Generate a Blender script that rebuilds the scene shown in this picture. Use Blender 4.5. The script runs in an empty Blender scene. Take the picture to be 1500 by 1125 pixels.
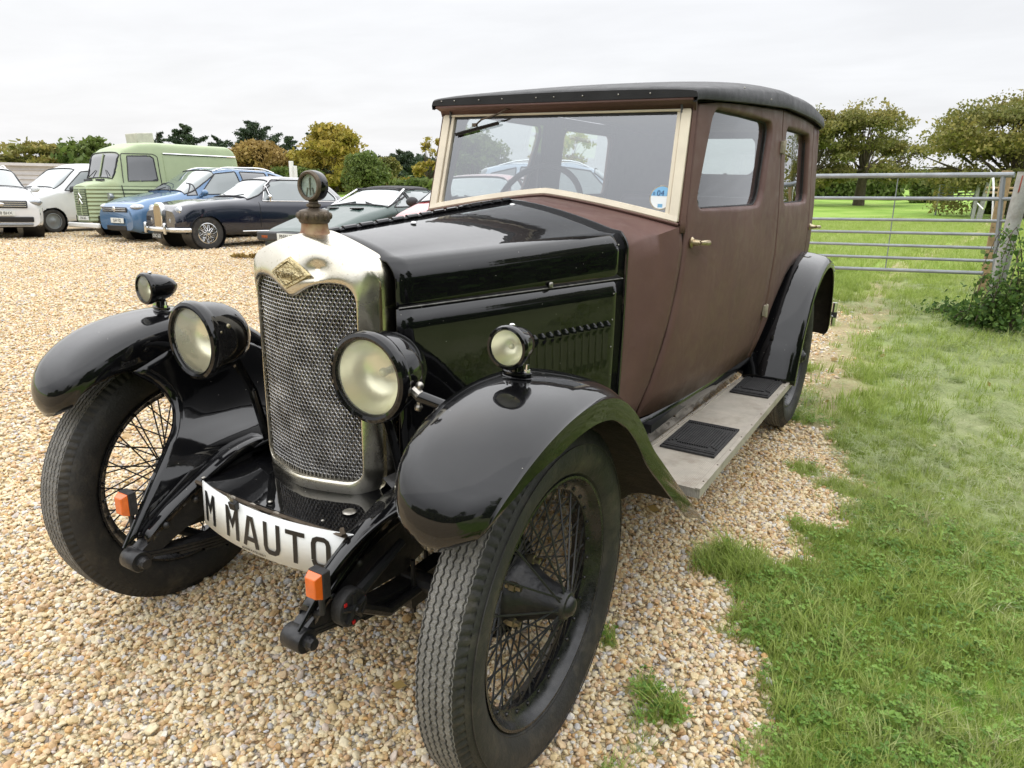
import bpy, bmesh, math, random
import numpy as np
from mathutils import Vector, Matrix
random.seed(7); rng = np.random.default_rng(7)
PI = math.pi
scene = bpy.context.scene
COL = scene.collection
# ------------------------------------------------------------------ camera
CO = np.array([1.26539, -1.19458, 1.25379])
FW = np.array([-0.495029, 0.822207, -0.280932])
RT = np.array([0.853247, 0.521063, 0.0214967])
UP = np.array([-0.164058, 0.229063, 0.959487])
FPX = 1045.996
cd = bpy.data.cameras.new('camera'); cam = bpy.data.objects.new('camera', cd); COL.objects.link(cam)
cam.matrix_world = Matrix([[RT[0], UP[0], -FW[0], CO[0]], [RT[1], UP[1], -FW[1], CO[1]], [RT[2], UP[2], -FW[2], CO[2]], [0, 0, 0, 1]])
cd.sensor_width = 36; cd.lens = FPX / 1500 * 36; cd.clip_start = .05; cd.clip_end = 3000
scene.camera = cam

def softp(x, k=2.0): return np.log1p(np.exp(np.clip(k * x, -40, 40))) / k
def sat(x, m): return m * np.tanh(x / m)
def terrain(x, y):
    x = np.asarray(x, float); y = np.asarray(y, float)
    dl = (x - CO[0]) * -.86 + (y - CO[1]) * .51
    h = -sat(.032 * softp(dl - 5.5), 1.1) * np.clip((60 - (y + x * .2)) / 40, 0, 1)
    h = h + .10 * np.clip((y - 5 + x * .5) / 5, 0, 1) * np.clip((x * 1.0 + 3.5) / 3, 0, 1)
    und = .012 * np.sin(x * .9 + 1.3) * np.sin(y * .7) + .008 * np.sin(x * 2.3 + y * 1.7)
    r = np.hypot(x, y - 1.3); h = h + und * np.clip((r - 2.6) / 3, 0, 1)
    bank = np.clip((x - 1.7) / 2.0, 0, 1) * np.clip((y - 3) / 3, 0, 1) * np.clip((11 - y) / 3, 0, 1)
    return h + .10 * bank
def ray(u, v):
    return FW + RT * (u - 750) / FPX - UP * (v - 562.5) / FPX
def gp(u, v):
    """ground point seen at a pixel"""
    d = ray(u, v); t = 0.5
    for _ in range(4000):
        p = CO + d * t
        if p[2] <= float(terrain(p[0], p[1])): break
        t *= 1.002
    return p
def at(u, dist):
    """ground point on the azimuth of pixel column u (at the horizon) at horizontal distance dist"""
    d = ray(u, 257 + (u - 750) * .0224); h = np.array([d[0], d[1]]) / math.hypot(d[0], d[1])
    p = CO[:2] + h * dist
    return np.array([p[0], p[1], float(terrain(p[0], p[1]))])
def zof(u, v, dist):
    """height seen at pixel (u,v) at horizontal distance dist"""
    d = ray(u, v); return CO[2] + d[2] / math.hypot(d[0], d[1]) * dist

# ------------------------------------------------------------------ objects
def tag(o, label=None, cat=None, group=None, kind=None):
    if label: o['label'] = label
    if cat: o['category'] = cat
    if group: o['group'] = group
    if kind: o['kind'] = kind
    return o
def empty(name, loc=(0, 0, 0), rz=0, label=None, cat=None, group=None):
    o = bpy.data.objects.new(name, None); o.location = loc; o.rotation_euler = (0, 0, rz)
    o.empty_display_size = .1
    COL.objects.link(o); return tag(o, label, cat, group)
def copy_tree(o, parent=None, **kw):
    c = o.copy(); COL.objects.link(c)
    if parent is not None: c.parent = parent
    for ch in list(o.children): copy_tree(ch, c)
    return c

class MB:
    def __init__(s): s.v = []; s.f = []; s.m = []
    def add(s, vs, fs, mi=0):
        b = len(s.v); s.v += [tuple(map(float, p)) for p in vs]
        for f in fs: s.f.append(tuple(b + i for i in f)); s.m.append(mi)
        return s
    def box(s, c, d, R=None, mi=0):
        x, y, z = [k / 2 for k in d]
        p = [(-x, -y, -z), (x, -y, -z), (x, y, -z), (-x, y, -z), (-x, -y, z), (x, -y, z), (x, y, z), (-x, y, z)]
        if R is not None: p = [R @ Vector(q) for q in p]
        p = [(q[0] + c[0], q[1] + c[1], q[2] + c[2]) for q in p]
        return s.add(p, [(0, 3, 2, 1), (4, 5, 6, 7), (0, 1, 5, 4), (1, 2, 6, 5), (2, 3, 7, 6), (3, 0, 4, 7)], mi)
    def tube(s, path, r, n=10, cap=True, mi=0, closed=False, sx=1, sy=1):
        path = [Vector(p) for p in path]; N = len(path)
        rs = r if hasattr(r, '__len__') else [r] * N
        vs = []; ref = None
        for i, p in enumerate(path):
            if closed: t = path[(i + 1) % N] - path[i - 1]
            else: t = path[min(i + 1, N - 1)] - path[max(i - 1, 0)]
            t.normalize()
            if ref is None:
                ref = t.orthogonal().normalized() if abs(t.z) > .95 else Vector((0, 0, 1))
            a = t.cross(ref); 
            if a.length < 1e-5: a = t.orthogonal()
            a.normalize(); b = a.cross(t).normalized()
            if not (abs(path[0].z - path[-1].z) < 1e-9): ref = b
            else: ref = b
            for k in range(n):
                th = 2 * PI * k / n; q = p + a * (math.cos(th) * rs[i] * sx) + b * (math.sin(th) * rs[i] * sy); vs.append(q)
        fs = []
        for i in range(N if closed else N - 1):
            j = (i + 1) % N
            for k in range(n):
                l = (k + 1) % n; fs.append((i * n + k, i * n + l, j * n + l, j * n + k))
        if cap and not closed: fs += [tuple(range(n))[::-1], tuple((N - 1) * n + k for k in range(n))]
        return s.add(vs, fs, mi)
    def lathe(s, prof, o=(0, 0, 0), ax=(0, 0, 1), n=32, mi=0, closed=False):
        """prof: list of (radius, along-axis)"""
        ax = Vector(ax).normalized(); a = ax.orthogonal().normalized(); b = ax.cross(a); o = Vector(o)
        vs = []
        for (r, h) in prof:
            for k in range(n):
                th = 2 * PI * k / n; vs.append(o + ax * h + (a * math.cos(th) + b * math.sin(th)) * max(r, 1e-5))
        fs = []; N = len(prof)
        for i in range(N if closed else N - 1):
            j = (i + 1) % N
            for k in range(n):
                l = (k + 1) % n; fs.append((i * n + k, i * n + l, j * n + l, j * n + k))
        return s.add(vs, fs, mi)
    def grid(s, P, mi=0, closeu=False, closev=False):
        """P[i][j] points"""
        nu = len(P); nv = len(P[0]); vs = [q for row in P for q in row]; fs = []
        for i in range(nu if closeu else nu - 1):
            for j in range(nv if closev else nv - 1):
                a = i * nv + j; b = i * nv + (j + 1) % nv; c = ((i + 1) % nu) * nv + (j + 1) % nv; d = ((i + 1) % nu) * nv + j
                fs.append((a, b, c, d))
        return s.add(vs, fs, mi)
    def ball(s, c, r, n=12, sc=(1, 1, 1), mi=0):
        prof = [(r * math.sin(PI * i / n), -r * math.cos(PI * i / n)) for i in range(n + 1)]
        b = len(s.v); s.lathe(prof, (0, 0, 0), (0, 0, 1), n * 2, mi)
        for i in range(b, len(s.v)):
            v = s.v[i]; s.v[i] = (v[0] * sc[0] + c[0], v[1] * sc[1] + c[1], v[2] * sc[2] + c[2])
        return s
    def prism(s, poly, h0, h1, fn, mi=0):
        """polygon extruded; fn(a,b,h)->xyz"""
        n = len(poly); vs = [fn(a, b, h0) for a, b in poly] + [fn(a, b, h1) for a, b in poly]
        fs = [tuple(range(n))[::-1], tuple(range(n, 2 * n))] + [(i, (i + 1) % n, n + (i + 1) % n, n + i) for i in range(n)]
        return s.add(vs, fs, mi)
    def mesh(s, name, mats, ang=35, fix=True):
        me = bpy.data.meshes.new(name); me.from_pydata(s.v, [], s.f)
        for m in (mats if isinstance(mats, (list, tuple)) else [mats]): me.materials.append(m)
        if any(s.m): me.polygons.foreach_set('material_index', s.m)
        if fix:
            bm = bmesh.new(); bm.from_mesh(me)
            bmesh.ops.remove_doubles(bm, verts=bm.verts, dist=1e-5)
            bmesh.ops.recalc_face_normals(bm, faces=bm.faces); bm.to_mesh(me); bm.free()
        me.polygons.foreach_set('use_smooth', [True] * len(me.polygons))
        me.set_sharp_from_angle(angle=math.radians(ang)); me.update(); return me
    def build(s, name, mats, parent=None, ang=35, bevel=0, solid=0, fix=True, loc=None, rz=0, flip=False, off=-1, seg=2, inner=0, **kw):
        me = s.mesh(name, mats, ang, fix)
        if flip: me.flip_normals()
        o = bpy.data.objects.new(name, me); COL.objects.link(o)
        if parent is not None: o.parent = parent
        if loc is not None: o.location = loc
        if rz: o.rotation_euler = (0, 0, rz)
        if solid:
            m = o.modifiers.new('s', 'SOLIDIFY'); m.thickness = solid; m.offset = off
            if inner: m.material_offset = inner; m.material_offset_rim = 0
        if bevel:
            m = o.modifiers.new('b', 'BEVEL'); m.width = bevel; m.segments = seg; m.limit_method = 'ANGLE'; m.angle_limit = math.radians(40)
        return tag(o, **kw)
def mir(o, name=None, parent='same'):
    """mirrored copy across X of a part with its sub-parts (new mesh data)"""
    me = o.data.copy(); me.transform(Matrix.Scale(-1, 4, (1, 0, 0))); me.flip_normals()
    c = bpy.data.objects.new(name or o.name, me); COL.objects.link(c)
    for m in o.modifiers:
        k = c.modifiers.new(m.name, m.type)
        for p in m.bl_rna.properties:
            if not p.is_readonly and p.identifier not in ('name',):
                try: setattr(k, p.identifier, getattr(m, p.identifier))
                except Exception: pass
    c.parent = o.parent if parent == 'same' else parent
    for ch in list(o.children): mir(ch, parent=c)
    return c
def crom(pts, n):
    """Catmull-Rom through points -> n samples (by chord length)"""
    P = np.array(pts, float); d = np.r_[0, np.cumsum(np.linalg.norm(np.diff(P, axis=0), axis=1))]
    t = np.linspace(0, d[-1], n); out = np.empty((n, P.shape[1]))
    m = np.gradient(P, d, axis=0, edge_order=1)
    for i, x in enumerate(t):
        k = min(max(np.searchsorted(d, x) - 1, 0), len(P) - 2); h = d[k + 1] - d[k]; s = (x - d[k]) / h
        out[i] = (2 * s**3 - 3 * s**2 + 1) * P[k] + (s**3 - 2 * s**2 + s) * h * m[k] + (-2 * s**3 + 3 * s**2) * P[k + 1] + (s**3 - s**2) * h * m[k + 1]
    return out
def interp(x, xs, ys): return float(np.interp(x, xs, ys))
def rrect(x0, y0, x1, y1, r, n=6):
    """rounded rectangle; r = radius or 4 radii (x0y0, x1y0, x1y1, x0y1)"""
    r = r if hasattr(r, '__len__') else [r] * 4; out = []
    for (cx, cy, a0, rr) in ((x0 + r[0], y0 + r[0], PI, r[0]), (x1 - r[1], y0 + r[1], 1.5 * PI, r[1]), (x1 - r[2], y1 - r[2], 0, r[2]), (x0 + r[3], y1 - r[3], .5 * PI, r[3])):
        for k in range(n + 1):
            a = a0 + .5 * PI * k / n; out.append((cx + rr * math.cos(a), cy + rr * math.sin(a)))
    return out

# ------------------------------------------------------------------ materials
def nt(name):
    m = bpy.data.materials.new(name); m.use_nodes = True; t = m.node_tree
    b = t.nodes['Principled BSDF']; return m, t, b
def node(t, typ, **kw):
    n = t.nodes.new(typ)
    for k, v in kw.items():
        if k.startswith('i_'):
            key = k[2:]; key = int(key) if key.isdigit() else key.replace('_', ' ')
            n.inputs[key].default_value = v
        else: setattr(n, k, v)
    return n
def ramp(t, stops, mode='LINEAR'):
    n = t.nodes.new('ShaderNodeValToRGB'); cr = n.color_ramp; cr.interpolation = mode
    while len(cr.elements) > 1: cr.elements.remove(cr.elements[-1])
    for i, (p, c) in enumerate(stops):
        e = cr.elements[0] if i == 0 else cr.elements.new(p)
        e.position = p; e.color = (*c, 1) if len(c) == 3 else c
    return n
def mat(name, col, rough=.5, metal=0, coat=0, var=.12, scale=8, bump=0, bscale=60, rvar=.1, spec=None, col2=None, dirt=None, sheen=0, coords='Object', crough=.03):
    m, t, b = nt(name); L = t.links.new
    tc = node(t, 'ShaderNodeTexCoord'); 
    n1 = node(t, 'ShaderNodeTexNoise', i_Scale=scale, i_Detail=6.0, i_Roughness=.6); L(tc.outputs[coords], n1.inputs['Vector'])
    c2 = col2 if col2 else tuple(min(1, c * (1 + var)) for c in col); c1 = col if col2 else tuple(c * (1 - var) for c in col)
    r = ramp(t, [(.3, c1), (.7, c2)]); L(n1.outputs['Fac'], r.inputs['Fac'])
    out = r.outputs['Color']
    if dirt:
        dc, amt, ds = dirt
        n3 = node(t, 'ShaderNodeTexNoise', i_Scale=ds, i_Detail=8.0, i_Roughness=.7); L(tc.outputs[coords], n3.inputs['Vector'])
        r3 = ramp(t, [(.5, (0, 0, 0)), (.75, (amt,) * 3)]); L(n3.outputs['Fac'], r3.inputs['Fac'])
        mx = node(t, 'ShaderNodeMix', data_type='RGBA'); L(r3.outputs['Color'], mx.inputs['Factor']); L(out, mx.inputs['A']); mx.inputs['B'].default_value = (*dc, 1); out = mx.outputs['Result']
    L(out, b.inputs['Base Color'])
    b.inputs['Roughness'].default_value = rough; b.inputs['Metallic'].default_value = metal
    if rvar:
        n2 = node(t, 'ShaderNodeTexNoise', i_Scale=scale * 2.3, i_Detail=7.0, i_Roughness=.65); L(tc.outputs[coords], n2.inputs['Vector'])
        mr = node(t, 'ShaderNodeMapRange', i_1=.3, i_2=.75, i_3=max(0, rough - rvar * .5), i_4=min(1, rough + rvar)); L(n2.outputs['Fac'], mr.inputs[0]); L(mr.outputs[0], b.inputs['Roughness'])
    if coat: b.inputs['Coat Weight'].default_value = coat; b.inputs['Coat Roughness'].default_value = crough
    if spec is not None: b.inputs['Specular IOR Level'].default_value = spec
    if sheen: b.inputs['Sheen Weight'].default_value = sheen
    if bump:
        nb = node(t, 'ShaderNodeTexNoise', i_Scale=bscale, i_Detail=5.0); L(tc.outputs[coords], nb.inputs['Vector'])
        bp = node(t, 'ShaderNodeBump', i_Strength=bump, i_Distance=.01); L(nb.outputs['Fac'], bp.inputs['Height']); L(bp.outputs['Normal'], b.inputs['Normal'])
        if coat: pass
    return m
def glass(name, tint=(.85, .9, .88), k=1.0, base=.06, rough=.0):
    m = bpy.data.materials.new(name); m.use_nodes = True; t = m.node_tree; t.nodes.clear(); L = t.links.new
    o = node(t, 'ShaderNodeOutputMaterial'); tr = node(t, 'ShaderNodeBsdfTransparent'); tr.inputs[0].default_value = (*tint, 1)
    g = node(t, 'ShaderNodeBsdfGlossy'); g.inputs['Roughness'].default_value = rough; g.inputs[0].default_value = (.95, .97, 1, 1)
    fr = node(t, 'ShaderNodeFresnel', i_IOR=1.52); mm = node(t, 'ShaderNodeMath', operation='MULTIPLY_ADD', use_clamp=True); mm.inputs[1].default_value = k; mm.inputs[2].default_value = base
    # symmetric fresnel for back faces
    ge = node(t, 'ShaderNodeNewGeometry'); 
    lw = node(t, 'ShaderNodeLayerWeight', i_Blend=.5)
    pw = node(t, 'ShaderNodeMath', operation='POWER'); L(lw.outputs['Facing'], pw.inputs[0]); pw.inputs[1].default_value = 4.0
    m2 = node(t, 'ShaderNodeMath', operation='MULTIPLY_ADD', use_clamp=True); L(pw.outputs[0], m2.inputs[0]); m2.inputs[1].default_value = k; m2.inputs[2].default_value = base
    mx = node(t, 'ShaderNodeMixShader'); L(m2.outputs[0], mx.inputs[0]); L(tr.outputs[0], mx.inputs[1]); L(g.outputs[0], mx.inputs[2]); L(mx.outputs[0], o.inputs[0])
    t.nodes.remove(fr); t.nodes.remove(mm); t.nodes.remove(ge)
    return m
M = {}
M['black'] = mat('black_paint', (.0032, .0032, .0038), .35, coat=1.0, var=.3, scale=5, rvar=.1, dirt=((.05, .045, .035), .05, 14), crough=.018, spec=.03)
M['black'].node_tree.nodes['Principled BSDF'].inputs['Coat IOR'].default_value = 1.50
def lived_in(m):
    t = m.node_tree; L = t.links.new; b = t.nodes['Principled BSDF']; tc = node(t, 'ShaderNodeTexCoord')
    n = node(t, 'ShaderNodeTexNoise', i_Scale=5.0, i_Detail=12.0, i_Roughness=.72); L(tc.outputs['Object'], n.inputs['Vector']); mr = node(t, 'ShaderNodeMapRange', i_1=.42, i_2=.75, i_3=.012, i_4=.11); L(n.outputs['Fac'], mr.inputs[0]); L(mr.outputs[0], b.inputs['Coat Roughness'])
    n2 = node(t, 'ShaderNodeTexNoise', i_Scale=11.0, i_Detail=3.0); L(tc.outputs['Object'], n2.inputs['Vector']); bp = node(t, 'ShaderNodeBump', i_Strength=.06, i_Distance=.01); L(n2.outputs['Fac'], bp.inputs['Height']); L(bp.outputs[0], b.inputs['Coat Normal'])
    v = node(t, 'ShaderNodeTexVoronoi', i_Scale=34.0); L(tc.outputs['Object'], v.inputs['Vector']); lt = node(t, 'ShaderNodeMath', operation='LESS_THAN'); L(v.outputs['Distance'], lt.inputs[0]); lt.inputs[1].default_value = .035
    src = b.inputs['Base Color'].links[0].from_socket; mx = node(t, 'ShaderNodeMix', data_type='RGBA'); L(lt.outputs[0], mx.inputs['Factor']); L(src, mx.inputs['A']); mx.inputs['B'].default_value = (.30, .28, .25, 1); L(mx.outputs['Result'], b.inputs['Base Color'])
lived_in(M['black'])
M['iron'] = mat('chassis_black', (.012, .012, .013), .38, var=.3, scale=12, rvar=.2, bump=.15, bscale=90, dirt=((.10, .08, .06), .25, 25))
M['dusty'] = mat('dusty_underside', (.018, .014, .011), .8, var=.4, scale=20, bump=.3, bscale=120, dirt=((.09, .07, .05), .4, 12))
M['rubber'] = mat('tyre_rubber', (.022, .021, .020), .62, var=.25, scale=14, rvar=.2, bump=.2, bscale=140, dirt=((.15, .125, .09), .45, 9))
M['tread'] = mat('tyre_tread', (.165, .158, .145), .85, var=.35, scale=60, bump=.6, bscale=200, dirt=((.22, .20, .17), .5, 45))
M['chrome'] = mat('chrome', (.75, .75, .74), .12, 1, var=.05, rvar=.12)
M['steel'] = mat('dull_steel', (.40, .38, .34), .38, 1, var=.2, scale=30, rvar=.25)
M['brass'] = mat('brass_nipple', (.27, .24, .16), .35, 1, var=.25, scale=40, rvar=.25)
M['wood'] = mat('frame_wood', (.74, .66, .52), .55, var=.12, scale=6)
M['mud'] = mat('matt_black_rubber', (.022, .021, .021), .7, var=.3, scale=30, bump=.2, bscale=150, dirt=((.12, .11, .1), .3, 40))
M['lining'] = mat('grey_cloth', (.13, .13, .13), .9, var=.15, scale=20)
M['seat'] = mat('dark_leather', (.05, .035, .03), .45, var=.2, scale=10)
M['white'] = mat('white_plastic', (.75, .76, .74), .35, var=.04, rvar=.1)
M['ink'] = mat('black_letters', (.01, .01, .011), .35, var=.1)
M['orange'] = mat('amber_lens', (.70, .13, .012), .18, coat=.6, var=.12, scale=40)
M['red'] = mat('red_marking', (.55, .02, .02), .4)
M['glass'] = glass('window_glass', (.74, .80, .79), 1.0, .12)
M['screen'] = glass('windscreen_glass', (.80, .83, .85), 1.0, .21)
M['lampglass'] = glass('lamp_glass', (.95, .94, .80), .7, .05, .02)
# ================================================================== the vintage saloon
def special_mats():
    # leathercloth covering: fine grain + soft wrinkles, worn patches
    m, t, b = nt('brown_leathercloth'); L = t.links.new; tc = node(t, 'ShaderNodeTexCoord')
    n1 = node(t, 'ShaderNodeTexNoise', i_Scale=2.5, i_Detail=8.0, i_Roughness=.65); L(tc.outputs['Object'], n1.inputs['Vector'])
    r = ramp(t, [(.3, (.105, .056, .048)), (.55, (.128, .070, .058)), (.78, (.152, .087, .071))]); L(n1.outputs['Fac'], r.inputs['Fac'])
    mp = node(t, 'ShaderNodeMapping'); mp.inputs['Scale'].default_value = (9, 9, .8); L(tc.outputs['Object'], mp.inputs[0])
    n4 = node(t, 'ShaderNodeTexNoise', i_Scale=4.0, i_Detail=6.0); L(mp.outputs[0], n4.inputs['Vector'])
    r4 = ramp(t, [(.48, (0, 0, 0)), (.8, (.35, .35, .35))]); L(n4.outputs['Fac'], r4.inputs['Fac'])
    mx = node(t, 'ShaderNodeMix', data_type='RGBA'); L(r4.outputs[0], mx.inputs['Factor']); L(r.outputs[0], mx.inputs['A']); mx.inputs['B'].default_value = (.15, .082, .058, 1)
    L(mx.outputs['Result'], b.inputs['Base Color'])
    b.inputs['Roughness'].default_value = .55; b.inputs['Specular IOR Level'].default_value = .35
    n2 = node(t, 'ShaderNodeTexNoise', i_Scale=420.0, i_Detail=3.0); n3 = node(t, 'ShaderNodeTexNoise', i_Scale=14.0, i_Detail=7.0, i_Distortion=.6)
    for n in (n2, n3): L(tc.outputs['Object'], n.inputs['Vector'])
    b1 = node(t, 'ShaderNodeBump', i_Strength=.35, i_Distance=.0012); L(n2.outputs['Fac'], b1.inputs['Height'])
    b2 = node(t, 'ShaderNodeBump', i_Strength=.5, i_Distance=.004); L(n3.outputs['Fac'], b2.inputs['Height']); L(b1.outputs[0], b2.inputs['Normal']); L(b2.outputs[0], b.inputs['Normal'])
    mr = node(t, 'ShaderNodeMapRange', i_1=.3, i_2=.7, i_3=.46, i_4=.68); L(n3.outputs['Fac'], mr.inputs[0]); L(mr.outputs[0], b.inputs['Roughness'])
    M['brown'] = m
    M['roof'] = mat('black_roof_cloth', (.016, .016, .017), .48, var=.3, scale=9, bump=.10, bscale=260, rvar=.12, spec=.3)
    # nickel with tarnish, freckles and yellow staining
    m, t, b = nt('old_nickel'); L = t.links.new; tc = node(t, 'ShaderNodeTexCoord')
    n1 = node(t, 'ShaderNodeTexNoise', i_Scale=5.0, i_Detail=5.0, i_Roughness=.5); L(tc.outputs['Object'], n1.inputs['Vector'])
    r = ramp(t, [(.25, (.58, .52, .37)), (.5, (.66, .62, .52)), (.75, (.73, .71, .64))]); L(n1.outputs['Fac'], r.inputs['Fac'])
    n2 = node(t, 'ShaderNodeTexNoise', i_Scale=160.0, i_Detail=3.0); L(tc.outputs['Object'], n2.inputs['Vector'])
    r2 = ramp(t, [(.60, (0, 0, 0)), (.72, (.5, .5, .5))]); L(n2.outputs['Fac'], r2.inputs['Fac'])
    mx = node(t, 'ShaderNodeMix', data_type='RGBA'); L(r2.outputs[0], mx.inputs['Factor']); L(r.outputs[0], mx.inputs['A']); mx.inputs['B'].default_value = (.30, .25, .15, 1)
    L(mx.outputs['Result'], b.inputs['Base Color']); b.inputs['Metallic'].default_value = 1
    mr = node(t, 'ShaderNodeMapRange', i_1=.3, i_2=.7, i_3=.20, i_4=.36); L(n1.outputs['Fac'], mr.inputs[0]); L(mr.outputs[0], b.inputs['Roughness'])
    n3 = node(t, 'ShaderNodeTexNoise', i_Scale=9.0, i_Detail=2.0); L(tc.outputs['Object'], n3.inputs['Vector'])
    bp = node(t, 'ShaderNodeBump', i_Strength=.35, i_Distance=.012); L(n3.outputs['Fac'], bp.inputs['Height'])
    bp2 = node(t, 'ShaderNodeBump', i_Strength=.10, i_Distance=.002); L(n2.outputs['Fac'], bp2.inputs['Height']); L(bp.outputs[0], bp2.inputs['Normal']); L(bp2.outputs[0], b.inputs['Normal'])
    M['nickel'] = m
    M['core'] = mat('radiator_core', (.52, .51, .50), .26, .95, var=.35, scale=16, rvar=.15, dirt=((.12, .09, .055), .5, 20))
    M['badge'] = mat('brass_badge', (.50, .42, .24), .30, 1, var=.25, scale=60, bump=.5, bscale=160)
    M['copper'] = mat('bare_copper_neck', (.17, .055, .018), .5, .1, var=.3, scale=40, col2=(.36, .25, .13))
    M['bronze'] = mat('weathered_bronze', (.11, .085, .06), .5, .6, var=.35, scale=30, bump=.3)
    M['dial'] = mat('dial_face', (.70, .72, .66), .5, var=.3, scale=60)
    M['reflector'] = mat('silvered_reflector', (.95, .94, .80), .30, 1, var=.1, scale=6, rvar=.1)
    M['lens'] = mat('cream_lens', (.62, .62, .43), .12, coat=.5, var=.12, scale=4)
    M['alloy'] = mat('ribbed_aluminium', (.44, .40, .335), .55, .25, var=.14, scale=9, rvar=.2, dirt=((.20, .155, .11), .75, 7))
    # ribs
    m = M['alloy']; t = m.node_tree; L = t.links.new; tc = node(t, 'ShaderNodeTexCoord'); w = node(t, 'ShaderNodeTexWave', i_Scale=52.0); w.bands_direction = 'X'; L(tc.outputs['Object'], w.inputs[0])
    bp = node(t, 'ShaderNodeBump', i_Strength=.5, i_Distance=.0015); L(w.outputs['Fac'], bp.inputs['Height']); L(bp.outputs[0], t.nodes['Principled BSDF'].inputs['Normal'])
    # engine-side louvres etc share black
    M['disc'] = mat('licence_paper', (.78, .80, .80), .5, var=.04); M['discblue'] = mat('licence_blue', (.20, .45, .70), .5, var=.04)
special_mats()
def crom3(rows, n=18):
    cols = [crom([r[k] for r in rows], n) for k in range(len(rows[0]))]
    return [[tuple(c[i]) for c in cols] for i in range(n)]

def panel(name, outline, hole, fn, mats, parent, rings=9, lip=.034, flare=.02, thick=.004, N=96, inner=0, **kw):
    """panel in (s,z): outline polygon, optional hole polygon; fn(s,z,depth)->xyz"""
    c = np.mean(hole if hole else outline, axis=0)
    def hit(poly, a):
        d = np.array([math.cos(a), math.sin(a)]); best = None; P = np.array(poly) - c
        for i in range(len(P)):
            p, q = P[i], P[(i + 1) % len(P)]; e = q - p; den = d[0] * e[1] - d[1] * e[0]
            if abs(den) < 1e-12: continue
            t = (p[0] * e[1] - p[1] * e[0]) / den; u = (p[0] * d[1] - p[1] * d[0]) / den
            if t > 0 and -1e-9 <= u <= 1 + 1e-9 and (best is None or t > best): best = t
        return c + d * best
    angs = list(np.linspace(-PI, PI, N, endpoint=False)) + [math.atan2(p[1] - c[1], p[0] - c[0]) for p in outline] + ([math.atan2(p[1] - c[1], p[0] - c[0]) for p in hole] if hole else [])
    angs = sorted(angs); A = [angs[0]]
    for a in angs[1:]:
        if a - A[-1] > 1e-4: A.append(a)
    rows = []
    for a in A:
        o = hit(outline, a); row = []
        if hole:
            h = hit(hole, a); dn = (o - h); L = np.linalg.norm(dn); dn = dn / L; fl = min(flare, L * .5)
            for k in range(rings):
                p = o + (h + dn * fl - o) * k / (rings - 1); row.append(fn(p[0], p[1], 0))
            for k in range(1, 7):
                th = .5 * PI * k / 6; p = h + dn * fl * (1 - math.sin(th)); row.append(fn(p[0], p[1], fl * .8 * (1 - math.cos(th))))
            row.append(fn(h[0], h[1], lip))
        else:
            for k in range(rings + 6): p = o + (c - o) * (k / (rings + 5)) * .999; row.append(fn(p[0], p[1], 0))
        rows.append(row)
    m = MB(); m.grid(rows, closeu=True)
    o = m.build(name, mats, parent, ang=50, solid=thick, off=-1, inner=inner, **kw)
    return o

def bw(y):   # body half width at belt height along the car
    return interp(y, [.86, 1.0, 1.1, 1.3, 1.6, 2.15, 2.6, 3.0, 3.3], [.435, .488, .520, .548, .572, .597, .597, .588, .575])
def bp_(z):  # vertical profile added to the half width
    return interp(z, [.44, .50, .60, .75, .95, 1.12, 1.30, 1.56], [-.066, -.050, -.026, -.008, 0, -.006, -.020, -.040])
RC = .26; SC = 3.10
def bmap(s, z, d=0, side=1):
    if s <= SC:
        k = 1.0 if s > 1.1 else max(.3, (s - .86) / .24)
        return (side * (bw(s) + bp_(z) * (k if z > .95 else 1) - d), s, z)
    w = bw(min(s, 3.3)) + bp_(z) * .8; a = (s - SC) / RC
    if a < PI / 2: return (side * (w - RC + (RC - d) * math.cos(a)), SC + (RC - d) * math.sin(a) * 1.15, z)
    return (side * (w - RC - (s - SC - RC * PI / 2)), SC + (RC - d) * 1.15, z)
SEND = SC + RC * PI / 2 + (bw(3.3) - RC)   # centre of the back
def ztop(s): return interp(s, [1.1, 1.5, 2.15, 2.8, 3.2, 3.6], [1.49, 1.515, 1.545, 1.545, 1.53, 1.52])

car = empty('vintage_saloon', (0, 0, 0), 0, 'large black and brown vintage saloon with wire wheels parked in the foreground', 'car')

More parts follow.
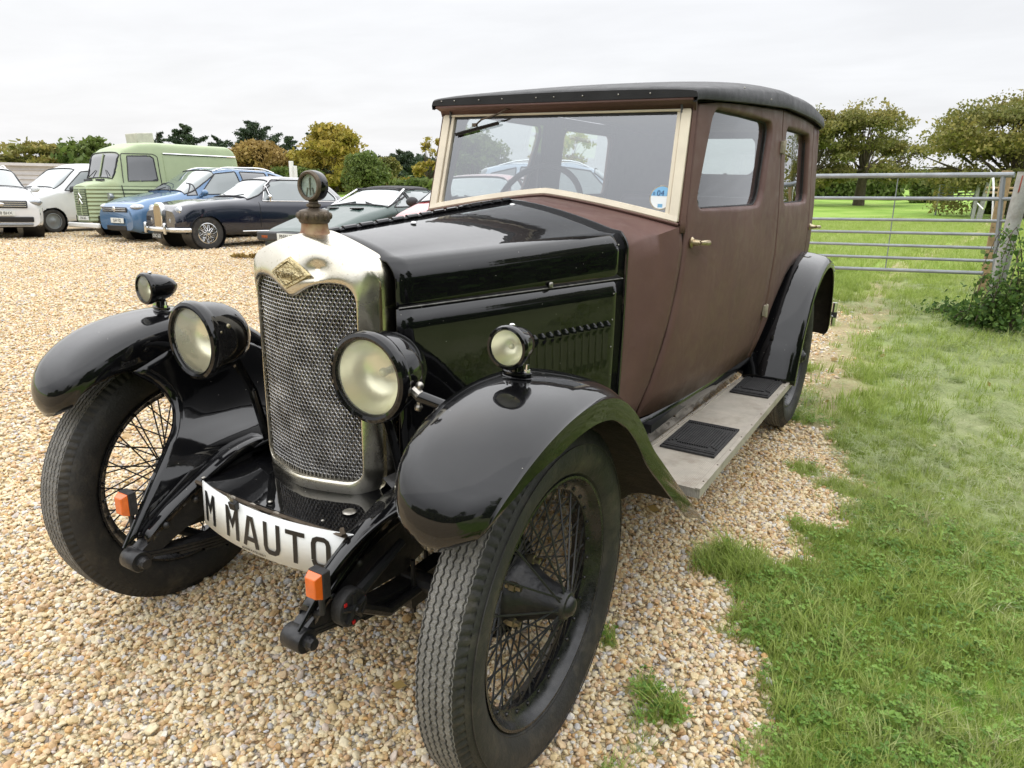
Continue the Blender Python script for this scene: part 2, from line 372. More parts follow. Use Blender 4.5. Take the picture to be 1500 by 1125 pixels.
# ---- doors and body sides
B = M['brown']
def seamF(z): return interp(z, [.46, .6, .85, 1.05, 1.15, 1.30, 1.49], [1.005, 1.03, 1.08, 1.108, 1.122, 1.152, 1.188])
def seamB(z): return interp(z, [.46, 1.55], [2.13, 2.16])
zs = [.46, .6, .75, .9, 1.05, 1.15, 1.3]
g = .0055
def side_parts(sd):
    fn = lambda s, z, d=0: bmap(s, z, d, sd)
    # front door
    out = [(seamF(z) + g, z) for z in zs] + [(seamF(1.49) + g, 1.485)] + [(s, ztop(s) - .004) for s in (1.35, 1.5, 1.8)] + [(seamB(1.5) - g, 1.541)] + [(seamB(z) - g, z) for z in zs[::-1]] + [(1.6, .46)]
    hole = [(s_ + (z_ - 1.155) * .42, z_) for s_, z_ in rrect(1.190, 1.158, 1.875, 1.482, (.06, .06, .06, .05))]
    hole1 = hole; d1 = panel('front_door', out, hole, fn, [B], car, thick=.012)
    # rear door (cut by the wheel arch) with window
    arch = [(2.674 + .475 * math.cos(a), .381 + .475 * math.sin(a)) for a in np.linspace(math.radians(172), math.radians(55), 9)]
    out = [(seamB(z) + g, z) for z in zs] + [(seamB(1.5) + g, 1.541), (2.5, 1.541), (2.95, 1.535)] + [(2.95, z) for z in (1.3, 1.1, .95, .80)] + arch[::-1] + [(2.19, .46)]
    hole = rrect(2.255, 1.155, 2.85, 1.478, (.05, .05, .05, .05))
    d2 = panel('rear_door', out, hole, fn, [B], car, thick=.012)
    arch = [(2.674 + .475 * math.cos(a), .381 + .475 * math.sin(a)) for a in np.linspace(math.radians(53), math.radians(8), 6)]
    out = [(2.958, .79)] + arch + [(3.2, .44), (3.4, .44)] + [(3.5, .44), (3.5, 1.0), (3.5, 1.52), (3.3, 1.525), (3.1, 1.533), (2.958, 1.534), (2.958, 1.2)]
    q = panel('rear_quarter', out, None, fn, [B], car, thick=.012)
    if sd > 0:
        for d in (d1, d2, q): d.data.update()
    # glass panes (curved like the side), small frames
    for dd, (a0, a1) in ((d1, (1.18, 2.045)), (d2, (2.24, 2.865))):
        mb = MB(); ys = np.linspace(a0, a1, 10); z2 = np.linspace(1.14, 1.49, 5)
        mb.grid([[fn(y, z, .029) for z in z2] for y in ys]); mb.build('window_glass', M['glass'], dd)
        mb = MB()
        rr = rrect(a0 + .012, 1.155, a1 - .012, 1.482, .05, 5) if dd is d2 else hole1
        mb.tube([fn(y, z, .025) for y, z in rr], .005, 6, closed=True); mb.build('window_seal', M['mud'], dd)
    # door handle, catches
    def handle(y, z, par):
        mb = MB(); x, yy, _ = fn(y, z); n = sd
        mb.lathe([(0, 0), (.017, 0), (.018, .004), (.012, .010), (.009, .03), (.008, .036)], (x, yy, z), (n, 0, 0), 16)
        mb.tube([(x + n * .034, yy - .008, z), (x + n * .040, yy + .01, z), (x + n * .042, yy + .03, z - .001), (x + n * .042, yy + .058, z - .003), (x + n * .041, yy + .078, z - .004)], [.007, .008, .009, .010, .004], 10)
        return mb.build('door_handle', M['brasshandle'], par)
    handle(1.16, 1.053, d1); handle(3.02, 1.02, q)
    for z, s_ in ((1.392, 2.15), (.690, 2.135)):
        x, yy, _ = fn(s_, z); mb = MB(); mb.box((x + sd * .006, yy, z), (.016, .034, .05)); mb.tube([(x + sd * .014, yy - .004, z - .03), (x + sd * .014, yy - .004, z + .03)], .007, 8)
        mb.build('hinge', M['cream'], d2, bevel=.003)
    return d1
M['brasshandle'] = mat('brass_handle', (.30, .20, .10), .35, .9, var=.3, scale=40, col2=(.62, .55, .38))
M['cream'] = mat('dull_cream_metal', (.36, .32, .24), .5, .3, var=.25, scale=40)
for sd in (1, -1): side_parts(sd)

# door seams (dark rubber in the gap), inner shell
mb = MB()
for sd in (1, -1):
    for f in (seamF, seamB):
        mb.tube([bmap(f(z), z, .015, sd) for z in np.linspace(.46, 1.485 if f is seamF else 1.54, 22)], .009, 6)
    mb.tube([bmap(2.954, z, .012, sd) for z in np.linspace(.79, 1.53, 12)], .007, 6)
mb.build('door_seal', M['ink'], car)
# lining (grey cloth inside)
mb = MB()
for sd in (1, -1):
    def lin(y0, y1, z0, z1, n=8):
        mb.grid([[bmap(y, z, .040, sd) for z in np.linspace(z0, z1, 5)] for y in np.linspace(y0, y1, n)])
    lin(1.12, SEND - .004, .46, 1.13, 40)                  # below the windows
    lin(1.16, 1.185, 1.13, 1.50, 2); lin(2.05, 2.235, 1.13, 1.53, 3); lin(2.87, 3.62, 1.13, 1.53, 14)
    lin(1.185, 2.05, 1.487, 1.525); lin(2.235, 2.87, 1.487, 1.535)
    mb.grid([[bmap(y, z, .040, sd) for z in np.linspace(1.49, 1.53, 3)] for y in np.linspace(3.62, SEND, 4)])
    mb.grid([[bmap(y, z, .040, sd) for z in np.linspace(1.13, 1.28, 3)] for y in np.linspace(3.62, SEND, 4)])
mb.build('cloth_lining', M['lining'], car, solid=.006, off=0)
# back panel
for sd in (1, -1):
    o = panel('back_panel', [(3.508, .44), (SEND, .44), (SEND, 1.27), (3.508, 1.27)], None, lambda s, z, d=0: bmap(s, z, d, sd), [B], car, thick=.012)
T_ = SEND - 3.508; Th = SEND - 3.63
panel('upper_back_panel', [(-T_, 1.274), (T_, 1.274), (T_, 1.52), (-T_, 1.52)], rrect(-Th, 1.285, Th, 1.500, .05), lambda s, z, d=0: bmap(SEND - abs(s), z, d, 1 if s >= 0 else -1), [B], car, thick=.012, flare=.004, lip=.03)
mb = MB(); mb.grid([[(x, SC + RC * 1.15 - .03, z) for z in (1.27, 1.51)] for x in (-.46, .46)]); mb.build('rear_window', M['glass'], car)

# ---- roof
def roofw(y): 
    if y <= 3.05: return bw(max(y, 1.12)) - .022
    k = min(1, (y - 3.05) / .40); return (bw(3.05) - .022) * (1 - k**2.6)**(1 / 2.6) if k < 1 else 0
mb = MB(); rows = []
ys = list(np.linspace(1.135, 3.05, 36)) + [3.05 + .40 * math.sin(a) for a in np.linspace(.1, PI / 2 - .06, 14)] + [3.449]
for y in ys:
    w = max(roofw(y), .03) + .012; zt = interp(y, [1.135, 1.18, 1.5, 2.15, 2.8, 3.2, 3.6], [1.506, 1.511, 1.530, 1.562, 1.562, 1.545, 1.53]); row = []
    h = .016 + .070 * min(1, (y - 1.12) / .8)**.8
    if y > 2.5: h = h * max(.0, 1 - ((y - 2.5) / 1.0)**2.2) + .012
    hh = .022 if y < 1.07 else .032
    row += [(w - .012, y, zt - .016), (w, y, zt - .014), (w + .002, y, zt), (w - .001, y, zt + .010)]
    for k in range(1, 25):
        a = k / 24; x = w * math.cos(a * PI); s_ = abs(math.sin(a * PI))**.62
        row.append((x, y, zt + .010 + h * s_)) if k < 24 else None
    row += [(-(w - .001), y, zt + .010), (-(w + .002), y, zt), (-w, y, zt - .014), (-(w - .012), y, zt - .016)]
    rows.append(row)
# rolled front edge
front = rows[0]; f1 = [(p[0], p[1] - .008, p[2] - .006) for p in front]; f2 = [(p[0] * .997, p[1] - .008, min(p[2], 1.503) - .004) for p in front]; f3 = [(p[0] * .99, p[1] + .03, 1.496) for p in front]
mb.grid([f3, f2, f1] + rows)
roof = mb.build('roof', M['roof'], car, ang=50)
mb = MB()
for x in (-.47, -.41, -.30, -.20, -.06, .01, .12, .25, .36): mb.ball((x, 1.126, 1.514), .0028, 4)
for y in (1.4, 1.8): mb.ball((.585, y, 1.55), .003, 4)
mb.build('roof_stud', M['steel'], roof)
mb = MB(); mb.grid([[(x, y, interp(y, [1.1, 1.5, 2.15, 2.8, 3.3], [1.49, 1.515, 1.55, 1.55, 1.52]) + .01 * (1 - abs(x / .5))) for x in np.linspace(-(roofw(y) - .03), roofw(y) - .03, 8)] for y in np.linspace(1.20, 3.30, 14)]); mb.build('headlining', M['lining'], car, solid=.004)

# ---- bonnet and scuttle sections
def bsec(y, cw=False, n=12):
    """half section x>=0 from top centre to bottom: list of (x,z)"""
    t = (y - .035) / .82
    zp = 1.112 + t * .060; xs = .206 + t * .205; zsx = 1.050 + t * .032; r = .036 + .006 * t
    pts = []
    sl = (zp - zsx) / xs
    for k in range(7): x = (xs - r * 1.15) * k / 6; pts.append((x, zp - .012 * (1 - math.exp(-x * 30)) * 0 - (zp - zsx) * (x / xs)**1.55))
    x0, z0 = pts[-1]
    for k in range(1, 8):
        a = math.radians(24 + 66 * k / 7); pts.append((xs + .010 - r + r * math.sin(a) * 1.0 - .010 * (1 - k / 7), z0 - (math.cos(math.radians(24)) - math.cos(a)) * r * 1.05 - .002 * k))
    zl = pts[-1][1]; xl = pts[-1][0]
    for k in range(1, 11): zz = zl + (.50 - zl) * k / 10; pts.append((xl + .0015 * math.sin(PI * k / 10), zz))
    return pts
NB = 24
bon = [bsec(y) for y in np.linspace(.035, .855, 18)]; by = np.linspace(.035, .855, 18)
def bsurf(y, z):  # side x at y,z
    s_ = bsec(y); xs = [p[0] for p in s_[::-1]]; zz = [p[1] for p in s_[::-1]]
    return float(np.interp(z, zz, xs))
hz = .958
for sd in (1, -1):
    mb = MB(); rows = []
    for y, s_ in zip(by, bon):
        row = [(sd * p[0], y, p[1]) for p in s_ if p[1] > hz + .004]; k = len(row)
        rows.append(row + [(sd * bsurf(y, hz + .002), y, hz + .002)])
    kk = min(len(r) for r in rows); rows = [r[:kk - 1] + [r[-1]] for r in rows]
    top = mb.grid(rows).build('bonnet_top', M['black'], car, solid=.004, ang=50)
    mb = MB(); mb.grid([[(sd * bsurf(y, z), y, z) for z in np.linspace(hz - .002, .50, 10)] for y in by])
    sidep = mb.build('bonnet_side', M['black'], car, solid=.004, ang=50)
    # louvres: half-drop pressed scoops
    mb = MB()
    for k in range(12):
        y = .428 + k * .031; rows = []
        for i in range(15):
            z = .835 - .150 * i / 14; q = math.sin(PI * min(1, i / 1.25) / 2) if i < 3 else (1 if i < 12 else math.sin(PI * (14 - i) / 5))
            row = []
            for j in range(7):
                u = j / 6; bul = (u**1.6) * (.0125 if i < 3 else .005) * max(q, .02)
                row.append((sd * (bsurf(y + .018 * u, z) + bul + .0006), y + .0185 * u, z))
            row.append((sd * (bsurf(y + .018, z) + .0004), y + .0188, z)); rows.append(row)
        mb.grid(rows)
    mb.build('louvres', M['black'], sidep, ang=50)
    mb = MB(); mb.tube([(sd * (bsurf(y, hz) + .0005), y, hz) for y in np.linspace(.04, .85, 20)], .0020, 6); mb.build('side_hinge', M['steelhinge'] if 'steelhinge' in M else M.setdefault('steelhinge', mat('worn_hinge', (.16, .155, .145), .5, .6, var=.5, scale=60)), sidep)
    mb = MB()
    for z in (.915, .835, .75): mb.ball((sd * (bsurf(.81, z) + .001), .81, z), .0025, 4)
    for z in (1.06,): mb.ball((sd * (bsurf(.825, z) + .002), .825, z), .0025, 4)
    mb.build('rivet', M['steel'], sidep)
mb = MB(); mb.tube([(0, y, 1.114 + (y - .035) / .82 * .060) for y in np.linspace(.03, .845, 8)], .0055, 8)
for y in np.arange(.06, .84, .06): mb.tube([(0, y - .022, 1.115 + (y - .035) / .82 * .060), (0, y + .022, 1.118 + (y - .035) / .82 * .060)], .0065, 8)
mb.build('centre_hinge', M['black'], car)
mb = MB(); yy = .30; mb.ball((.055, yy, 1.128), .008, 6, (1, 1, .6)); mb.ball((.052, .80, 1.164), .010, 6, (1, 1, .35)); mb.build('bonnet_button', M['chrome'], car)
mb = MB(); y = .53; x = bsurf(y, .97); mb.box((x + .004, y, .967), (.008, .018, .016)); mb.build('bonnet_catch', M['steel'], car, bevel=.004)
# rear band between bonnet and scuttle (black bead)
for nm, y0, y1, ex, mt in (('bonnet_band', .858, .874, .006, M['black']),):
    mb = MB()
    for y, e in ((y0, 0), (y0 + .002, ex), (y1 - .002, ex), (y1, 0)):
        pass
    s_ = bsec(.855); full = [(p[0], p[1]) for p in s_]; full = [(-p[0], p[1]) for p in full[::-1]] + full[1:]
    rows = []
    for y, e in ((y0, -.004), (y0 + .002, ex * .8), ((y0 + y1) / 2, ex), (y1 - .002, ex * .8), (y1, -.004)):
        rows.append([(x * (1 + e / .42), y, z + (e if z > 1.05 else 0)) for x, z in full])
    mb.grid(rows); mb.build(nm, mt, car, ang=60)
# scuttle: from bonnet section to the door line / windscreen base
mb = MB(); rows = []; base = bsec(.855); n = len(base)
def wsz(x): return 1.187 - .074 * (abs(x) / .498)**1.25
for i in range(13):
    t = i / 12; row = []
    for k, (x, z) in enumerate(base):
        # end position on the door line: blend by index; shoulder index ~13
        if k <= 13:
            f = k / 13; xe = .507 * f; ye = 1.095; ze = wsz(xe) - .004
        else:
            f = (k - 13) / (n - 1 - 13); ze = 1.105 + (.46 - 1.105) * f; ye = seamF(ze) - g; xe = bw(ye) + bp_(ze) * (1 if ze < .95 else .95)
        e = t * t * (3 - 2 * t) * .5 + t * .5
        y = .866 + (ye - .866) * t; yy0 = y
        row.append((x + .003 * (1 - t) + (xe - x) * e, yy0, z + (ze - z) * (t if k > 13 else (t**.8))))
    rows.append(row)
R2_ = []
for r in rows: R2_.append([(-p[0], p[1], p[2]) for p in r[::-1]] + r[1:])
mb.grid(R2_); scut = mb.build('scuttle', B, car, solid=.008, ang=60)

# ---- windscreen (raked, flat) : pt(x,z) on the plane
def wp(x, z, d=0): return (x, 1.100 + (z - 1.113) * .235 - d, z + d * .2)
W = M['wood']; ws = empty('windscreen'); ws.parent = car
zT = 1.462
def hwz(z): return .498 - (z - 1.113) * .035
mb = MB()
for sd in (1, -1):   # side frames (wood, doubled)
    for x0, x1, d0, d1 in ((-.030, .002, -.005, .020), (-.046, -.032, -.005, .013)):
        vs = []
        for z in (1.118, zT):
            for xx, dd in ((x0, d0), (x1, d0), (x1, d1), (x0, d1)): vs.append(wp(sd * (hwz(z) + xx), z, dd))
        mb.add(vs, [(0, 1, 2, 3), (7, 6, 5, 4), (0, 4, 5, 1), (1, 5, 6, 2), (2, 6, 7, 3), (3, 7, 4, 0)])
mb.build('side_frame', W, ws, bevel=.002)
mb = MB(); rows = []
for x in np.linspace(-.498, .498, 41):
    z0 = wsz(x); rows.append([wp(x, z0 + .000, -.004), wp(x, z0 + .000, .018), wp(x, z0 + .004, .022), wp(x, z0 + .020, .020), wp(x, z0 + .023, .014), wp(x, z0 + .023, -.004)])
mb.grid(rows, closev=True); mb.build('bottom_frame', W, ws, ang=40)
mb = MB(); rows = []
for x in np.linspace(-.505, .505, 41):
    z0 = wsz(x); rows.append([wp(x, z0 - .009, -.004), wp(x, z0 - .009, .022), wp(x, z0 - .004, .027), wp(x, z0 + .0, .022), wp(x, z0 + .0, -.004)])
mb.grid(rows, closev=True); mb.build('base_bead', B, ws, ang=40)
mb = MB(); mb.box((0, wp(0, zT + .006)[1] - .008, zT + .003), (.97, .022, .008)); mb.build('top_frame', W, ws, bevel=.002)
mb = MB(); mb.box((0, wp(0, zT)[1] - .004, zT - .004), (.93, .01, .008)); mb.build('top_seal', M['ink'], ws)
mb = MB(); rows = []
for x in np.linspace(-.46, .46, 33):
    rows.append([wp(x, wsz(x) + .018, .003), wp(x, zT, .003)])
mb.grid(rows); pane = mb.build('glass_pane', M['screen'], ws)
# tax disc
mb = MB(); c = wp(.428, 1.192, .0045)
def disc(r0, r1, off, mat_, nm, par, a0=0, a1=2 * PI):
    mb = MB(); vs = []; n = 32
    X = Vector((1, 0, 0)); Z = Vector((0, .235, 1)).normalized(); C0 = Vector(wp(.428, 1.192, .0045 + off))
    P = [C0 + X * r1 * math.cos(a0 + (a1 - a0) * k / n) + Z * r1 * math.sin(a0 + (a1 - a0) * k / n) for k in range(n + 1)]
    mb.add(P, [tuple(range(n + 1))]); return mb.build(nm, mat_, par, fix=False)
def text(body, size, loc, rot, mat_, name, parent, ext=.0006, ax=None, sx=1.0, font=None, off=0.0):
    c = bpy.data.curves.new(name, 'FONT'); c.body = body; c.size = size; c.extrude = ext; c.align_x = 'CENTER'; c.align_y = 'CENTER'; c.offset = off; c.resolution_u = 3
    o = bpy.data.objects.new(name, c); COL.objects.link(o)
    dg = bpy.context.evaluated_depsgraph_get(); me = bpy.data.meshes.new_from_object(o.evaluated_get(dg)); bpy.data.objects.remove(o)
    me.transform(Matrix.Scale(sx, 4, (1, 0, 0))); me.materials.clear(); me.materials.append(mat_)
    o = bpy.data.objects.new(name, me); COL.objects.link(o); o.location = loc; o.rotation_euler = rot
    if parent is not None: o.parent = parent
    return o
tilt = math.atan2(1, .235)
td = disc(0, .040, 0, M['cream'], 'licence_disc', ws); 
disc(0, .036, .0008, M['disc'], 'disc_paper', td); disc(0, .036, .0012, M['discblue'], 'disc_band', td, .15, PI - .15)
mb = MB(); q = wp(.428, 1.166, .0062); mb.box(q, (.016, .0006, .012)); mb.build('disc_stamp', M['discblue'], td)
for tx, sz, dx, dz in (('0', .014, -.026, .012), ('04', .026, -.004, .013), ('15', .015, .023, .010)):
    text(tx, sz, wp(.428 + dx, 1.192 + dz, .0064), (tilt, 0, 0), M['bluetxt'] if 'bluetxt' in M else M.setdefault('bluetxt', mat('disc_print', (.03, .08, .2), .5)), 'disc_number', td, .0003)
# wiper
mb = MB(); mb.tube([wp(-.190, 1.478, .02), wp(-.190, 1.476, .038), wp(-.23, 1.458, .036), wp(-.30, 1.442, .032), wp(-.335, 1.418, .028)], .0035, 6); mb.box(wp(-.330, 1.424, .028), (.018, .012, .012)); mb.box(wp(-.185, 1.487, .022), (.03, .016, .016))
wi = mb.build('wiper_arm', M['bronze'], ws, bevel=.002)
mb = MB(); a = Vector(wp(-.425, 1.392, .012)); b = Vector(wp(-.235, 1.432, .012)); mb.tube([a, b], .0045, 6, sx=.6); mb.tube([a + Vector((0, -.006, .005)), b + Vector((0, -.006, .005))], .003, 6); mb.build('wiper_blade', M['mud'], wi)
# header and pillars
mb = MB(); mb.add([(-.50, 1.178, zT + .004), (.50, 1.178, zT + .004), (.502, 1.170, 1.488), (-.502, 1.170, 1.488), (-.50, 1.13, 1.500), (.50, 1.13, 1.500)], [(0, 1, 2, 3), (3, 2, 5, 4)]); mb.build('header_panel', B, car, solid=.01)
for sd in (1, -1):
    mb = MB(); rows = []
    for z in np.linspace(1.085, 1.495, 14):
        zc = max(z, 1.113); xa = hwz(zc) + .002; ya = wp(0, zc)[1]; ys_ = seamF(z) - g; xb = bw(ys_) + bp_(z) * 1.0
        rows.append([(sd * (xa - .012), ya + .02, z), (sd * xa, ya - .004, z), (sd * (xa + .5 * (xb - xa)), min(ya, ys_) - .012 + .25 * (max(ya, ys_) - min(ya, ys_)), z), (sd * (xb - .001), ys_ - .002, z), (sd * (xb - .02), ys_ + .012, z)])
    mb.grid(rows); mb.build('screen_pillar', B, car, ang=70, solid=.004)
# ---- interior
mb = MB(); mb.box((0, 2.2, .42), (.96, 2.3, .03)); mb.box((0, 1.10, .80), (.90, .03, .6)); mb.build('floor', M['ink'], car)
mb = MB(); mb.box((0, 1.19, 1.07), (.93, .04, .16)); mb.build('dashboard', M['seat'], car, bevel=.01)
def seat(x0, x1, y, name, h=1.12):
    mb = MB(); c = (x0 + x1) / 2; w = x1 - x0
    mb.box((c, y, .66), (w, .46, .16)); mb.box((c, y + .25, (h + .70) / 2), (w, .12, h - .70), Matrix.Rotation(-.12, 3, 'X')); mb.build(name, M['seat'], car, bevel=.035, seg=3)
seat(-.45, -.03, 1.72, 'seat'); seat(.03, .45, 1.72, 'seat'); seat(-.5, .5, 2.72, 'rear_bench', 1.16)
mb = MB(); cx, cy, cz = -.20, 1.40, 1.115; tl = math.radians(58); U = Vector((0, math.cos(tl) * .75, math.sin(tl))).normalized(); X = Vector((1, 0, 0))
mb.tube([Vector((cx, cy, cz)) + X * .195 * math.cos(a) + U * .195 * math.sin(a) for a in np.linspace(0, 2 * PI, 48, endpoint=False)], .012, 8, closed=True)
sw = mb.build('steering_wheel', M['mud'], car)
mb = MB(); C0 = Vector((cx, cy, cz)); Nn = X.cross(U)
for a in (PI / 2 + .2, PI + .5, -.3, -PI / 2): mb.tube([C0, C0 + X * .19 * math.cos(a) + U * .19 * math.sin(a)], .006, 6)
mb.ball(C0, .03, 8); mb.tube([C0, C0 + Vector((0, -.35, -.28))], .018, 10); mb.build('steering_column', M['ink'], sw)

# ---- chassis, apron, sills
mb = MB()
for sd in (1, -1):
    zc = [(-.02, .47), (.25, .45), (.6, .42), (1.1, .40), (2.3, .40), (2.5, .47), (2.7, .52), (3.0, .47), (3.3, .42)]
    P = crom(zc, 40)
    mb.grid([[(sd * (.275 + dx), y, z + dz) for dx, dz in ((-.02, -.05), (.02, -.05), (.02, .05), (-.02, .05))] for y, z in P], closev=True)
for y in (.1, .9, 2.2, 3.1): mb.tube([(-.27, y, .43), (.27, y, .43)], .025, 8)
mb.box((0, .35, .48), (.32, .55, .26)); mb.box((0, .7, .42), (.25, .3, .2)); mb.tube([(0, .9, .42), (0, 2.6, .40)], .03, 8)
mb.build('chassis_frame', M['iron'], car, ang=40)
# dumb irons
for sd in (1, -1):
    mb = MB(); P = crom([(.05, .475, .052), (-.06, .475, .05), (-.16, .452, .042), (-.26, .410, .030), (-.335, .368, .022), (-.365, .352, .020)], 24)
    mb.grid([[(sd * (.275 + dx), y, z + dz * h) for dx, dz in ((-.020, -1), (.020, -1), (.020, 1), (-.020, 1))] for y, z, h in P], closev=True)
    mb.lathe([(0, -.026), (.024, -.026), (.026, -.023), (.026, .023), (.024, .026), (0, .026)], (sd * .275, -.358, .356), (1, 0, 0), 24)
    mb.lathe([(0, .0), (.015, 0), (.015, .009), (.012, .012), (.012, .02), (0, .021)], (sd * .275 + .026, -.358, .356), (1, 0, 0), 8)
    mb.lathe([(0, .0), (.011, 0), (.011, .009), (0, .011)], (sd * .275 - .026, -.358, .356), (-1, 0, 0), 6)
    for y, z in ((-.20, .475), (-.285, .44)): mb.ball((sd * .275 + .022 * sd, y, z - .02), .009, 6); mb.ball((sd * .275 - .022 * sd, y, z - .02), .009, 6)
    di = mb.build('dumb_iron', M['iron'], car, ang=40)
    mb = MB()
    for k, (l0, l1) in enumerate(((-.355, .50), (-.34, .48), (-.26, .40), (-.19, .33), (-.12, .26))):
        ys_ = np.linspace(l0, l1, 24); rows = []
        for y in ys_:
            s_ = (y - .07) / .43; z = .292 + .062 * s_ * s_ + (0.0) - k * .0085 + .02
            rows.append([(sd * .275 + dx, y, z + dz) for dx, dz in ((-.022, -.0035), (.022, -.0035), (.022, .0035), (-.022, .0035))])
        mb.grid(rows, closev=True)
    for y in (-.03, .09): mb.tube([(sd * .275 + .028, y, .24), (sd * .275 + .028, y, .38)], .006, 6); mb.tube([(sd * .275 - .028, y, .24), (sd * .275 - .028, y, .38)], .006, 6)
    mb.box((sd * .275, .03, .27), (.07, .15, .025)); mb.build('leaf_spring', M['iron'], car, ang=40)
# axle
mb = MB(); mb.tube([(-.52, 0, .37), (-.46, 0, .36), (-.35, 0, .31), (.35, 0, .31), (.46, 0, .36), (.52, 0, .37)], .024, 10)
mb.tube([(-.46, .12, .33), (.46, .12, .33)], .012, 8)
for sd in (1, -1): mb.tube([(sd * .5, 0, .29), (sd * .5, 0, .46)], .024, 10); mb.tube([(sd * .5, .01, .33), (sd * .46, .12, .33)], .012, 8)
mb.build('front_axle', M['iron'], car)
mb = MB(); mb.tube([(-.5, 2.674, .381), (.5, 2.674, .381)], .04, 10); mb.ball((0, 2.674, .381), .13, 10); mb.build('rear_axle', M['iron'], car)
# apron between the dumb irons
mb = MB(); rows = []
for y, z in ((-.190, .492), (-.183, .503), (-.12, .507), (-.04, .514), (.08, .53)):
    rows.append([(x, y + .012 * (1 - (x / .26)**2) * (-1 if y < -.1 else 0), z - .006 * (x / .26)**2) for x in np.linspace(-.262, .262, 17)])
mb.grid(rows); ap = mb.build('front_apron', M['black'], car, ang=50, solid=.004)
mb = MB(); mb.tube([(x, -.204 + .012 * (x / .26)**2, .500) for x in np.linspace(-.255, .255, 14)], .0045, 6); mb.tube([(.24, -.19, .512), (.255, -.20, .505)], .006, 6); mb.build('apron_rod', M['bronze'], ap)
mb = MB()
for x in (-.245, -.0, .17): mb.ball((x, -.178, .5075), .006 if x < .1 else .004, 5, (1, 1, .6))
mb.ball((.19, -.115, .5085), .016, 8, (1, 1, .25)); mb.build('apron_stud', M['steel'], ap)
mb = MB()
for x in (-.10, -.03, .05): mb.lathe([(0, 0), (.020, 0), (.020, .004), (0, .005)], (x, -.202, .486), (0, -1, 0), 20)
mb.build('apron_boss', M['alloy'], ap)
# sill strips along the chassis
for sd in (1, -1):
    mb = MB(); rows = []
    for y in np.linspace(.75, 2.45, 20):
        xb = bw(y) + bp_(.46) - .004; xi = .448 + (y - .75) * .030
        rows.append([(sd * xb, y, .462), (sd * (xb + xi) / 2, y, .41), (sd * (xi - .002), y, .345)])
    mb.grid(rows); mb.build('sill_panel', M['black'], car, solid=.004, ang=60)
    # running board
    def rb(y, f): return sd * ((.446 + (y - .85) * .033) * (1 - f) + f * (.724 - (y - .85) * .008))
    mb = MB()
    rows = []
    for y in (.842, 2.44):
        rows.append([(rb(y, 0), y, .305), (rb(y, 1), y, .305), (rb(y, 1) + sd * .001, y, .330), (rb(y, 1), y, .335), (rb(y, 0), y, .335)])
    mb.grid(rows, closev=True); mb.add(rows[0], [(0, 1, 2, 3, 4)]); mb.add(rows[1], [(4, 3, 2, 1, 0)])
    bd = mb.build('running_board', M['alloy'], car, ang=30)
    mb = MB()
    for f0, f1 in ((.0, .05), (.945, 1.006)):
        r = []
        for y in (.838, 2.444): r.append([(rb(y, f0), y, .334), (rb(y, f1), y, .334), (rb(y, f1), y, .340), (rb(y, f0), y, .340)])
        mb.grid(r, closev=True); mb.add(r[0], [(0, 1, 2, 3)]); mb.add(r[1], [(3, 2, 1, 0)])
    mb.build('edge_strip', M['alloy'], bd, ang=30)
    mb = MB()
    for y in np.arange(.9, 2.4, .16): mb.ball((rb(y, .975), y, .3405), .0035, 4, (1, 1, .5)); mb.ball((rb(y, .03), y, .3405), .0035, 4, (1, 1, .5))
    for y in (1.3, 2.3): mb.ball((sd * (.478), y, .40), .006, 4)
    mb.build('screw', M['bronze'], bd)
    for (ya, yb) in ((1.120, 1.455), (1.950, 2.315)):
        mb = MB(); xa, xb = rb((ya + yb) / 2, .12), rb((ya + yb) / 2, .87); w = abs(xb - xa); xc = (xa + xb) / 2; L_ = yb - ya; yc = (ya + yb) / 2
        mb.box((xc, yc, .3395), (w, L_, .007)); 
        nr = 13
        for k in range(nr):   # ribs along the board
            mb.box((xc - w * .27 + w * .54 * k / (nr - 1), yc, .3445), (.0060, L_ * .62, .007))
        for sx_ in (-1, 1):
            for i in range(3): mb.box((xc + sx_ * w * (.33 + .055 * i), yc, .3445), (.006, L_ * (.52 + .06 * i), .006))
        mb.box((xc, ya + .018, .3445), (w * .94, .008, .006)); mb.box((xc, yb - .018, .3445), (w * .94, .008, .006))
        for i in range(22):
            for yy_ in (ya + .032, yb - .032): mb.box((xc - w * .45 + w * .9 * i / 21, yy_, .3445), (.006, .009, .006))
        mb.build('rubber_mat', M['mud'], bd, ang=30)

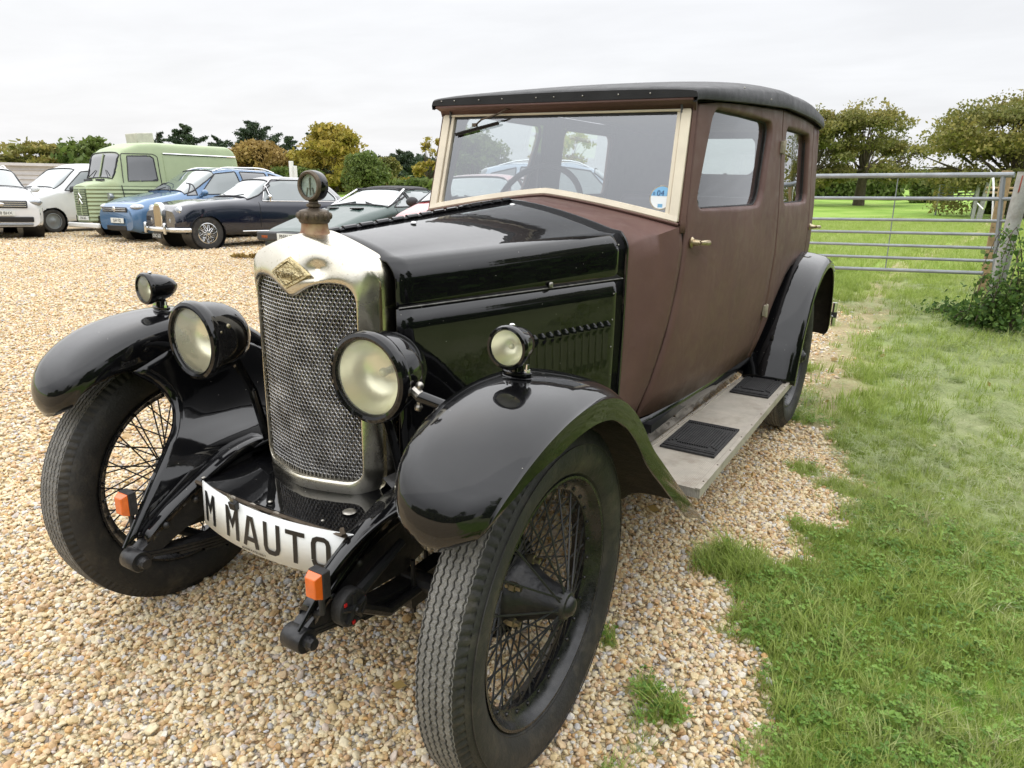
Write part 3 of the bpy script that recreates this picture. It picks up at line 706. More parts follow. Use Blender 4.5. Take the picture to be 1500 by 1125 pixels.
# ---- front wings
def wing(path, widths, prof, sd, name, parent, mats, sub=70, nose=None, tail=None):
    """path (y,z); prof list of (x,h)"""
    P = crom(path, sub); d = np.gradient(P, axis=0); d /= np.linalg.norm(d, axis=1)[:, None]; nrm = np.stack([-d[:, 1], d[:, 0]], 1)
    if nrm[sub // 2][1] < 0: nrm = -nrm
    cum = np.r_[0, np.cumsum(np.linalg.norm(np.diff(P, axis=0), axis=1))]; T = cum[-1]
    rows = []
    for i in range(sub):
        s0 = cum[i]; k = 1.0; dh = 0
        if nose and s0 < nose[0]:
            e = 1 - s0 / nose[0]; k = nose[1] + (1 - nose[1]) * math.sqrt(max(0, 1 - e**2.2)); 
        if tail and T - s0 < tail[0]:
            e = 1 - (T - s0) / tail[0]; k = tail[1] + (1 - tail[1]) * math.sqrt(max(0, 1 - e**2.2))
        xc = .605; row = []
        for j, (x, h) in enumerate(prof):
            kk = k if (x > xc or nose is None or len(nose) < 3) else (1 - (1 - k) * nose[2])
            X_ = xc + (x - xc) * kk
            if nose and h < -.04: h = -.04 + (h + .04) * min(1, max(.02, (s0 - .07) / .25))
            if nose and h < -.036 and T - s0 < .16: h = -.036 + (h + .036) * max(.08, (T - s0) / .16)
            row.append((sd * X_, P[i][0] + nrm[i][0] * h, P[i][1] + nrm[i][1] * h))
        rows.append(row)
    return rows, P
fprof = [(.446, -.112), (.447, -.085), (.449, -.060), (.451, -.045), (.455, -.034), (.464, -.022), (.48, -.013), (.505, -.006), (.54, -.001), (.575, .001), (.61, .001), (.645, -.001), (.675, -.006), (.698, -.013), (.715, -.022), (.727, -.030), (.7325, -.0335), (.7345, -.0335), (.735, -.036), (.735, -.060), (.7345, -.078), (.731, -.080)]
fprof = [(x + max(0, .56 - x) * .22, h) for x, h in fprof]
fpath = [(-.352, .650), (-.360, .680), (-.354, .718), (-.330, .762), (-.282, .805), (-.215, .840), (-.14, .861), (-.05, .872), (.04, .870), (.12, .852), (.20, .812), (.28, .750), (.37, .660), (.47, .580), (.58, .493), (.70, .400), (.80, .322), (.868, .270)]
for sd in (1, -1):
    rows, P = wing(fpath, None, fprof, sd, 'front_wing', car, None, 90, nose=(.34, .30, 1.0))
    mb = MB(); mb.grid(rows); w_ = mb.build('front_wing', [M['black'], M['dusty']], car, ang=50, solid=.0035, inner=1)
    if sd < 0: pass
    # valance between wing and chassis
    top = [(r[0]) for r in rows]
    mb = MB(); G = []
    A5 = [(.474, -.190, .748), (.462, -.135, .700), (.446, -.112, .650), (.405, -.140, .605), (.365, -.190, .572), (.330, -.255, .520), (.305, -.320, .450), (.293, -.372, .385)]
    Bm = [(.471, -.02, .800), (.460, .00, .74), (.440, .02, .66), (.40, .01, .60), (.36, -.01, .575), (.325, -.04, .555), (.30, -.09, .52), (.296, -.15, .468)]
    C5 = [(.471, .16, .765), (.458, .17, .72), (.436, .18, .65), (.40, .18, .60), (.36, .17, .565), (.33, .16, .54), (.30, .15, .52), (.296, .15, .50)]
    D5 = [(.470, .42, .545), (.448, .44, .54), (.44, .46, .53), (.42, .46, .52), (.39, .46, .51), (.36, .46, .50), (.33, .46, .49), (.30, .46, .48)]
    E5 = [(.470, .80, .275), (.45, .80, .30), (.445, .80, .32), (.43, .80, .34), (.42, .80, .36), (.40, .80, .38), (.38, .80, .40), (.36, .80, .42)]
    cols = [crom([S[k] for S in (A5, Bm, C5, D5, E5)], 34) for k in range(8)]
    for i in range(34):
        G.append([(sd * p[0], p[1], p[2]) for p in crom([cols[k][i] for k in range(8)], 26)])
    mb.grid(G); mb.build('wing_valance', M['black'], w_, ang=60, solid=.003, off=0)
    mb = MB(); mb.tube([(sd * p[0], p[1], p[2]) for p in crom(A5, 30)], .004, 6); mb.build('valance_bead', M['black'], w_)
    # panel from the chassis up to the bonnet side, hides the engine bay
    mb = MB(); mb.grid([[(sd * (.296 + (bsurf(max(.04, min(y, .85)), .56) - .01 - .296) * f), y, .50 + f * .06) for f in (0, .5, 1)] for y in np.linspace(-.02, .86, 12)]); mb.build('engine_shield', M['iron'], car, solid=.003)
# ---- rear wings
rprof = [(.50, .0), (.52, .004), (.56, .006), (.60, .005), (.64, .001), (.675, -.006), (.70, -.014), (.717, -.024), (.726, -.033), (.731, -.038), (.733, -.042), (.733, -.068), (.729, -.071)]
rpath = [(2.24, .338), (2.27, .42), (2.31, .52), (2.37, .62), (2.45, .71), (2.55, .79), (2.67, .85), (2.82, .886), (2.96, .886), (3.08, .855), (3.17, .79), (3.23, .70), (3.265, .60), (3.28, .50), (3.285, .40)]
for sd in (1, -1):
    rows, P = wing(rpath, None, rprof, sd, 'rear_wing', car, None, 70, tail=(.08, .8))
    mb = MB(); mb.grid(rows); rw = mb.build('rear_wing', [M['black'], M['dusty']], car, ang=50, solid=.0035, inner=1)
    mb = MB(); mb.grid([[(sd * (.497), p[0] + (2.70 - p[0]) * f, p[1] + (.50 - p[1]) * f * (1 if p[1] > .5 else 0) - .004) for f in (0, .35, .7)] for p in P]); mb.build('inner_arch', M['dusty'], rw, solid=.004)
    mb = MB(); mb.tube([(sd * .72, 3.45, .42), (sd * .72, 3.45, .56)], .016, 12, sx=1); mb.tube([(sd * .45, 3.42, .48), (sd * .72, 3.44, .48)], .010, 8); mb.build('rear_overrider', M['chrome'], car)
    mb = MB(); mb.tube([(sd * .72, 3.45, .472), (sd * .72, 3.45, .504)], .019, 12); mb.build('overrider_band', M['mud'], car)

# ---- wheels
TR = .381; RW = .059
def tyre_mesh():
    prof = []  # (x, r, kind) from outer bead over tread to inner bead
    half = [(.020, .266), (.034, .272), (.048, .288), (.0565, .308), (.059, .326), (.0575, .342), (.053, .354), (.0505, .3575)]
    shoulder = [(.0500, .3585), (.0475, .3655), (.0435, .3705), (.0395, .3725)]
    tread = []
    gw = .0022
    gro = [.0345, .0207, .0069]
    xs_ = [.0395]
    pts = []
    edge = .0385
    xr = sorted([e for g_ in (gro + [-g_ for g_ in gro]) for e in (g_ - gw, g_ + gw)], reverse=True)
    cur = edge
    seq = []
    for g_ in sorted(gro + [-g_ for g_ in gro], reverse=True):
        seq += [(g_ + gw, 0), (g_ + gw * .75, 1), (g_ - gw * .75, 1), (g_ - gw, 0)]
    for x, gdep in seq:
        crown = TR - .0025 * (x / .04)**2
        tread.append((x, crown - (.0055 if gdep else 0), 'z'))
    P = [(x, r, 's') for x, r in half] + [(x, r, 'l') for x, r in shoulder[:3]] + [(.0385, TR - .0028, 'e')] + tread + [(-.0385, TR - .0028, 'e')] + [(-x, r, 'l') for x, r in shoulder[:3][::-1]] + [(-x, r, 's') for x, r in half[::-1]]
    NA = 600; per = 4
    rows = []; tri = [-1, 0, 1, 0]
    for i in range(NA):
        a = 2 * PI * i / NA; tz = tri[i % per] * .0017; lug = (i % 5) in (0, 1, 2); row = []
        for x, r, k in P:
            rr = r; xx = x
            if k == 'z': xx += tz
            elif k == 'l' and not lug: rr -= .0045; xx *= .985
            elif k == 'e': xx += tz * .6
            row.append((xx, rr * math.cos(a), rr * math.sin(a)))
        rows.append(row)
    mb = MB(); mb.grid(rows, closeu=True)
    n = len(P) - 1
    kinds = [P[j][2] + P[j + 1][2] for j in range(n)]
    for i in range(NA):
        for j in range(n):
            if kinds[j] in ('zz', 'ez', 'ze'): mb.m[i * n + j] = 1
    # raised side-wall band and lettering-like ribs
    mb.tube([(.0585, .345 * math.cos(a), .345 * math.sin(a)) for a in np.linspace(0, 2 * PI, 120, endpoint=False)], .0016, 4, closed=True)
    mb.tube([(.0405, .280 * math.cos(a), .280 * math.sin(a)) for a in np.linspace(0, 2 * PI, 120, endpoint=False)], .0015, 4, closed=True)
    return mb.mesh('tyre', [M['rubber'], M['tread']], 40, fix=False)
M['rimblack'] = mat('rim_black', (.010, .010, .011), .24, var=.3, scale=20, rvar=.2, dirt=((.10, .085, .065), .25, 18))
tm = tyre_mesh()
def rim_mesh():
    mb = MB()
    mb.lathe([(.262, .034), (.266, .040), (.272, .040), (.272, .034), (.262, .028), (.255, .016), (.240, .008), (.240, -.008), (.255, -.016), (.262, -.028), (.272, -.034), (.272, -.040), (.266, -.040), (.262, -.034), (.2585, -.028), (.2515, -.017), (.237, -.010), (.237, .010), (.2515, .017), (.2585, .028)], (0, 0, 0), (1, 0, 0), 96, closed=True)
    for k in range(60):
        a = 2 * PI * k / 60 + .03; s_ = 1 if k % 2 else -1
        mb.ball((s_ * .013, .2440 * math.cos(a), .2440 * math.sin(a)), .0055, 4)
    return mb.mesh('rim', M['rimblack'], 40)
rm = rim_mesh()
def hub_mesh():
    mb = MB()
    mb.lathe([(0, .093), (.010, .092), (.018, .089), (.021, .084), (.023, .080), (.029, .078), (.032, .072), (.037, .050), (.045, .020), (.054, -.005), (.070, -.030), (.080, -.044), (.080, -.056), (.05, -.06)], (0, 0, 0), (1, 0, 0), 40)
    return mb.mesh('hub', M['iron'], 40)
hm = hub_mesh()
def spoke_mesh():
    mb = MB()
    for k in range(20):   # outer long spokes from nose of hub
        a = 2 * PI * k / 20; off = .75 * (1 if k % 2 else -1)
        p = Vector((.070, .029 * math.cos(a), .029 * math.sin(a))); b_ = a + off * .42; mb.tube([p, (.006, .238 * math.cos(b_), .238 * math.sin(b_))], .0023, 5)
    for k in range(40):   # inner spokes from rear flange, crossed
        a = 2 * PI * k / 40 + .08; off = (1 if k % 2 else -1)
        p = Vector((-.045, .078 * math.cos(a), .078 * math.sin(a))); b_ = a + off * .78; mb.tube([p, (-.004 if k % 4 < 2 else .004, .238 * math.cos(b_), .238 * math.sin(b_))], .0022, 5)
    return mb.mesh('spokes', M['spoke'], 60)
M['spoke'] = mat('black_spoke', (.016, .016, .017), .38, var=.3, scale=30)
sm = spoke_mesh()
def wheel(x, y, sd, steer, front):
    w = bpy.data.objects.new('wheel', None); w.empty_display_size = .1; COL.objects.link(w); w.parent = car; w.location = (x, y, TR); w.rotation_euler = (rng.uniform(0, 6), 0, (0 if sd > 0 else PI) + steer)
    for nm, me in (('tyre', tm), ('rim', rm), ('spokes', sm), ('hub', hm)):
        o = bpy.data.objects.new(nm, me); COL.objects.link(o); o.parent = w
    # brake drum with adjusters on the back
    mb = MB(); mb.lathe([(.05, -.060), (.105, -.060), (.112, -.064), (.118, -.075), (.118, -.120), (.122, -.122), (.122, -.128), (0, -.130)], (0, 0, 0), (1, 0, 0), 48)
    mb.lathe([(.05, -.054), (.078, -.054), (.078, -.064)], (0, 0, 0), (1, 0, 0), 40)
    mb.build('brake_drum', M['black'], w)
    mb = MB()
    for k in range(5):
        a = 2 * PI * k / 5; c = (0, .072 * math.cos(a), .072 * math.sin(a)); mb.lathe([(0, -.005), (.007, -.006), (.0075, -.018), (.0115, -.019), (.0115, -.032), (.009, -.034), (.009, -.054)], c, (1, 0, 0), 6)
    mb.build('wheel_nut', M['brass'], w)
    return w
ST = .0283
wheel(.619, 0, 1, ST, 1); wheel(-.619, 0, -1, ST, 1); wheel(.619, 2.674, 1, 0, 0); wheel(-.619, 2.674, -1, 0, 0)

# ---- radiator
def front_y(x, d=0): return -.084 + .045 * min(1.4, (abs(x) / .165))**1.5
rad = empty('radiator'); rad.parent = car
NP = 160
def top_outline(x):   # shell top edge
    ax = abs(x); return 1.121 - .052 * (ax / .17)**1.25 
outer = []
hx = .199; pts_o = []
for x in np.linspace(0, .150, 10): pts_o.append((x, top_outline(x)))
x0, z0 = .150, top_outline(.150)
for a in np.linspace(.35, PI / 2, 9)[1:]: pts_o.append((.150 + .049 * math.sin(a) * 1.0 - .0 , z0 - .060 * (1 - math.cos(a)) * 1.0 - .004))
zz = pts_o[-1][1]
for z in np.linspace(zz - .02, .555, 12): pts_o.append((hx, z))
for a in np.linspace(0, PI / 2, 8)[1:]: pts_o.append((hx - .050 * (1 - math.cos(a)), .555 - .050 * math.sin(a)))
for x in np.linspace(.12, 0, 5): pts_o.append((x, .505))
full_o = pts_o + [(-x, z) for x, z in pts_o[-2:0:-1]]
pts_i = []
for x, z in ((0, .980), (.012, .983), (.03, .993), (.05, 1.004), (.075, 1.0125), (.10, 1.015), (.125, 1.0135)): pts_i.append((x, z))
for a in np.linspace(0, PI / 2, 7)[1:]: pts_i.append((.125 + .036 * math.sin(a), .975 + .0385 * math.cos(a)))
for z in np.linspace(.95, .572, 12): pts_i.append((.161, z))
for a in np.linspace(0, PI / 2, 6)[1:]: pts_i.append((.161 - .030 * (1 - math.cos(a)), .572 - .030 * math.sin(a)))
for x in np.linspace(.10, 0, 4): pts_i.append((x, .542))
full_i = pts_i + [(-x, z) for x, z in pts_i[-2:0:-1]]
def resample(poly, key, n=NP):
    """resample by angle about (0,.8) with vertical squash so that rays match"""
    P = np.array(poly); c = np.array([0, .80]); out = []
    for a in np.linspace(0, 2 * PI, n, endpoint=False):
        d = np.array([math.sin(a), math.cos(a) * 1.5]); best = None
        for i in range(len(P)):
            p = P[i] - c; q = P[(i + 1) % len(P)] - c; e = q - p; den = d[0] * e[1] - d[1] * e[0]
            if abs(den) < 1e-12: continue
            t = (p[0] * e[1] - p[1] * e[0]) / den; u = (p[0] * d[1] - p[1] * d[0]) / den
            if t > 0 and -1e-9 <= u <= 1 + 1e-9 and (best is None or t > best): best = t
        out.append(c + d * best)
    return np.array(out)
RO = resample(full_o, 0); RI = resample(full_i, 0)
rows = []
for t, y, rel in ((0, .050, 0), (0, .02, 0), (0, -.002, 0), (.03, .006, 1), (.10, .0015, 1), (.22, .0, 1), (.40, -.002, 1), (.6, -.003, 1), (.8, -.003, 1), (.93, -.001, 1), (1.0, .004, 1), (1.02, .010, 1), (1.02, .026, 1)):
    row = []
    for o_, i_ in zip(RO, RI):
        p = o_ + (i_ - o_) * t; up = max(0, (p[1] - .99) / .13)   # header leans back
        wside = np.clip((abs(o_[0]) - .150) / .049, 0, 1) * np.clip((1.05 - o_[1]) / .06, 0, 1)
        if 0 < t <= .93 and wside > 0:
            ys_side = np.interp(t, [0, .03, .10, .22, .40, .60, .80, .93], [0, .030, .020, .006, -.010, -.022, -.031, -.036])
            yf = front_y(p[0]) + y + .040 * up**1.8
            row.append((p[0], min(yf + (ys_side - yf) * wside, .05), p[1])); continue
        if rel: 
            dent = .020 * math.exp(-((p[0] - .066)**2 / .0009 + (p[1] - 1.040)**2 / .00022))
            yy = front_y(p[0]) + y + .040 * up**1.8 + dent
        else: yy = y + (.010 * up if y < .01 else 0)
        row.append((p[0], min(yy, .05), p[1]))
    rows.append(row)
mb = MB(); mb.grid(rows, closev=True); shell = mb.build('radiator_shell', M['nickel'], rad, ang=60)
sub = shell.modifiers.new('sub', 'SUBSURF'); sub.levels = sub.render_levels = 1
# honeycomb core
mb = MB(); pt_ = .0108; r_ = pt_ / math.sqrt(3); P_i = np.array(full_i)
def inside(x, z, P):
    c = False; j = len(P) - 1
    for i in range(len(P)):
        if ((P[i][1] > z) != (P[j][1] > z)) and (x < (P[j][0] - P[i][0]) * (z - P[i][1]) / (P[j][1] - P[i][1]) + P[i][0]): c = not c
        j = i
    return c
rowi = 0; z = .545
while z < 1.018:
    xo = (rowi % 2) * pt_ / 2
    for k in range(-17, 18):
        x = k * pt_ + xo
        if not inside(x, z, P_i): continue
        cx_ = rng.normal(0, .00025); yb = front_y(x) + .016 + rng.normal(0, .0006)
        ring = []
        for rr, dy, dz in ((r_ * 1.0, .0025, 0), (r_ * .90, 0, 0), (r_ * .74, .0005, 0), (r_ * .52, .007, .0006), (r_ * .45, .014, .0006)):
            ring.append([(x + cx_ + rr * math.sin(2 * PI * q / 6), yb + dy, z + dz + rr * math.cos(2 * PI * q / 6)) for q in range(6)])
        mb.grid(ring, closev=True)
    rowi += 1; z += pt_ * .866
mb.build('honeycomb_core', M['core'], rad, ang=20, fix=False)
mb = MB(); mb.grid([[(x, front_y(x) + .030, z) for z in np.linspace(.53, 1.03, 4)] for x in np.linspace(-.17, .17, 14)]); mb.build('core_back', M['ink'], rad)
# badge : leaning diamond
mb = MB(); bc = (.0, 1.028)
def bpnt(x, z, d): up = max(0, (z - .99) / .13); return (x, front_y(x) - .002 - d + .040 * up**1.8, z)
D_ = [(0, 1.066), (.030, 1.050), (.060, 1.031), (.030, 1.013), (0, .998), (-.030, 1.013), (-.060, 1.031), (-.030, 1.050)]
vs = [bpnt(x, z, .0045) for x, z in D_]; vs2 = [bpnt(x * 1.04, (z - 1.03) * 1.06 + 1.03, -.001) for x, z in D_]; n = len(vs)
mb.add(vs + [bpnt(0, 1.03, .0055)] + vs2, [(i, (i + 1) % n, n) for i in range(n)] + [(i, n + 1 + i, n + 1 + (i + 1) % n, (i + 1) % n) for i in range(n)])
bd_ = mb.build('badge', M['badge'], rad, ang=25)
mb = MB(); mb.tube([bpnt(x * .80, (z - 1.03) * .78 + 1.03, .0062) for x, z in [D_[i] for i in (0, 2, 4, 6)]], .0012, 4, closed=True); mb.build('badge_border', M['brass'], bd_)
t_ = text('Riley', .024, (0, front_y(0) - .0085 + .0018, 1.029), (PI / 2 + .22, math.radians(-6), 0), M['brass'], 'badge_lettering', bd_, .0012, sx=1.15)
# filler neck, cap, motometer
mb = MB(); mb.lathe([(.042, -.012), (.034, .0), (.031, .008), (.030, .016), (.030, .030)], (0, .008, 1.116), (0, 0, 1), 40); mb.build('filler_neck', M['copper'], rad)
mb = MB(); prof = [(.028, .020), (.032, .020), (.035, .024), (.0365, .031), (.0365, .041), (.033, .047), (.026, .050), (.014, .052), (.012, .054), (.0165, .057), (.0165, .062), (.011, .065), (.009, .072)]
mb.lathe(prof, (0, .008, 1.118), (0, 0, 1), 40)
for k in range(10):
    a = 2 * PI * k / 10; mb.ball((.0355 * math.cos(a), .008 + .0355 * math.sin(a), 1.154), .006, 6, (1, 1, 1.4))
cap = mb.build('filler_cap', M['bronze'], rad)
mc = Vector((0, .008, 1.118 + .068 + .034))
mb = MB(); ax = Vector((0.06, -1, 0.02)).normalized(); mb.lathe([(0, -.020), (.026, -.020), (.0325, -.016), (.0345, -.006), (.0345, .006), (.0325, .012), (.028, .0135), (.026, .012), (.0255, .006)], mc, ax, 48); moto = mb.build('temperature_gauge', M['black'], rad)
mb = MB(); mb.lathe([(.0342, .009), (.0335, .0125), (.0305, .0165), (.0262, .0160), (.0250, .011)], mc, ax, 48); mb.build('gauge_bezel', M['bronze'], moto)
mb = MB(); mb.lathe([(0, .0075), (.0255, .0075)], mc, ax, 40); mb.build('gauge_dial', M['dial'], moto)
mb = MB(); mb.tube([mc + ax * .0085 + Vector((0, 0, -.02)), mc + ax * .0085 + Vector((0, 0, .018))], .0022, 6); 
for dx in (-.012, .012): mb.tube([mc + ax * .0085 + Vector((dx, 0, -.022)), mc + ax * .0085 + Vector((dx * .6, 0, -.004))], .0022, 6)
mb.build('gauge_tube', M['steel'], moto)
mb = MB(); mb.lathe([(0, .0125), (.0255, .0122)], mc, ax, 40); mb.build('gauge_glass', M['glass'], moto)

# ---- lamps
def headlamp(sd):
    c = Vector((sd * .284, -.131, .847)); ax = Vector((sd * .04, -1, -.01)).normalized()
    h = bpy.data.objects.new('headlight', None); h.empty_display_size = .1; COL.objects.link(h); h.parent = car
    mb = MB(); mb.lathe([(0, -.135), (.02, -.133), (.045, -.124), (.068, -.104), (.082, -.078), (.089, -.050), (.092, -.022), (.0925, -.004)], c, ax, 64)
    b = mb.build('lamp_shell', M['black'], h)
    mb = MB(); mb.lathe([(.0925, -.012), (.0965, -.010), (.0985, -.002), (.0985, .008), (.095, .015), (.088, .018), (.082, .016), (.0795, .010), (.079, .004)], c, ax, 72); mb.build('lamp_rim', M['black'], h)
    mb = MB(); mb.lathe([(.0795, .006), (.074, -.022), (.060, -.045), (.042, -.058), (.02, -.064), (0, -.065)], c, ax, 48); mb.build('reflector', M['reflector'], h)
    mb = MB(); mb.ball(c - ax * .042, .010, 8); mb.tube([c - ax * .064, c - ax * .048], .008, 8); mb.build('bulb', M['lens'], h)
    mb = MB(); mb.lathe([(.080, .008), (.06, .0135), (.03, .0165), (0, .0172)], c, ax, 48); mb.build('lens', M['headlens'], h)
    # bracket: side fork, bar to the wing
    mb = MB(); s0 = Vector((sd * .092, .035, -.035)); mb.tube([c + Vector((sd * .088, .03, -.02)), c + Vector((sd * .105, .03, -.03))], .012, 10)
    mb.ball(c + Vector((sd * .100, .035, -.010)), .009, 6); mb.ball(c + Vector((sd * .100, .030, -.055)), .009, 6); mb.tube([c + Vector((sd * .100, .035, -.010)), c + Vector((sd * .102, .03, -.060))], .006, 6)
    mb.build('lamp_bracket', M['steel'], h)
    mb = MB(); mb.tube([c + Vector((sd * .10, .03, -.03)), c + Vector((sd * .185, .055, -.055))], .013, 12); mb.build('lamp_bar', M['black'], h); mb = MB(); mb.tube([c + Vector((-sd * .05, .07, -.06)), Vector((sd * .23, -.02, .70)), Vector((sd * .235, .02, .55))], .012, 8); mb.build('lamp_stay', M['black'], h)
    mb = MB(); mb.ball(c + Vector((-sd * .078, .035, .038)), .008, 8, (1, 1, 1)); mb.ball(c + Vector((-sd * .090, .006, .030)), .004, 6); mb.build('lamp_screw', M['brass'], h)
M['headlens'] = None
def lensmat(name, tint, k):
    m = bpy.data.materials.new(name); m.use_nodes = True; t = m.node_tree; t.nodes.clear(); L = t.links.new
    o = node(t, 'ShaderNodeOutputMaterial'); tr = node(t, 'ShaderNodeBsdfTransparent'); tr.inputs[0].default_value = (*tint, 1)
    d = node(t, 'ShaderNodeBsdfTranslucent'); d.inputs[0].default_value = (.80, .80, .56, 1); df = node(t, 'ShaderNodeBsdfDiffuse'); df.inputs[0].default_value = (.88, .88, .74, 1)
    g = node(t, 'ShaderNodeBsdfGlossy'); g.inputs['Roughness'].default_value = .06
    a = node(t, 'ShaderNodeAddShader'); L(d.outputs[0], a.inputs[0]); L(df.outputs[0], a.inputs[1])
    m0 = node(t, 'ShaderNodeMixShader'); m0.inputs[0].default_value = k; L(tr.outputs[0], m0.inputs[1]); L(df.outputs[0], m0.inputs[2])
    lw = node(t, 'ShaderNodeLayerWeight', i_Blend=.25); mm = node(t, 'ShaderNodeMath', operation='MULTIPLY_ADD', use_clamp=True); L(lw.outputs['Fresnel'], mm.inputs[0]); mm.inputs[1].default_value = 1; mm.inputs[2].default_value = .03
    mx = node(t, 'ShaderNodeMixShader'); L(mm.outputs[0], mx.inputs[0]); L(m0.outputs[0], mx.inputs[1]); L(g.outputs[0], mx.inputs[2]); L(mx.outputs[0], o.inputs[0])
    t.nodes.remove(d); t.nodes.remove(a)
    return m
M['headlens'] = lensmat('fluted_headlamp_glass', (.98, .97, .88), .20)
M['sidelens'] = lensmat('side_lamp_glass', (.97, .96, .88), .15)
for sd in (1, -1): headlamp(sd)
def sidelamp(sd):
    c = Vector((sd * .574, -.062, .938)); ax = Vector((sd * .05, -1, .02)).normalized()
    h = bpy.data.objects.new('side_lamp', None); h.empty_display_size = .1; COL.objects.link(h); h.parent = car
    mb = MB(); mb.lathe([(0, -.085), (.008, -.083), (.020, -.072), (.031, -.052), (.038, -.026), (.0405, -.002)], c, ax, 40); mb.build('lamp_shell', M['black'], h)
    mb = MB(); mb.lathe([(.0405, -.004), (.0430, -.002), (.0435, .006), (.041, .011), (.036, .012), (.034, .007)], c, ax, 40); mb.build('lamp_rim', M['black'], h)
    mb = MB(); mb.lathe([(.035, .006), (.030, -.016), (.016, -.030), (0, -.034)], c, ax, 32); mb.build('reflector', M['reflector'], h)
    mb = MB(); mb.lathe([(.0355, .007), (.020, .0115), (0, .013)], c, ax, 32); mb.build('lens', M['sidelens'], h)
    mb = MB(); mb.ball(c - ax * .012, .006, 6); mb.build('bulb', M['lens'], h)
    mb = MB(); mb.tube([c + Vector((0, .035, -.034)), c + Vector((0, .035, -.060))], [.013, .016], 16)
    bz = .878; bc_ = Vector((sd * .574, -.028, bz - .001))
    for z, k in ((-.010, 1.0), (.0, .92)):
        P = [(bc_.x + .036 * k * math.cos(a), bc_.y + .017 * k * math.sin(a), bc_.z + z) for a in np.linspace(0, 2 * PI, 28, endpoint=False)]
        mb.add(P + [(p[0], p[1], p[2] + .008) for p in P], [tuple(range(28))[::-1], tuple(range(28, 56))] + [(i, (i + 1) % 28, 28 + (i + 1) % 28, 28 + i) for i in range(28)])
    mb.build('lamp_base', M['black'], h, bevel=.002)
    mb = MB()
    for q in (-1, 1): mb.lathe([(0, .012), (.003, .012), (.004, .002), (.0065, .002), (.0065, -.005)], bc_ + Vector((q * .025, -.002, .012)), (0, 0, 1), 6)
    mb.ball(c + Vector((0, .012, .042)), .006, 5, (1, 1, .5)); mb.build('lamp_screw', M['chrome'], h)
for sd in (1, -1): sidelamp(sd)
# ---- direction indicators
for sd in (1, -1):
    c = Vector((sd * .318, -.338, .482)); h = bpy.data.objects.new('indicator', None); COL.objects.link(h); h.parent = car; h.empty_display_size = .05
    mb = MB(); mb.add([(c.x - .019, c.y - .004, c.z - .028), (c.x + .019, c.y - .004, c.z - .028), (c.x + .019, c.y - .004, c.z + .028), (c.x - .019, c.y - .004, c.z + .028), (c.x - .013, c.y - .020, c.z - .022), (c.x + .013, c.y - .020, c.z - .022), (c.x + .013, c.y - .020, c.z + .020), (c.x - .013, c.y - .020, c.z + .020)], [(0, 1, 2, 3), (4, 7, 6, 5), (0, 4, 5, 1), (1, 5, 6, 2), (2, 6, 7, 3), (3, 7, 4, 0)])
    mb.build('amber_lens', M['orange'], h, bevel=.002)
    mb = MB(); mb.box((c.x, c.y + .006, c.z), (.04, .020, .058)); mb.tube([(c.x, c.y + .008, c.z - .028), (c.x, c.y + .008, c.z - .070), (sd * .29, c.y + .01, c.z - .082)], .007, 8); mb.build('indicator_back', M['mud'], h, bevel=.002)
# ---- friction damper on the near dumb iron (both sides)
for sd in (1, -1):
    c = Vector((sd * .325, -.262, .392)); h = bpy.data.objects.new('friction_damper', None); COL.objects.link(h); h.parent = car; h.empty_display_size = .05
    mb = MB(); mb.lathe([(0, -.016), (.039, -.016), (.041, -.013), (.041, .008), (.039, .011), (.033, .012), (.032, .009), (.012, .009)], c, (sd, 0, 0), 44); mb.build('damper_disc', M['mud'], h)
    mb = MB(); 
    for k in range(5): a = 2 * PI * k / 5 + .3; e = Vector((0, math.cos(a), math.sin(a))); mb.tube([c + Vector((sd * .012, 0, 0)), c + Vector((sd * .012, 0, 0)) + e * .034], [.009, .005], 6)
    mb.lathe([(0, .026), (.006, .026), (.007, .022), (.013, .020), (.013, .008)], c, (sd, 0, 0), 6); mb.build('damper_star', M['iron'], h)
    mb = MB()
    for k in range(3): a = 2 * PI * k / 5 + .3 + k * .9; mb.box(c + Vector((sd * .0125, .031 * math.cos(a), .031 * math.sin(a))), (.003, .007, .007))
    mb.build('damper_mark', M['red'], h)
    mb = MB(); mb.tube([c + Vector((-sd * .008, 0, 0)), Vector((sd * .315, -.08, .455))], [.016, .010], 8, sx=.4 if 0 else 1); mb.tube([c + Vector((-sd * .008, 0, 0)), Vector((sd * .31, -.13, .30)), Vector((sd * .31, 0, .30))], [.014, .012, .012], 8)
    mb.build('damper_arm', M['iron'], h)
# near side: deep side plate on the iron
for sd in (1, -1):
    mb = MB(); q = [(-.30, .44), (-.18, .515), (-.02, .535), (.10, .52), (.10, .40), (-.05, .36), (-.20, .37), (-.31, .395)]
    mb.prism([(a, b) for a, b in q], .270, .276, lambda a, b, h_: (sd * (h_ + .02), a, b)); mb.build('iron_side_plate', M['iron'], car)
for sd in (1, -1):
    mb = MB(); rows = []
    for (y, z, xi, xo) in ((.02, .556, .245, .305), (-.06, .548, .245, .305), (-.14, .520, .246, .304), (-.21, .486, .248, .304), (-.28, .446, .252, .303), (-.335, .402, .256, .300)):
        rows.append([(sd * xi, y, z - .022), (sd * xi, y, z - .004), (sd * (xi + .004), y, z), (sd * (xi + xo) / 2, y, z + .003), (sd * (xo - .004), y, z), (sd * xo, y, z - .006), (sd * xo, y, z - .022)])
    mb.grid([[p for p in r] for r in crom3(rows)]); mb.build('iron_cover', M['black'], car, ang=50, solid=.003)
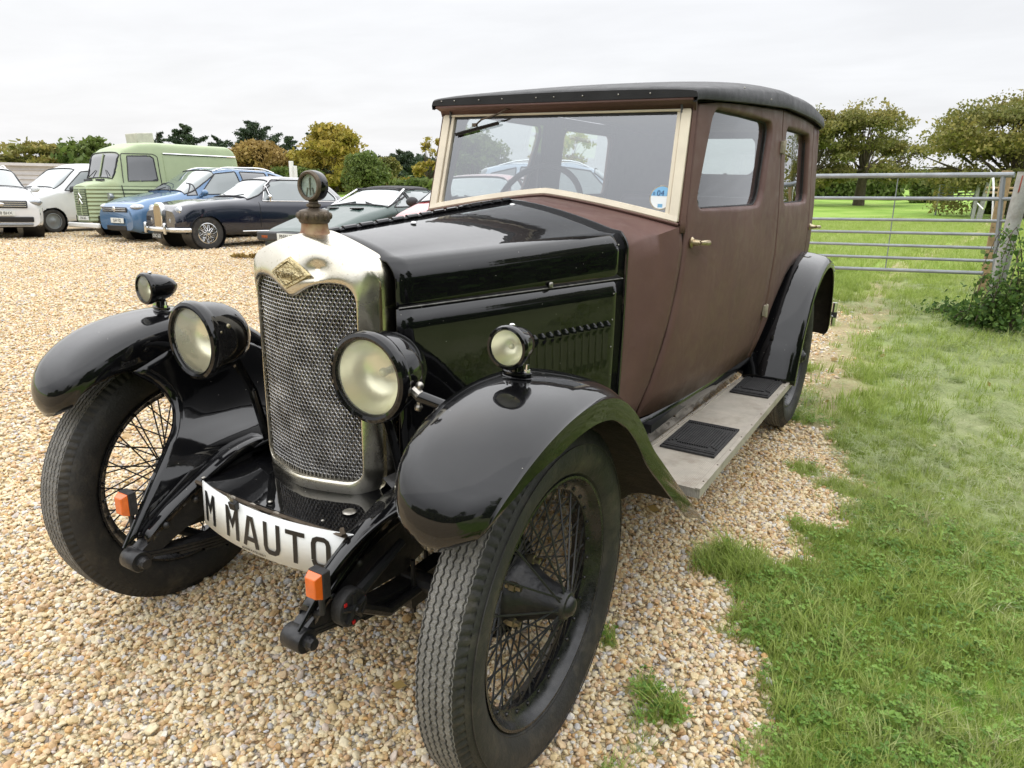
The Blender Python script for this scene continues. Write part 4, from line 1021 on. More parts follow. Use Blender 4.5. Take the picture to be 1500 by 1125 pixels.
# ---- number plate, curved, hung on the apron
npl = empty('number_plate'); npl.parent = car
Rp = .704; xc_, yc_, ph_ = .0725, -.2332, .123
def np_(s, z, d=0):   # s = arc length from centre
    a = s / Rp + ph_; return (xc_ + (Rp + d) * math.sin(a) - Rp * math.sin(ph_), yc_ + Rp * math.cos(ph_) - (Rp + d) * math.cos(a), z + .029 - .0522 * s)
def npz(s): return 0
mb = MB(); rows = []
for s in np.linspace(-.268, .212, 40): rows.append([np_(s, .484, 0), np_(s, .373, .004)])
mb.grid(rows); plate = mb.build('plate_panel', M['white'], npl, solid=.003, off=0)
def glyph(ch):
    """strokes of the 50x79 letters as polylines in mm (origin bottom-left), stroke width 14"""
    w, h = 50, 79
    return {'M': [[(7, 0), (7, 79)], [(43, 0), (43, 79)], [(7, 76), (25, 36), (43, 76)]],
            'A': [[(5, 0), (21, 77)], [(45, 0), (29, 77)], [(20, 72), (30, 72)], [(12, 20), (38, 20)]],
            'U': [[(7, 79), (7, 20), (10, 11), (17, 7), (33, 7), (40, 11), (43, 20), (43, 79)]],
            'T': [[(0, 72), (50, 72)], [(25, 72), (25, 0)]],
            'O': [[(7, 20), (10, 11), (17, 7), (33, 7), (40, 11), (43, 20), (43, 59), (40, 68), (33, 72), (17, 72), (10, 68), (7, 59), (7, 20)]]}[ch]
mb = MB()
def pl(s, z, d=.0030):
    f = (z - .373) / .111; p = np_(s, z, (1 - f) * .004 + d); return p
zb_ = .388
for ch, s0 in (('M', -.253), ('M', -.157), ('A', -.093), ('U', -.029), ('T', .035), ('O', .099)):
    for st in glyph(ch):
        n = len(st); L_ = []; R_ = []
        for i, (x, y) in enumerate(st):
            a = np.array(st[max(i - 1, 0)], float); b = np.array(st[min(i + 1, n - 1)], float)
            p = np.array([x, y], float)
            d = b - a; d /= np.linalg.norm(d); m_ = np.array([-d[1], d[0]]); wd = 5.6
            if 0 < i < n - 1:
                d1 = p - a; d1 /= np.linalg.norm(d1); m1 = np.array([-d1[1], d1[0]]); wd = 5.6 / max(.5, abs(m1 @ m_))
            L_.append(p + m_ * wd); R_.append(p - m_ * wd)
        for i in range(n - 1):
            seg = 4 if abs(st[i + 1][0] - st[i][0]) > 10 else 1
            for q in range(seg):
                f0, f1 = q / seg, (q + 1) / seg
                A_ = [L_[i] + (L_[i + 1] - L_[i]) * f0, L_[i] + (L_[i + 1] - L_[i]) * f1, R_[i] + (R_[i + 1] - R_[i]) * f1, R_[i] + (R_[i + 1] - R_[i]) * f0]
                mb.add([pl(s0 + p[0] * .001, zb_ + min(max(p[1], 0), 79) * .001) for p in A_], [(0, 1, 2, 3)])
mb.build('plate_lettering', M['ink'], npl, fix=False)
text('MOTOR PLATES DIRECT', .0075, pl(-.06, .3795), (PI / 2, 0, 0), M['ink'], 'plate_maker_line', npl, .0002)
# bulldog clip
mb = MB(); c = Vector(pl(-.115, .483)); mb.box(c + Vector((0, -.004, -.004)), (.022, .014, .020), Matrix.Rotation(.2, 3, 'X')); clip = mb.build('bulldog_clip', M['iron'], npl, bevel=.002)
mb = MB()
for q in (-1, 1): mb.tube([c + Vector((q * .004, -.008, .006)), c + Vector((q * .009, -.014, .020)), c + Vector((q * .003, -.016, .027)), c + Vector((-q * .0, -.013, .018)), c + Vector((q * .002, -.008, .006))], .0011, 5)
mb.build('clip_wire', M['steel'], clip)

def split_loose(o):
    """one object per separate piece of the mesh"""
    me = o.data; nv = len(me.vertices); par = list(range(nv))
    def f(a):
        while par[a] != a: par[a] = par[par[a]]; a = par[a]
        return a
    for e in me.edges: a, b_ = f(e.vertices[0]), f(e.vertices[1]); par[a] = b_
    groups = {}
    for p in me.polygons: groups.setdefault(f(p.vertices[0]), []).append(p)
    if len(groups) < 2: return
    nm = o.name.split('.')[0]
    for i, ps in enumerate(groups.values()):
        mp = {}; vs = []; fs = []
        for p in ps:
            q = []
            for v in p.vertices:
                if v not in mp: mp[v] = len(vs); vs.append(tuple(me.vertices[v].co))
                q.append(mp[v])
            fs.append(tuple(q))
        m2 = bpy.data.meshes.new(nm); m2.from_pydata(vs, [], fs)
        for m_ in me.materials: m2.materials.append(m_)
        m2.polygons.foreach_set('use_smooth', [True] * len(fs)); m2.set_sharp_from_angle(angle=math.radians(40))
        if i == 0: o.data = m2; tgt = o
        else: c = o.copy(); c.data = m2; COL.objects.link(c)
for o in list(scene.objects):
    if o.type == 'MESH' and o.name.split('.')[0] in ('door_seal', 'roof_stud', 'rivet', 'bonnet_button', 'apron_stud', 'apron_boss', 'wheel_nut', 'lamp_screw', 'edge_strip', 'screw', 'side_frame', 'damper_mark', 'drip_rail'): split_loose(o)
# ================================================================== ground
bnd = np.array([(-8, 1.35), (-1.5, 1.12), (.16, .96), (.6, .91), (.8, 1.04), (.95, .98), (1.15, .90), (1.34, .93), (1.8, 1.0), (2.27, 1.02), (2.6, .86), (3.2, .74), (3.7, .68), (4.6, .62), (6.1, .62), (7.0, .45), (7.6, -.5), (9, -2.5), (14, -9), (40, -40), (600, -500)])
def vnoise(x, y, s, seed=0):
    """cheap smooth value noise"""
    r = np.random.default_rng(seed); T = r.random((64, 64)); X = x * s; Y = y * s; i = np.floor(X).astype(int); j = np.floor(Y).astype(int); fx = X - i; fy = Y - j
    fx = fx * fx * (3 - 2 * fx); fy = fy * fy * (3 - 2 * fy); g = lambda a, b: T[a % 64, b % 64]
    return (g(i, j) * (1 - fx) + g(i + 1, j) * fx) * (1 - fy) + (g(i, j + 1) * (1 - fx) + g(i + 1, j + 1) * fx) * fy
def fbm(x, y, s, seed=0): return (vnoise(x, y, s, seed) + .5 * vnoise(x, y, s * 2.1, seed + 1) + .25 * vnoise(x, y, s * 4.3, seed + 2)) / 1.75
def grassmask(x, y):
    d = x - np.interp(y, bnd[:, 0], bnd[:, 1]); w = .14 + .10 * np.clip(y - 2, 0, 3)
    m = np.clip(.5 + (d + (fbm(x, y, 4, 3) - .5) * .75 * (1 + .15 * np.clip(y - 2, 0, 4))) / w, 0, 1)
    m = np.maximum(m, np.clip((np.hypot(x, y) - 46) / 6, 0, 1))
    # tufts growing out in the gravel
    for cx, cy, r in ((.80, 1.02, .10), (.62, .42, .025), (.78, .30, .028), (.87, .25, .03), (.72, 2.85, .12), (.70, 3.3, .12), (.86, 2.05, .07)):
        m = np.maximum(m, np.clip(1.6 - np.hypot(x - cx, y - cy) / r, 0, 1) * .9)
    return m
def wearmask(x, y):
    px = np.interp(y, [2.2, 3.5, 6, 9, 12, 20, 60], [.75, .72, .60, .62, .8, 1.6, 4]); w = np.interp(y, [2.2, 3.5, 6, 9, 12, 60], [.10, .30, .34, .24, .22, .3])
    return np.clip(1.25 - np.abs(x - px + (fbm(x, y, 3, 9) - .5) * .5) / w, 0, 1) * np.clip((y - 2.1) / .6, 0, 1) * (.55 + .45 * fbm(x, y, 2.5, 5))
def drymask(x, y):
    k = np.clip((x - 1.12 + (fbm(x, y, 1.3, 12) - .5) * 1.5 - .35 * np.clip(2.2 - y, -1.5, 3)) / .6, 0, 1) * np.clip((9.2 - y + .2 * x) / 1.0, 0, 1)
    return k
def sg(n, near, far):
    u = np.linspace(-1, 1, n); a = math.asinh(far / near); return np.sinh(u * a) * near
gx = sg(430, .9, 700) + .3; gy = sg(430, .9, 700) + 1.0
X, Y = np.meshgrid(gx, gy, indexing='ij'); Z = terrain(X, Y)
G = grassmask(X, Y)
Z = Z + G * .012 * (vnoise(X, Y, 6, 4)) * (np.hypot(X, Y) < 30)
n = len(gx); idx = np.arange(n * n).reshape(n, n)
F = np.stack([idx[:-1, :-1], idx[1:, :-1], idx[1:, 1:], idx[:-1, 1:]], -1).reshape(-1, 4)
me = bpy.data.meshes.new('ground'); me.vertices.add(n * n); me.vertices.foreach_set('co', np.stack([X, Y, Z], -1).reshape(-1).astype(np.float32))
me.loops.add(F.size); me.loops.foreach_set('vertex_index', F.reshape(-1).astype(np.int32)); me.polygons.add(len(F)); me.polygons.foreach_set('loop_start', (np.arange(len(F)) * 4).astype(np.int32)); me.polygons.foreach_set('loop_total', np.full(len(F), 4, np.int32)); me.update(calc_edges=True)
me.polygons.foreach_set('use_smooth', [True] * len(F))
for nm, A in (('grass', G), ('wear', wearmask(X, Y)), ('dry', drymask(X, Y))):
    a = me.attributes.new(nm, 'FLOAT', 'POINT'); a.data.foreach_set('value', A.reshape(-1).astype(np.float32))
ground = bpy.data.objects.new('ground', me); COL.objects.link(ground); ground['kind'] = 'structure'
STONE = [(.0, (.44, .27, .12)), (.12, (.66, .50, .26)), (.28, (.72, .60, .37)), (.46, (.75, .66, .47)), (.62, (.64, .47, .28)), (.71, (.52, .32, .16)), (.79, (.76, .71, .60)), (.87, (.46, .45, .44)), (.93, (.66, .40, .15)), (1.0, (.60, .59, .60))]
def ground_mat():
    m, t, b = nt('gravel_and_grass'); L = t.links.new; tc = node(t, 'ShaderNodeTexCoord')
    def at_(nm): a = node(t, 'ShaderNodeAttribute', attribute_name=nm); return a.outputs['Fac']
    v = node(t, 'ShaderNodeTexVoronoi', i_Scale=62.0); L(tc.outputs['Object'], v.inputs['Vector'])
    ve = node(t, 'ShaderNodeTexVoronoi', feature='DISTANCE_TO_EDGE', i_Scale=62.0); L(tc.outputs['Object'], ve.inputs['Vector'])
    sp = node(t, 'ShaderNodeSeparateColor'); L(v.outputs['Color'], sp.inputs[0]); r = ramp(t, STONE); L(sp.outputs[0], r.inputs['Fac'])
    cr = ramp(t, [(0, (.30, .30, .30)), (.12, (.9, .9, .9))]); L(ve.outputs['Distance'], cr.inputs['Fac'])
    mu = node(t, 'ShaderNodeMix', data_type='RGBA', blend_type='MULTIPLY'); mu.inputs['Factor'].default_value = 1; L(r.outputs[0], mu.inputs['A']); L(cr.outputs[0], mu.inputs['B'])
    # broad variation
    nb = node(t, 'ShaderNodeTexNoise', i_Scale=.9, i_Detail=14.0, i_Roughness=.72); L(tc.outputs['Object'], nb.inputs['Vector']); rb = ramp(t, [(.3, (.80, .78, .76)), (.7, (1.12, 1.10, 1.06))]); L(nb.outputs['Fac'], rb.inputs['Fac'])
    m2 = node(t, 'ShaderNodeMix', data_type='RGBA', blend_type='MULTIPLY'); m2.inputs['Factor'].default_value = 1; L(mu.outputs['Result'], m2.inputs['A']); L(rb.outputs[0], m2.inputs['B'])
    # worn earth
    ne = node(t, 'ShaderNodeTexNoise', i_Scale=16.0, i_Detail=8.0); L(tc.outputs['Object'], ne.inputs['Vector']); re = ramp(t, [(.3, (.34, .26, .15)), (.7, (.50, .41, .26))]); L(ne.outputs['Fac'], re.inputs['Fac'])
    # grass
    n1 = node(t, 'ShaderNodeTexNoise', i_Scale=35.0, i_Detail=8.0, i_Roughness=.7); L(tc.outputs['Object'], n1.inputs['Vector'])
    n2 = node(t, 'ShaderNodeTexNoise', i_Scale=.35, i_Detail=8.0, i_Roughness=.6); L(tc.outputs['Object'], n2.inputs['Vector'])
    ad = node(t, 'ShaderNodeMath', operation='MULTIPLY_ADD'); L(n1.outputs['Fac'], ad.inputs[0]); ad.inputs[1].default_value = .45; L(n2.outputs['Fac'], ad.inputs[2])
    rg = ramp(t, [(.50, (.12, .21, .03)), (.68, (.21, .35, .05)), (.86, (.30, .42, .09))]); L(ad.outputs[0], rg.inputs['Fac'])
    rd = ramp(t, [(.50, (.22, .29, .09)), (.68, (.33, .38, .16)), (.86, (.42, .45, .24))]); L(ad.outputs[0], rd.inputs['Fac'])
    x1 = node(t, 'ShaderNodeMix', data_type='RGBA'); L(at_('dry'), x1.inputs['Factor']); L(rg.outputs[0], x1.inputs['A']); L(rd.outputs[0], x1.inputs['B'])
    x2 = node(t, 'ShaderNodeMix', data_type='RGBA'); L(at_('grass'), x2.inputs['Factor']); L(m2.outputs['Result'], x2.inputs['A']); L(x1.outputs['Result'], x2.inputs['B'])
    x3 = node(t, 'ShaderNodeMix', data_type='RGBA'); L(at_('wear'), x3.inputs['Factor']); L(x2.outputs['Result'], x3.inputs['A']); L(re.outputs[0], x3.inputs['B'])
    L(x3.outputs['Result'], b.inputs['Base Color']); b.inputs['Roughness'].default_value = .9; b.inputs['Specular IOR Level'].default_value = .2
    bp = node(t, 'ShaderNodeBump', i_Strength=.8, i_Distance=.012); L(ve.outputs['Distance'], bp.inputs['Height'])
    bp2 = node(t, 'ShaderNodeBump', i_Strength=.7, i_Distance=.03); L(n1.outputs['Fac'], bp2.inputs['Height']); L(bp.outputs[0], bp2.inputs['Normal']); L(bp2.outputs[0], b.inputs['Normal'])
    return m
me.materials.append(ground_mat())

# ------------------------------------------------------------------ scattering
def src_coll(name, objs):
    c = bpy.data.collections.new(name)
    for o in objs: c.objects.link(o)
    return c
def hid(me_): return bpy.data.objects.new(me_.name, me_)
def scatter(name, P, rot, scl, pick, val, coll, kindlabel=None):
    me_ = bpy.data.meshes.new(name); me_.vertices.add(len(P)); me_.vertices.foreach_set('co', P.astype(np.float32).reshape(-1))
    for nm, ty, A in (('rot', 'FLOAT_VECTOR', rot), ('scl', 'FLOAT_VECTOR', scl), ('pick', 'INT', pick), ('val', 'FLOAT', val)):
        a = me_.attributes.new(nm, ty, 'POINT'); a.data.foreach_set('vector' if ty == 'FLOAT_VECTOR' else 'value', np.asarray(A).astype(np.int32 if ty == 'INT' else np.float32).reshape(-1))
    o = bpy.data.objects.new(name, me_); COL.objects.link(o); o['kind'] = 'stuff'
    if kindlabel: o['label'], o['category'] = kindlabel
    g_ = bpy.data.node_groups.new(name, 'GeometryNodeTree'); g_.interface.new_socket('Geometry', in_out='INPUT', socket_type='NodeSocketGeometry'); g_.interface.new_socket('Geometry', in_out='OUTPUT', socket_type='NodeSocketGeometry')
    gi = g_.nodes.new('NodeGroupInput'); go = g_.nodes.new('NodeGroupOutput'); L = g_.links.new
    ci = g_.nodes.new('GeometryNodeCollectionInfo'); ci.inputs['Collection'].default_value = coll; ci.inputs['Separate Children'].default_value = True; ci.inputs['Reset Children'].default_value = True
    ip = g_.nodes.new('GeometryNodeInstanceOnPoints'); ip.inputs['Pick Instance'].default_value = True
    def na(nm, ty):
        q = g_.nodes.new('GeometryNodeInputNamedAttribute'); q.data_type = ty; q.inputs['Name'].default_value = nm; return [s_ for s_ in q.outputs if s_.name == 'Attribute' and s_.enabled][0]
    L(gi.outputs[0], ip.inputs['Points']); L(ci.outputs[0], ip.inputs['Instance']); L(na('pick', 'INT'), ip.inputs['Instance Index'])
    e2r = g_.nodes.new('FunctionNodeEulerToRotation'); L(na('rot', 'FLOAT_VECTOR'), e2r.inputs[0]); L(e2r.outputs[0], ip.inputs['Rotation']); L(na('scl', 'FLOAT_VECTOR'), ip.inputs['Scale']); L(ip.outputs[0], go.inputs[0])
    md = o.modifiers.new('scatter', 'NODES'); md.node_group = g_
    return o
def inst_mat(name, stops, rough=.7, spec=.3, trans=0, mode='LINEAR'):
    m, t, b = nt(name); L = t.links.new; a = node(t, 'ShaderNodeAttribute', attribute_name='val', attribute_type='INSTANCER'); r = ramp(t, stops, mode); L(a.outputs['Fac'], r.inputs['Fac'])
    tc = node(t, 'ShaderNodeTexCoord'); nz = node(t, 'ShaderNodeTexNoise', i_Scale=2.2 if not trans else 30.0, i_Detail=4.0); L(tc.outputs['Object'], nz.inputs['Vector']); rr = ramp(t, [(.3, (.78, .78, .78)), (.7, (1.12, 1.12, 1.12))]); L(nz.outputs['Fac'], rr.inputs['Fac'])
    mu = node(t, 'ShaderNodeMix', data_type='RGBA', blend_type='MULTIPLY'); mu.inputs['Factor'].default_value = 1; L(r.outputs[0], mu.inputs['A']); L(rr.outputs[0], mu.inputs['B']); L(mu.outputs['Result'], b.inputs['Base Color'])
    b.inputs['Roughness'].default_value = rough; b.inputs['Specular IOR Level'].default_value = spec
    if trans:
        o = [n_ for n_ in t.nodes if n_.type == 'OUTPUT_MATERIAL'][0]; tl = node(t, 'ShaderNodeBsdfTranslucent'); L(mu.outputs['Result'], tl.inputs[0]); mx = node(t, 'ShaderNodeMixShader'); mx.inputs[0].default_value = trans; L(b.outputs[0], mx.inputs[1]); L(tl.outputs[0], mx.inputs[2]); L(mx.outputs[0], o.inputs[0])
    return m
azc = math.atan2(FW[0], FW[1])
def polar_points(n, d0, d1, half, r):
    a = azc + r.uniform(-half, half, n); d = np.sqrt(r.uniform(d0**2, d1**2, n)); return CO[0] + np.sin(a) * d, CO[1] + np.cos(a) * d, d
# pebbles
smat = inst_mat('flint_pebbles', STONE, .62, .35)
stones = []
for k in range(9):
    bm = bmesh.new(); bmesh.ops.create_icosphere(bm, subdivisions=2, radius=1)
    r = np.random.default_rng(100 + k); sc = np.array([1, r.uniform(.6, .9), r.uniform(.42, .68)])
    planes = [(lambda v: v / np.linalg.norm(v))(r.normal(size=3)) for _ in range(6)]; lim = r.uniform(.62, .92, 6)
    for v in bm.verts:
        p = np.array(v.co)
        for q, l in zip(planes, lim):
            dd = p @ q
            if dd > l: p = p - q * (dd - l) * .85
        p = p * (1 + .07 * np.sin(p[0] * 5 + k) * np.cos(p[1] * 4 + k * 2)); v.co = Vector(p * sc)
    me_ = bpy.data.meshes.new('pebble'); bm.to_mesh(me_); bm.free(); me_.polygons.foreach_set('use_smooth', [True] * len(me_.polygons)); me_.set_sharp_from_angle(angle=math.radians(32)); me_.materials.append(smat); stones.append(hid(me_))
cst = src_coll('pebbles', stones)
r = np.random.default_rng(5); PX = []; 
for n_, d0, d1, s0 in ((165000, .35, 3.6, .0070), (190000, 3.6, 7.5, .0084), (160000, 7.5, 14, .0112), (190000, 14, 24, .0165)):
    x, y, d = polar_points(n_, d0, d1, math.radians(64 if d1 < 8 else 52), r); s_ = s0 * np.exp(r.normal(0, .26, n_)); PX.append(np.stack([x, y, s_], 1))
# a few stray stones around the car, any direction
Q = np.concatenate(PX); gm = grassmask(Q[:, 0], Q[:, 1]); wm = wearmask(Q[:, 0], Q[:, 1]); keep = (gm < r.uniform(.05, 1.0, len(Q))) & (wm < r.uniform(.2, 1, len(Q)))
keep |= (r.random(len(Q)) < .012) & (Q[:, 1] < 3)
Q = Q[keep]; z = terrain(Q[:, 0], Q[:, 1]) + Q[:, 2] * r.uniform(-.1, .75, len(Q))
big = r.random(len(Q)) < .02; Q[big, 2] *= 1.6
gravel = scatter('gravel_stones', np.stack([Q[:, 0], Q[:, 1], z], 1), np.stack([r.normal(0, .45, len(Q)), r.normal(0, .45, len(Q)), r.uniform(0, 6.28, len(Q))], 1), np.stack([Q[:, 2]] * 3, 1), r.integers(0, 9, len(Q)), r.random(len(Q)), cst, ('loose yellow and tan flint gravel covering the yard', 'gravel'))
# grass tufts
def blades_mesh(name, n_, spread, h0, h1, w, lean, m, seed, flat=0):
    r = np.random.default_rng(seed); mb = MB()
    for i in range(n_):
        a = r.uniform(0, 2 * PI); rad = spread * math.sqrt(r.random()); bx, by = rad * math.cos(a), rad * math.sin(a); h = r.uniform(h0, h1); la = r.uniform(0, 2 * PI); ln = r.uniform(.2, 1) * lean; ww = w * r.uniform(.7, 1.2); fa = la + PI / 2 + r.normal(0, .4)
        rows = []
        for k in range(4):
            u = k / 3; out = ln * u**1.6 * h; zz = h * (u if not flat else math.sin(u * PI) * .16) * (1 - .25 * ln * u); out = out if not flat else (u - .3) * h
            wk = ww * (1 - u**2 * .92); c = (bx + math.cos(la) * out, by + math.sin(la) * out, zz)
            rows.append([(c[0] - math.cos(fa) * wk, c[1] - math.sin(fa) * wk, c[2]), (c[0] + math.cos(fa) * wk, c[1] + math.sin(fa) * wk, c[2])])
        mb.grid(rows)
    me_ = mb.mesh(name, m, 80, fix=False); return hid(me_)
gmat = inst_mat('grass_blades', [(0, (.20, .27, .045)), (.45, (.34, .44, .09)), (.75, (.46, .53, .17)), (.92, (.50, .55, .24)), (1, (.50, .46, .26))], .5, .3, .35)
dmat = inst_mat('cut_grass', [(0, (.16, .24, .08)), (.4, (.30, .37, .15)), (.75, (.44, .48, .26)), (1, (.58, .55, .36))], .6, .25, .25)
lmat = inst_mat('clover_leaves', [(0, (.10, .20, .03)), (.6, (.18, .32, .05)), (1, (.27, .42, .09))], .5, .3, .3)
tufts = [blades_mesh('grass_tuft', 16, .022, .022, .050, .0013, .9, gmat, s_) for s_ in range(5)] + [blades_mesh('long_tuft', 18, .03, .05, .10, .0016, 1.0, gmat, 20 + s_) for s_ in range(2)]
ctf = src_coll('tufts', tufts)
def clover(name, seed, big=False):
    r = np.random.default_rng(seed); mb = MB()
    for i in range(9 if not big else 5):
        a = r.uniform(0, 2 * PI); rad = .03 * math.sqrt(r.random()); h = r.uniform(.010, .028); cx, cy = rad * math.cos(a), rad * math.sin(a); tx, ty = r.normal(0, .25, 2)
        for k in range(3):
            an = a + 2 * PI * k / 3 + r.normal(0, .15); L_ = r.uniform(.0055, .0095) * (1.9 if big else 1); wd = L_ * (.48 if not big else .30)
            pts = [(0, 0), (L_ * .5, wd), (L_ * .95, wd * .75), (L_, 0), (L_ * .95, -wd * .75), (L_ * .5, -wd)]
            P_ = [(cx + px_ * math.cos(an) - py_ * math.sin(an), cy + px_ * math.sin(an) + py_ * math.cos(an), h + (px_ * tx + py_ * ty) * .8 + abs(py_) * .35) for px_, py_ in pts]
            mb.add(P_, [(0, 1, 2, 3), (0, 3, 4, 5)])
    return hid(mb.mesh(name, lmat, 80, fix=False))
ccl = src_coll('clover', [clover('clover_patch', s_) for s_ in range(3)] + [clover('leafy_weed', 40 + s_, True) for s_ in range(2)])
cdr = src_coll('clippings', [blades_mesh('clipping', 14, .06, .05, .12, .0011, 1, dmat, 60 + s_, 1) for s_ in range(4)])
def lawn(n_, d0, d1, half, s0, coll, name, label, pick, cond, zoff=0, tilt=.12, val=None, seed=1):
    r = np.random.default_rng(seed); x, y, d = polar_points(n_, d0, d1, half, r); k = cond(x, y, r); x, y = x[k], y[k]; n_ = len(x)
    s_ = s0 * np.exp(r.normal(0, .22, n_)); s_ = s_ * (.75 + .6 * fbm(x, y, 3, 31)); v = (r.random(n_) * .55 + .7 * fbm(x, y, 1.6, 33) - .08) if val is None else val(x, y, r)
    v = np.clip(v, 0, 1)
    return scatter(name, np.stack([x, y, terrain(x, y) + zoff + grassmask(x, y) * .006], 1), np.stack([r.normal(0, tilt, n_), r.normal(0, tilt, n_), r.uniform(0, 6.28, n_)], 1), np.stack([s_] * 3, 1), pick(x, y, r), v, coll, (label, 'grass'))
gc = lambda x, y, r: (grassmask(x, y) > r.uniform(.1, 1.0, len(x))) & (wearmask(x, y) * 1.3 < r.uniform(0.1, 1.15, len(x)))
wide = math.radians(64)
lawn(66000, .35, 4.2, wide, .74, ctf, 'short_grass', 'short green grass beside the gravel', lambda x, y, r: np.where((r.random(len(x)) < .05) | (np.hypot(x - .8, y - 1.02) < .11), 5 + r.integers(0, 2, len(x)), r.integers(0, 5, len(x))), lambda x, y, r: gc(x, y, r) & (r.random(len(x)) > .75 * drymask(x, y)), seed=1)
lawn(76000, 4.2, 11, wide, 1.45, ctf, 'yard_grass', 'short green grass in front of the gate', lambda x, y, r: r.integers(0, 5, len(x)), lambda x, y, r: gc(x, y, r) & (r.random(len(x)) > .80 * drymask(x, y)), seed=2, val=lambda x, y, r: r.random(len(x)) * .5 + .6 * fbm(x, y, 1.2, 33) - .05)
lawn(60000, 11, 34, math.radians(46), 2.6, ctf, 'field_grass', 'bright green meadow grass beyond the gate', lambda x, y, r: r.integers(0, 5, len(x)), gc, seed=3, val=lambda x, y, r: .35 + r.random(len(x)) * .45)
lawn(13000, .35, 4.5, wide, .72, ccl, 'clover', 'clover and small weeds growing in the grass', lambda x, y, r: np.where(r.random(len(x)) < .06, 3 + r.integers(0, 2, len(x)), r.integers(0, 3, len(x))), lambda x, y, r: (grassmask(x, y) > .4) & (fbm(x, y, 2.2, 55) + .25 * (y < 1.8) > .42 + .35 * drymask(x, y)), zoff=.010, val=lambda x, y, r: r.random(len(x)), seed=4)
lawn(52000, .8, 11, wide, .78, cdr, 'grass_clippings', 'pale cut grass lying in drifts on the bank', lambda x, y, r: r.integers(0, 4, len(x)), lambda x, y, r: drymask(x, y) * .9 + .14 * (y > 1.2) * (grassmask(x, y) > .5) > r.random(len(x)), zoff=.016, tilt=.2, val=lambda x, y, r: r.random(len(x)) * .6 + .5 * fbm(x, y, 2.5, 71) , seed=6)
# ================================================================== trees, hedges, gate
def leaf_mat(name, stops, trans=.3):
    m, t, b = nt(name); L = t.links.new; a = node(t, 'ShaderNodeAttribute', attribute_name='v'); r = ramp(t, stops); L(a.outputs['Fac'], r.inputs['Fac']); L(r.outputs[0], b.inputs['Base Color']); b.inputs['Roughness'].default_value = .6; b.inputs['Specular IOR Level'].default_value = .25
    o = [n_ for n_ in t.nodes if n_.type == 'OUTPUT_MATERIAL'][0]; tl = node(t, 'ShaderNodeBsdfTranslucent'); L(r.outputs[0], tl.inputs[0]); mx = node(t, 'ShaderNodeMixShader'); mx.inputs[0].default_value = trans; L(b.outputs[0], mx.inputs[1]); L(tl.outputs[0], mx.inputs[2]); L(mx.outputs[0], o.inputs[0]); return m
LM = {
 'oak': leaf_mat('autumn_oak_leaves', [(0, (.10, .125, .035)), (.5, (.215, .21, .06)), (.8, (.33, .28, .08)), (1, (.36, .27, .09))]),
 'gold': leaf_mat('golden_oak_leaves', [(0, (.17, .17, .03)), (.5, (.36, .30, .055)), (.85, (.46, .34, .07)), (1, (.48, .28, .07))]),
 'rust': leaf_mat('rusty_leaves', [(0, (.20, .14, .045)), (.5, (.36, .25, .08)), (1, (.44, .32, .12))]),
 'green': leaf_mat('green_leaves', [(0, (.06, .10, .025)), (.6, (.15, .20, .05)), (1, (.24, .27, .08))]),
 'dark': leaf_mat('dark_cypress', [(0, (.035, .055, .032)), (.6, (.07, .10, .055)), (1, (.14, .16, .09))], .1),
 'bram': leaf_mat('bramble_leaves', [(0, (.035, .075, .016)), (.6, (.09, .17, .035)), (1, (.17, .25, .06))]),
}
BARK = mat('tree_bark', (.085, .065, .045), .9, var=.35, scale=5, bump=.5, bscale=20)
def leaves(P, size, seed, flat=.0, asp=1.5):
    r = np.random.default_rng(seed); n_ = len(P); u = r.normal(size=(n_, 3)); u[:, 2] *= (1 - flat); u /= np.linalg.norm(u, axis=1)[:, None]; w = np.cross(u, r.normal(size=(n_, 3))); w /= np.linalg.norm(w, axis=1)[:, None] + 1e-9
    s_ = size * np.exp(r.normal(0, .3, n_))[:, None]; u = u * s_ * asp * .5; w = w * s_ * .5
    V = np.stack([P - u, P + w * .9 - u * .1, P + u, P - w * .9 + u * .1], 1).reshape(-1, 3); return V
def leaf_object(name, P, size, m, parent, seed, v, flat=0, asp=1.5):
    V = leaves(P, size, seed, flat, asp); n_ = len(P); me_ = bpy.data.meshes.new(name); me_.vertices.add(len(V)); me_.vertices.foreach_set('co', V.astype(np.float32).reshape(-1)); me_.loops.add(4 * n_); me_.loops.foreach_set('vertex_index', np.arange(4 * n_, dtype=np.int32)); me_.polygons.add(n_); me_.polygons.foreach_set('loop_start', (np.arange(n_) * 4).astype(np.int32)); me_.polygons.foreach_set('loop_total', np.full(n_, 4, np.int32)); me_.update(calc_edges=True)
    a = me_.attributes.new('v', 'FLOAT', 'FACE'); a.data.foreach_set('value', np.clip(v, 0, 1).astype(np.float32)); me_.materials.append(m)
    o = bpy.data.objects.new(name, me_); COL.objects.link(o)
    if parent is not None: o.parent = parent
    return o
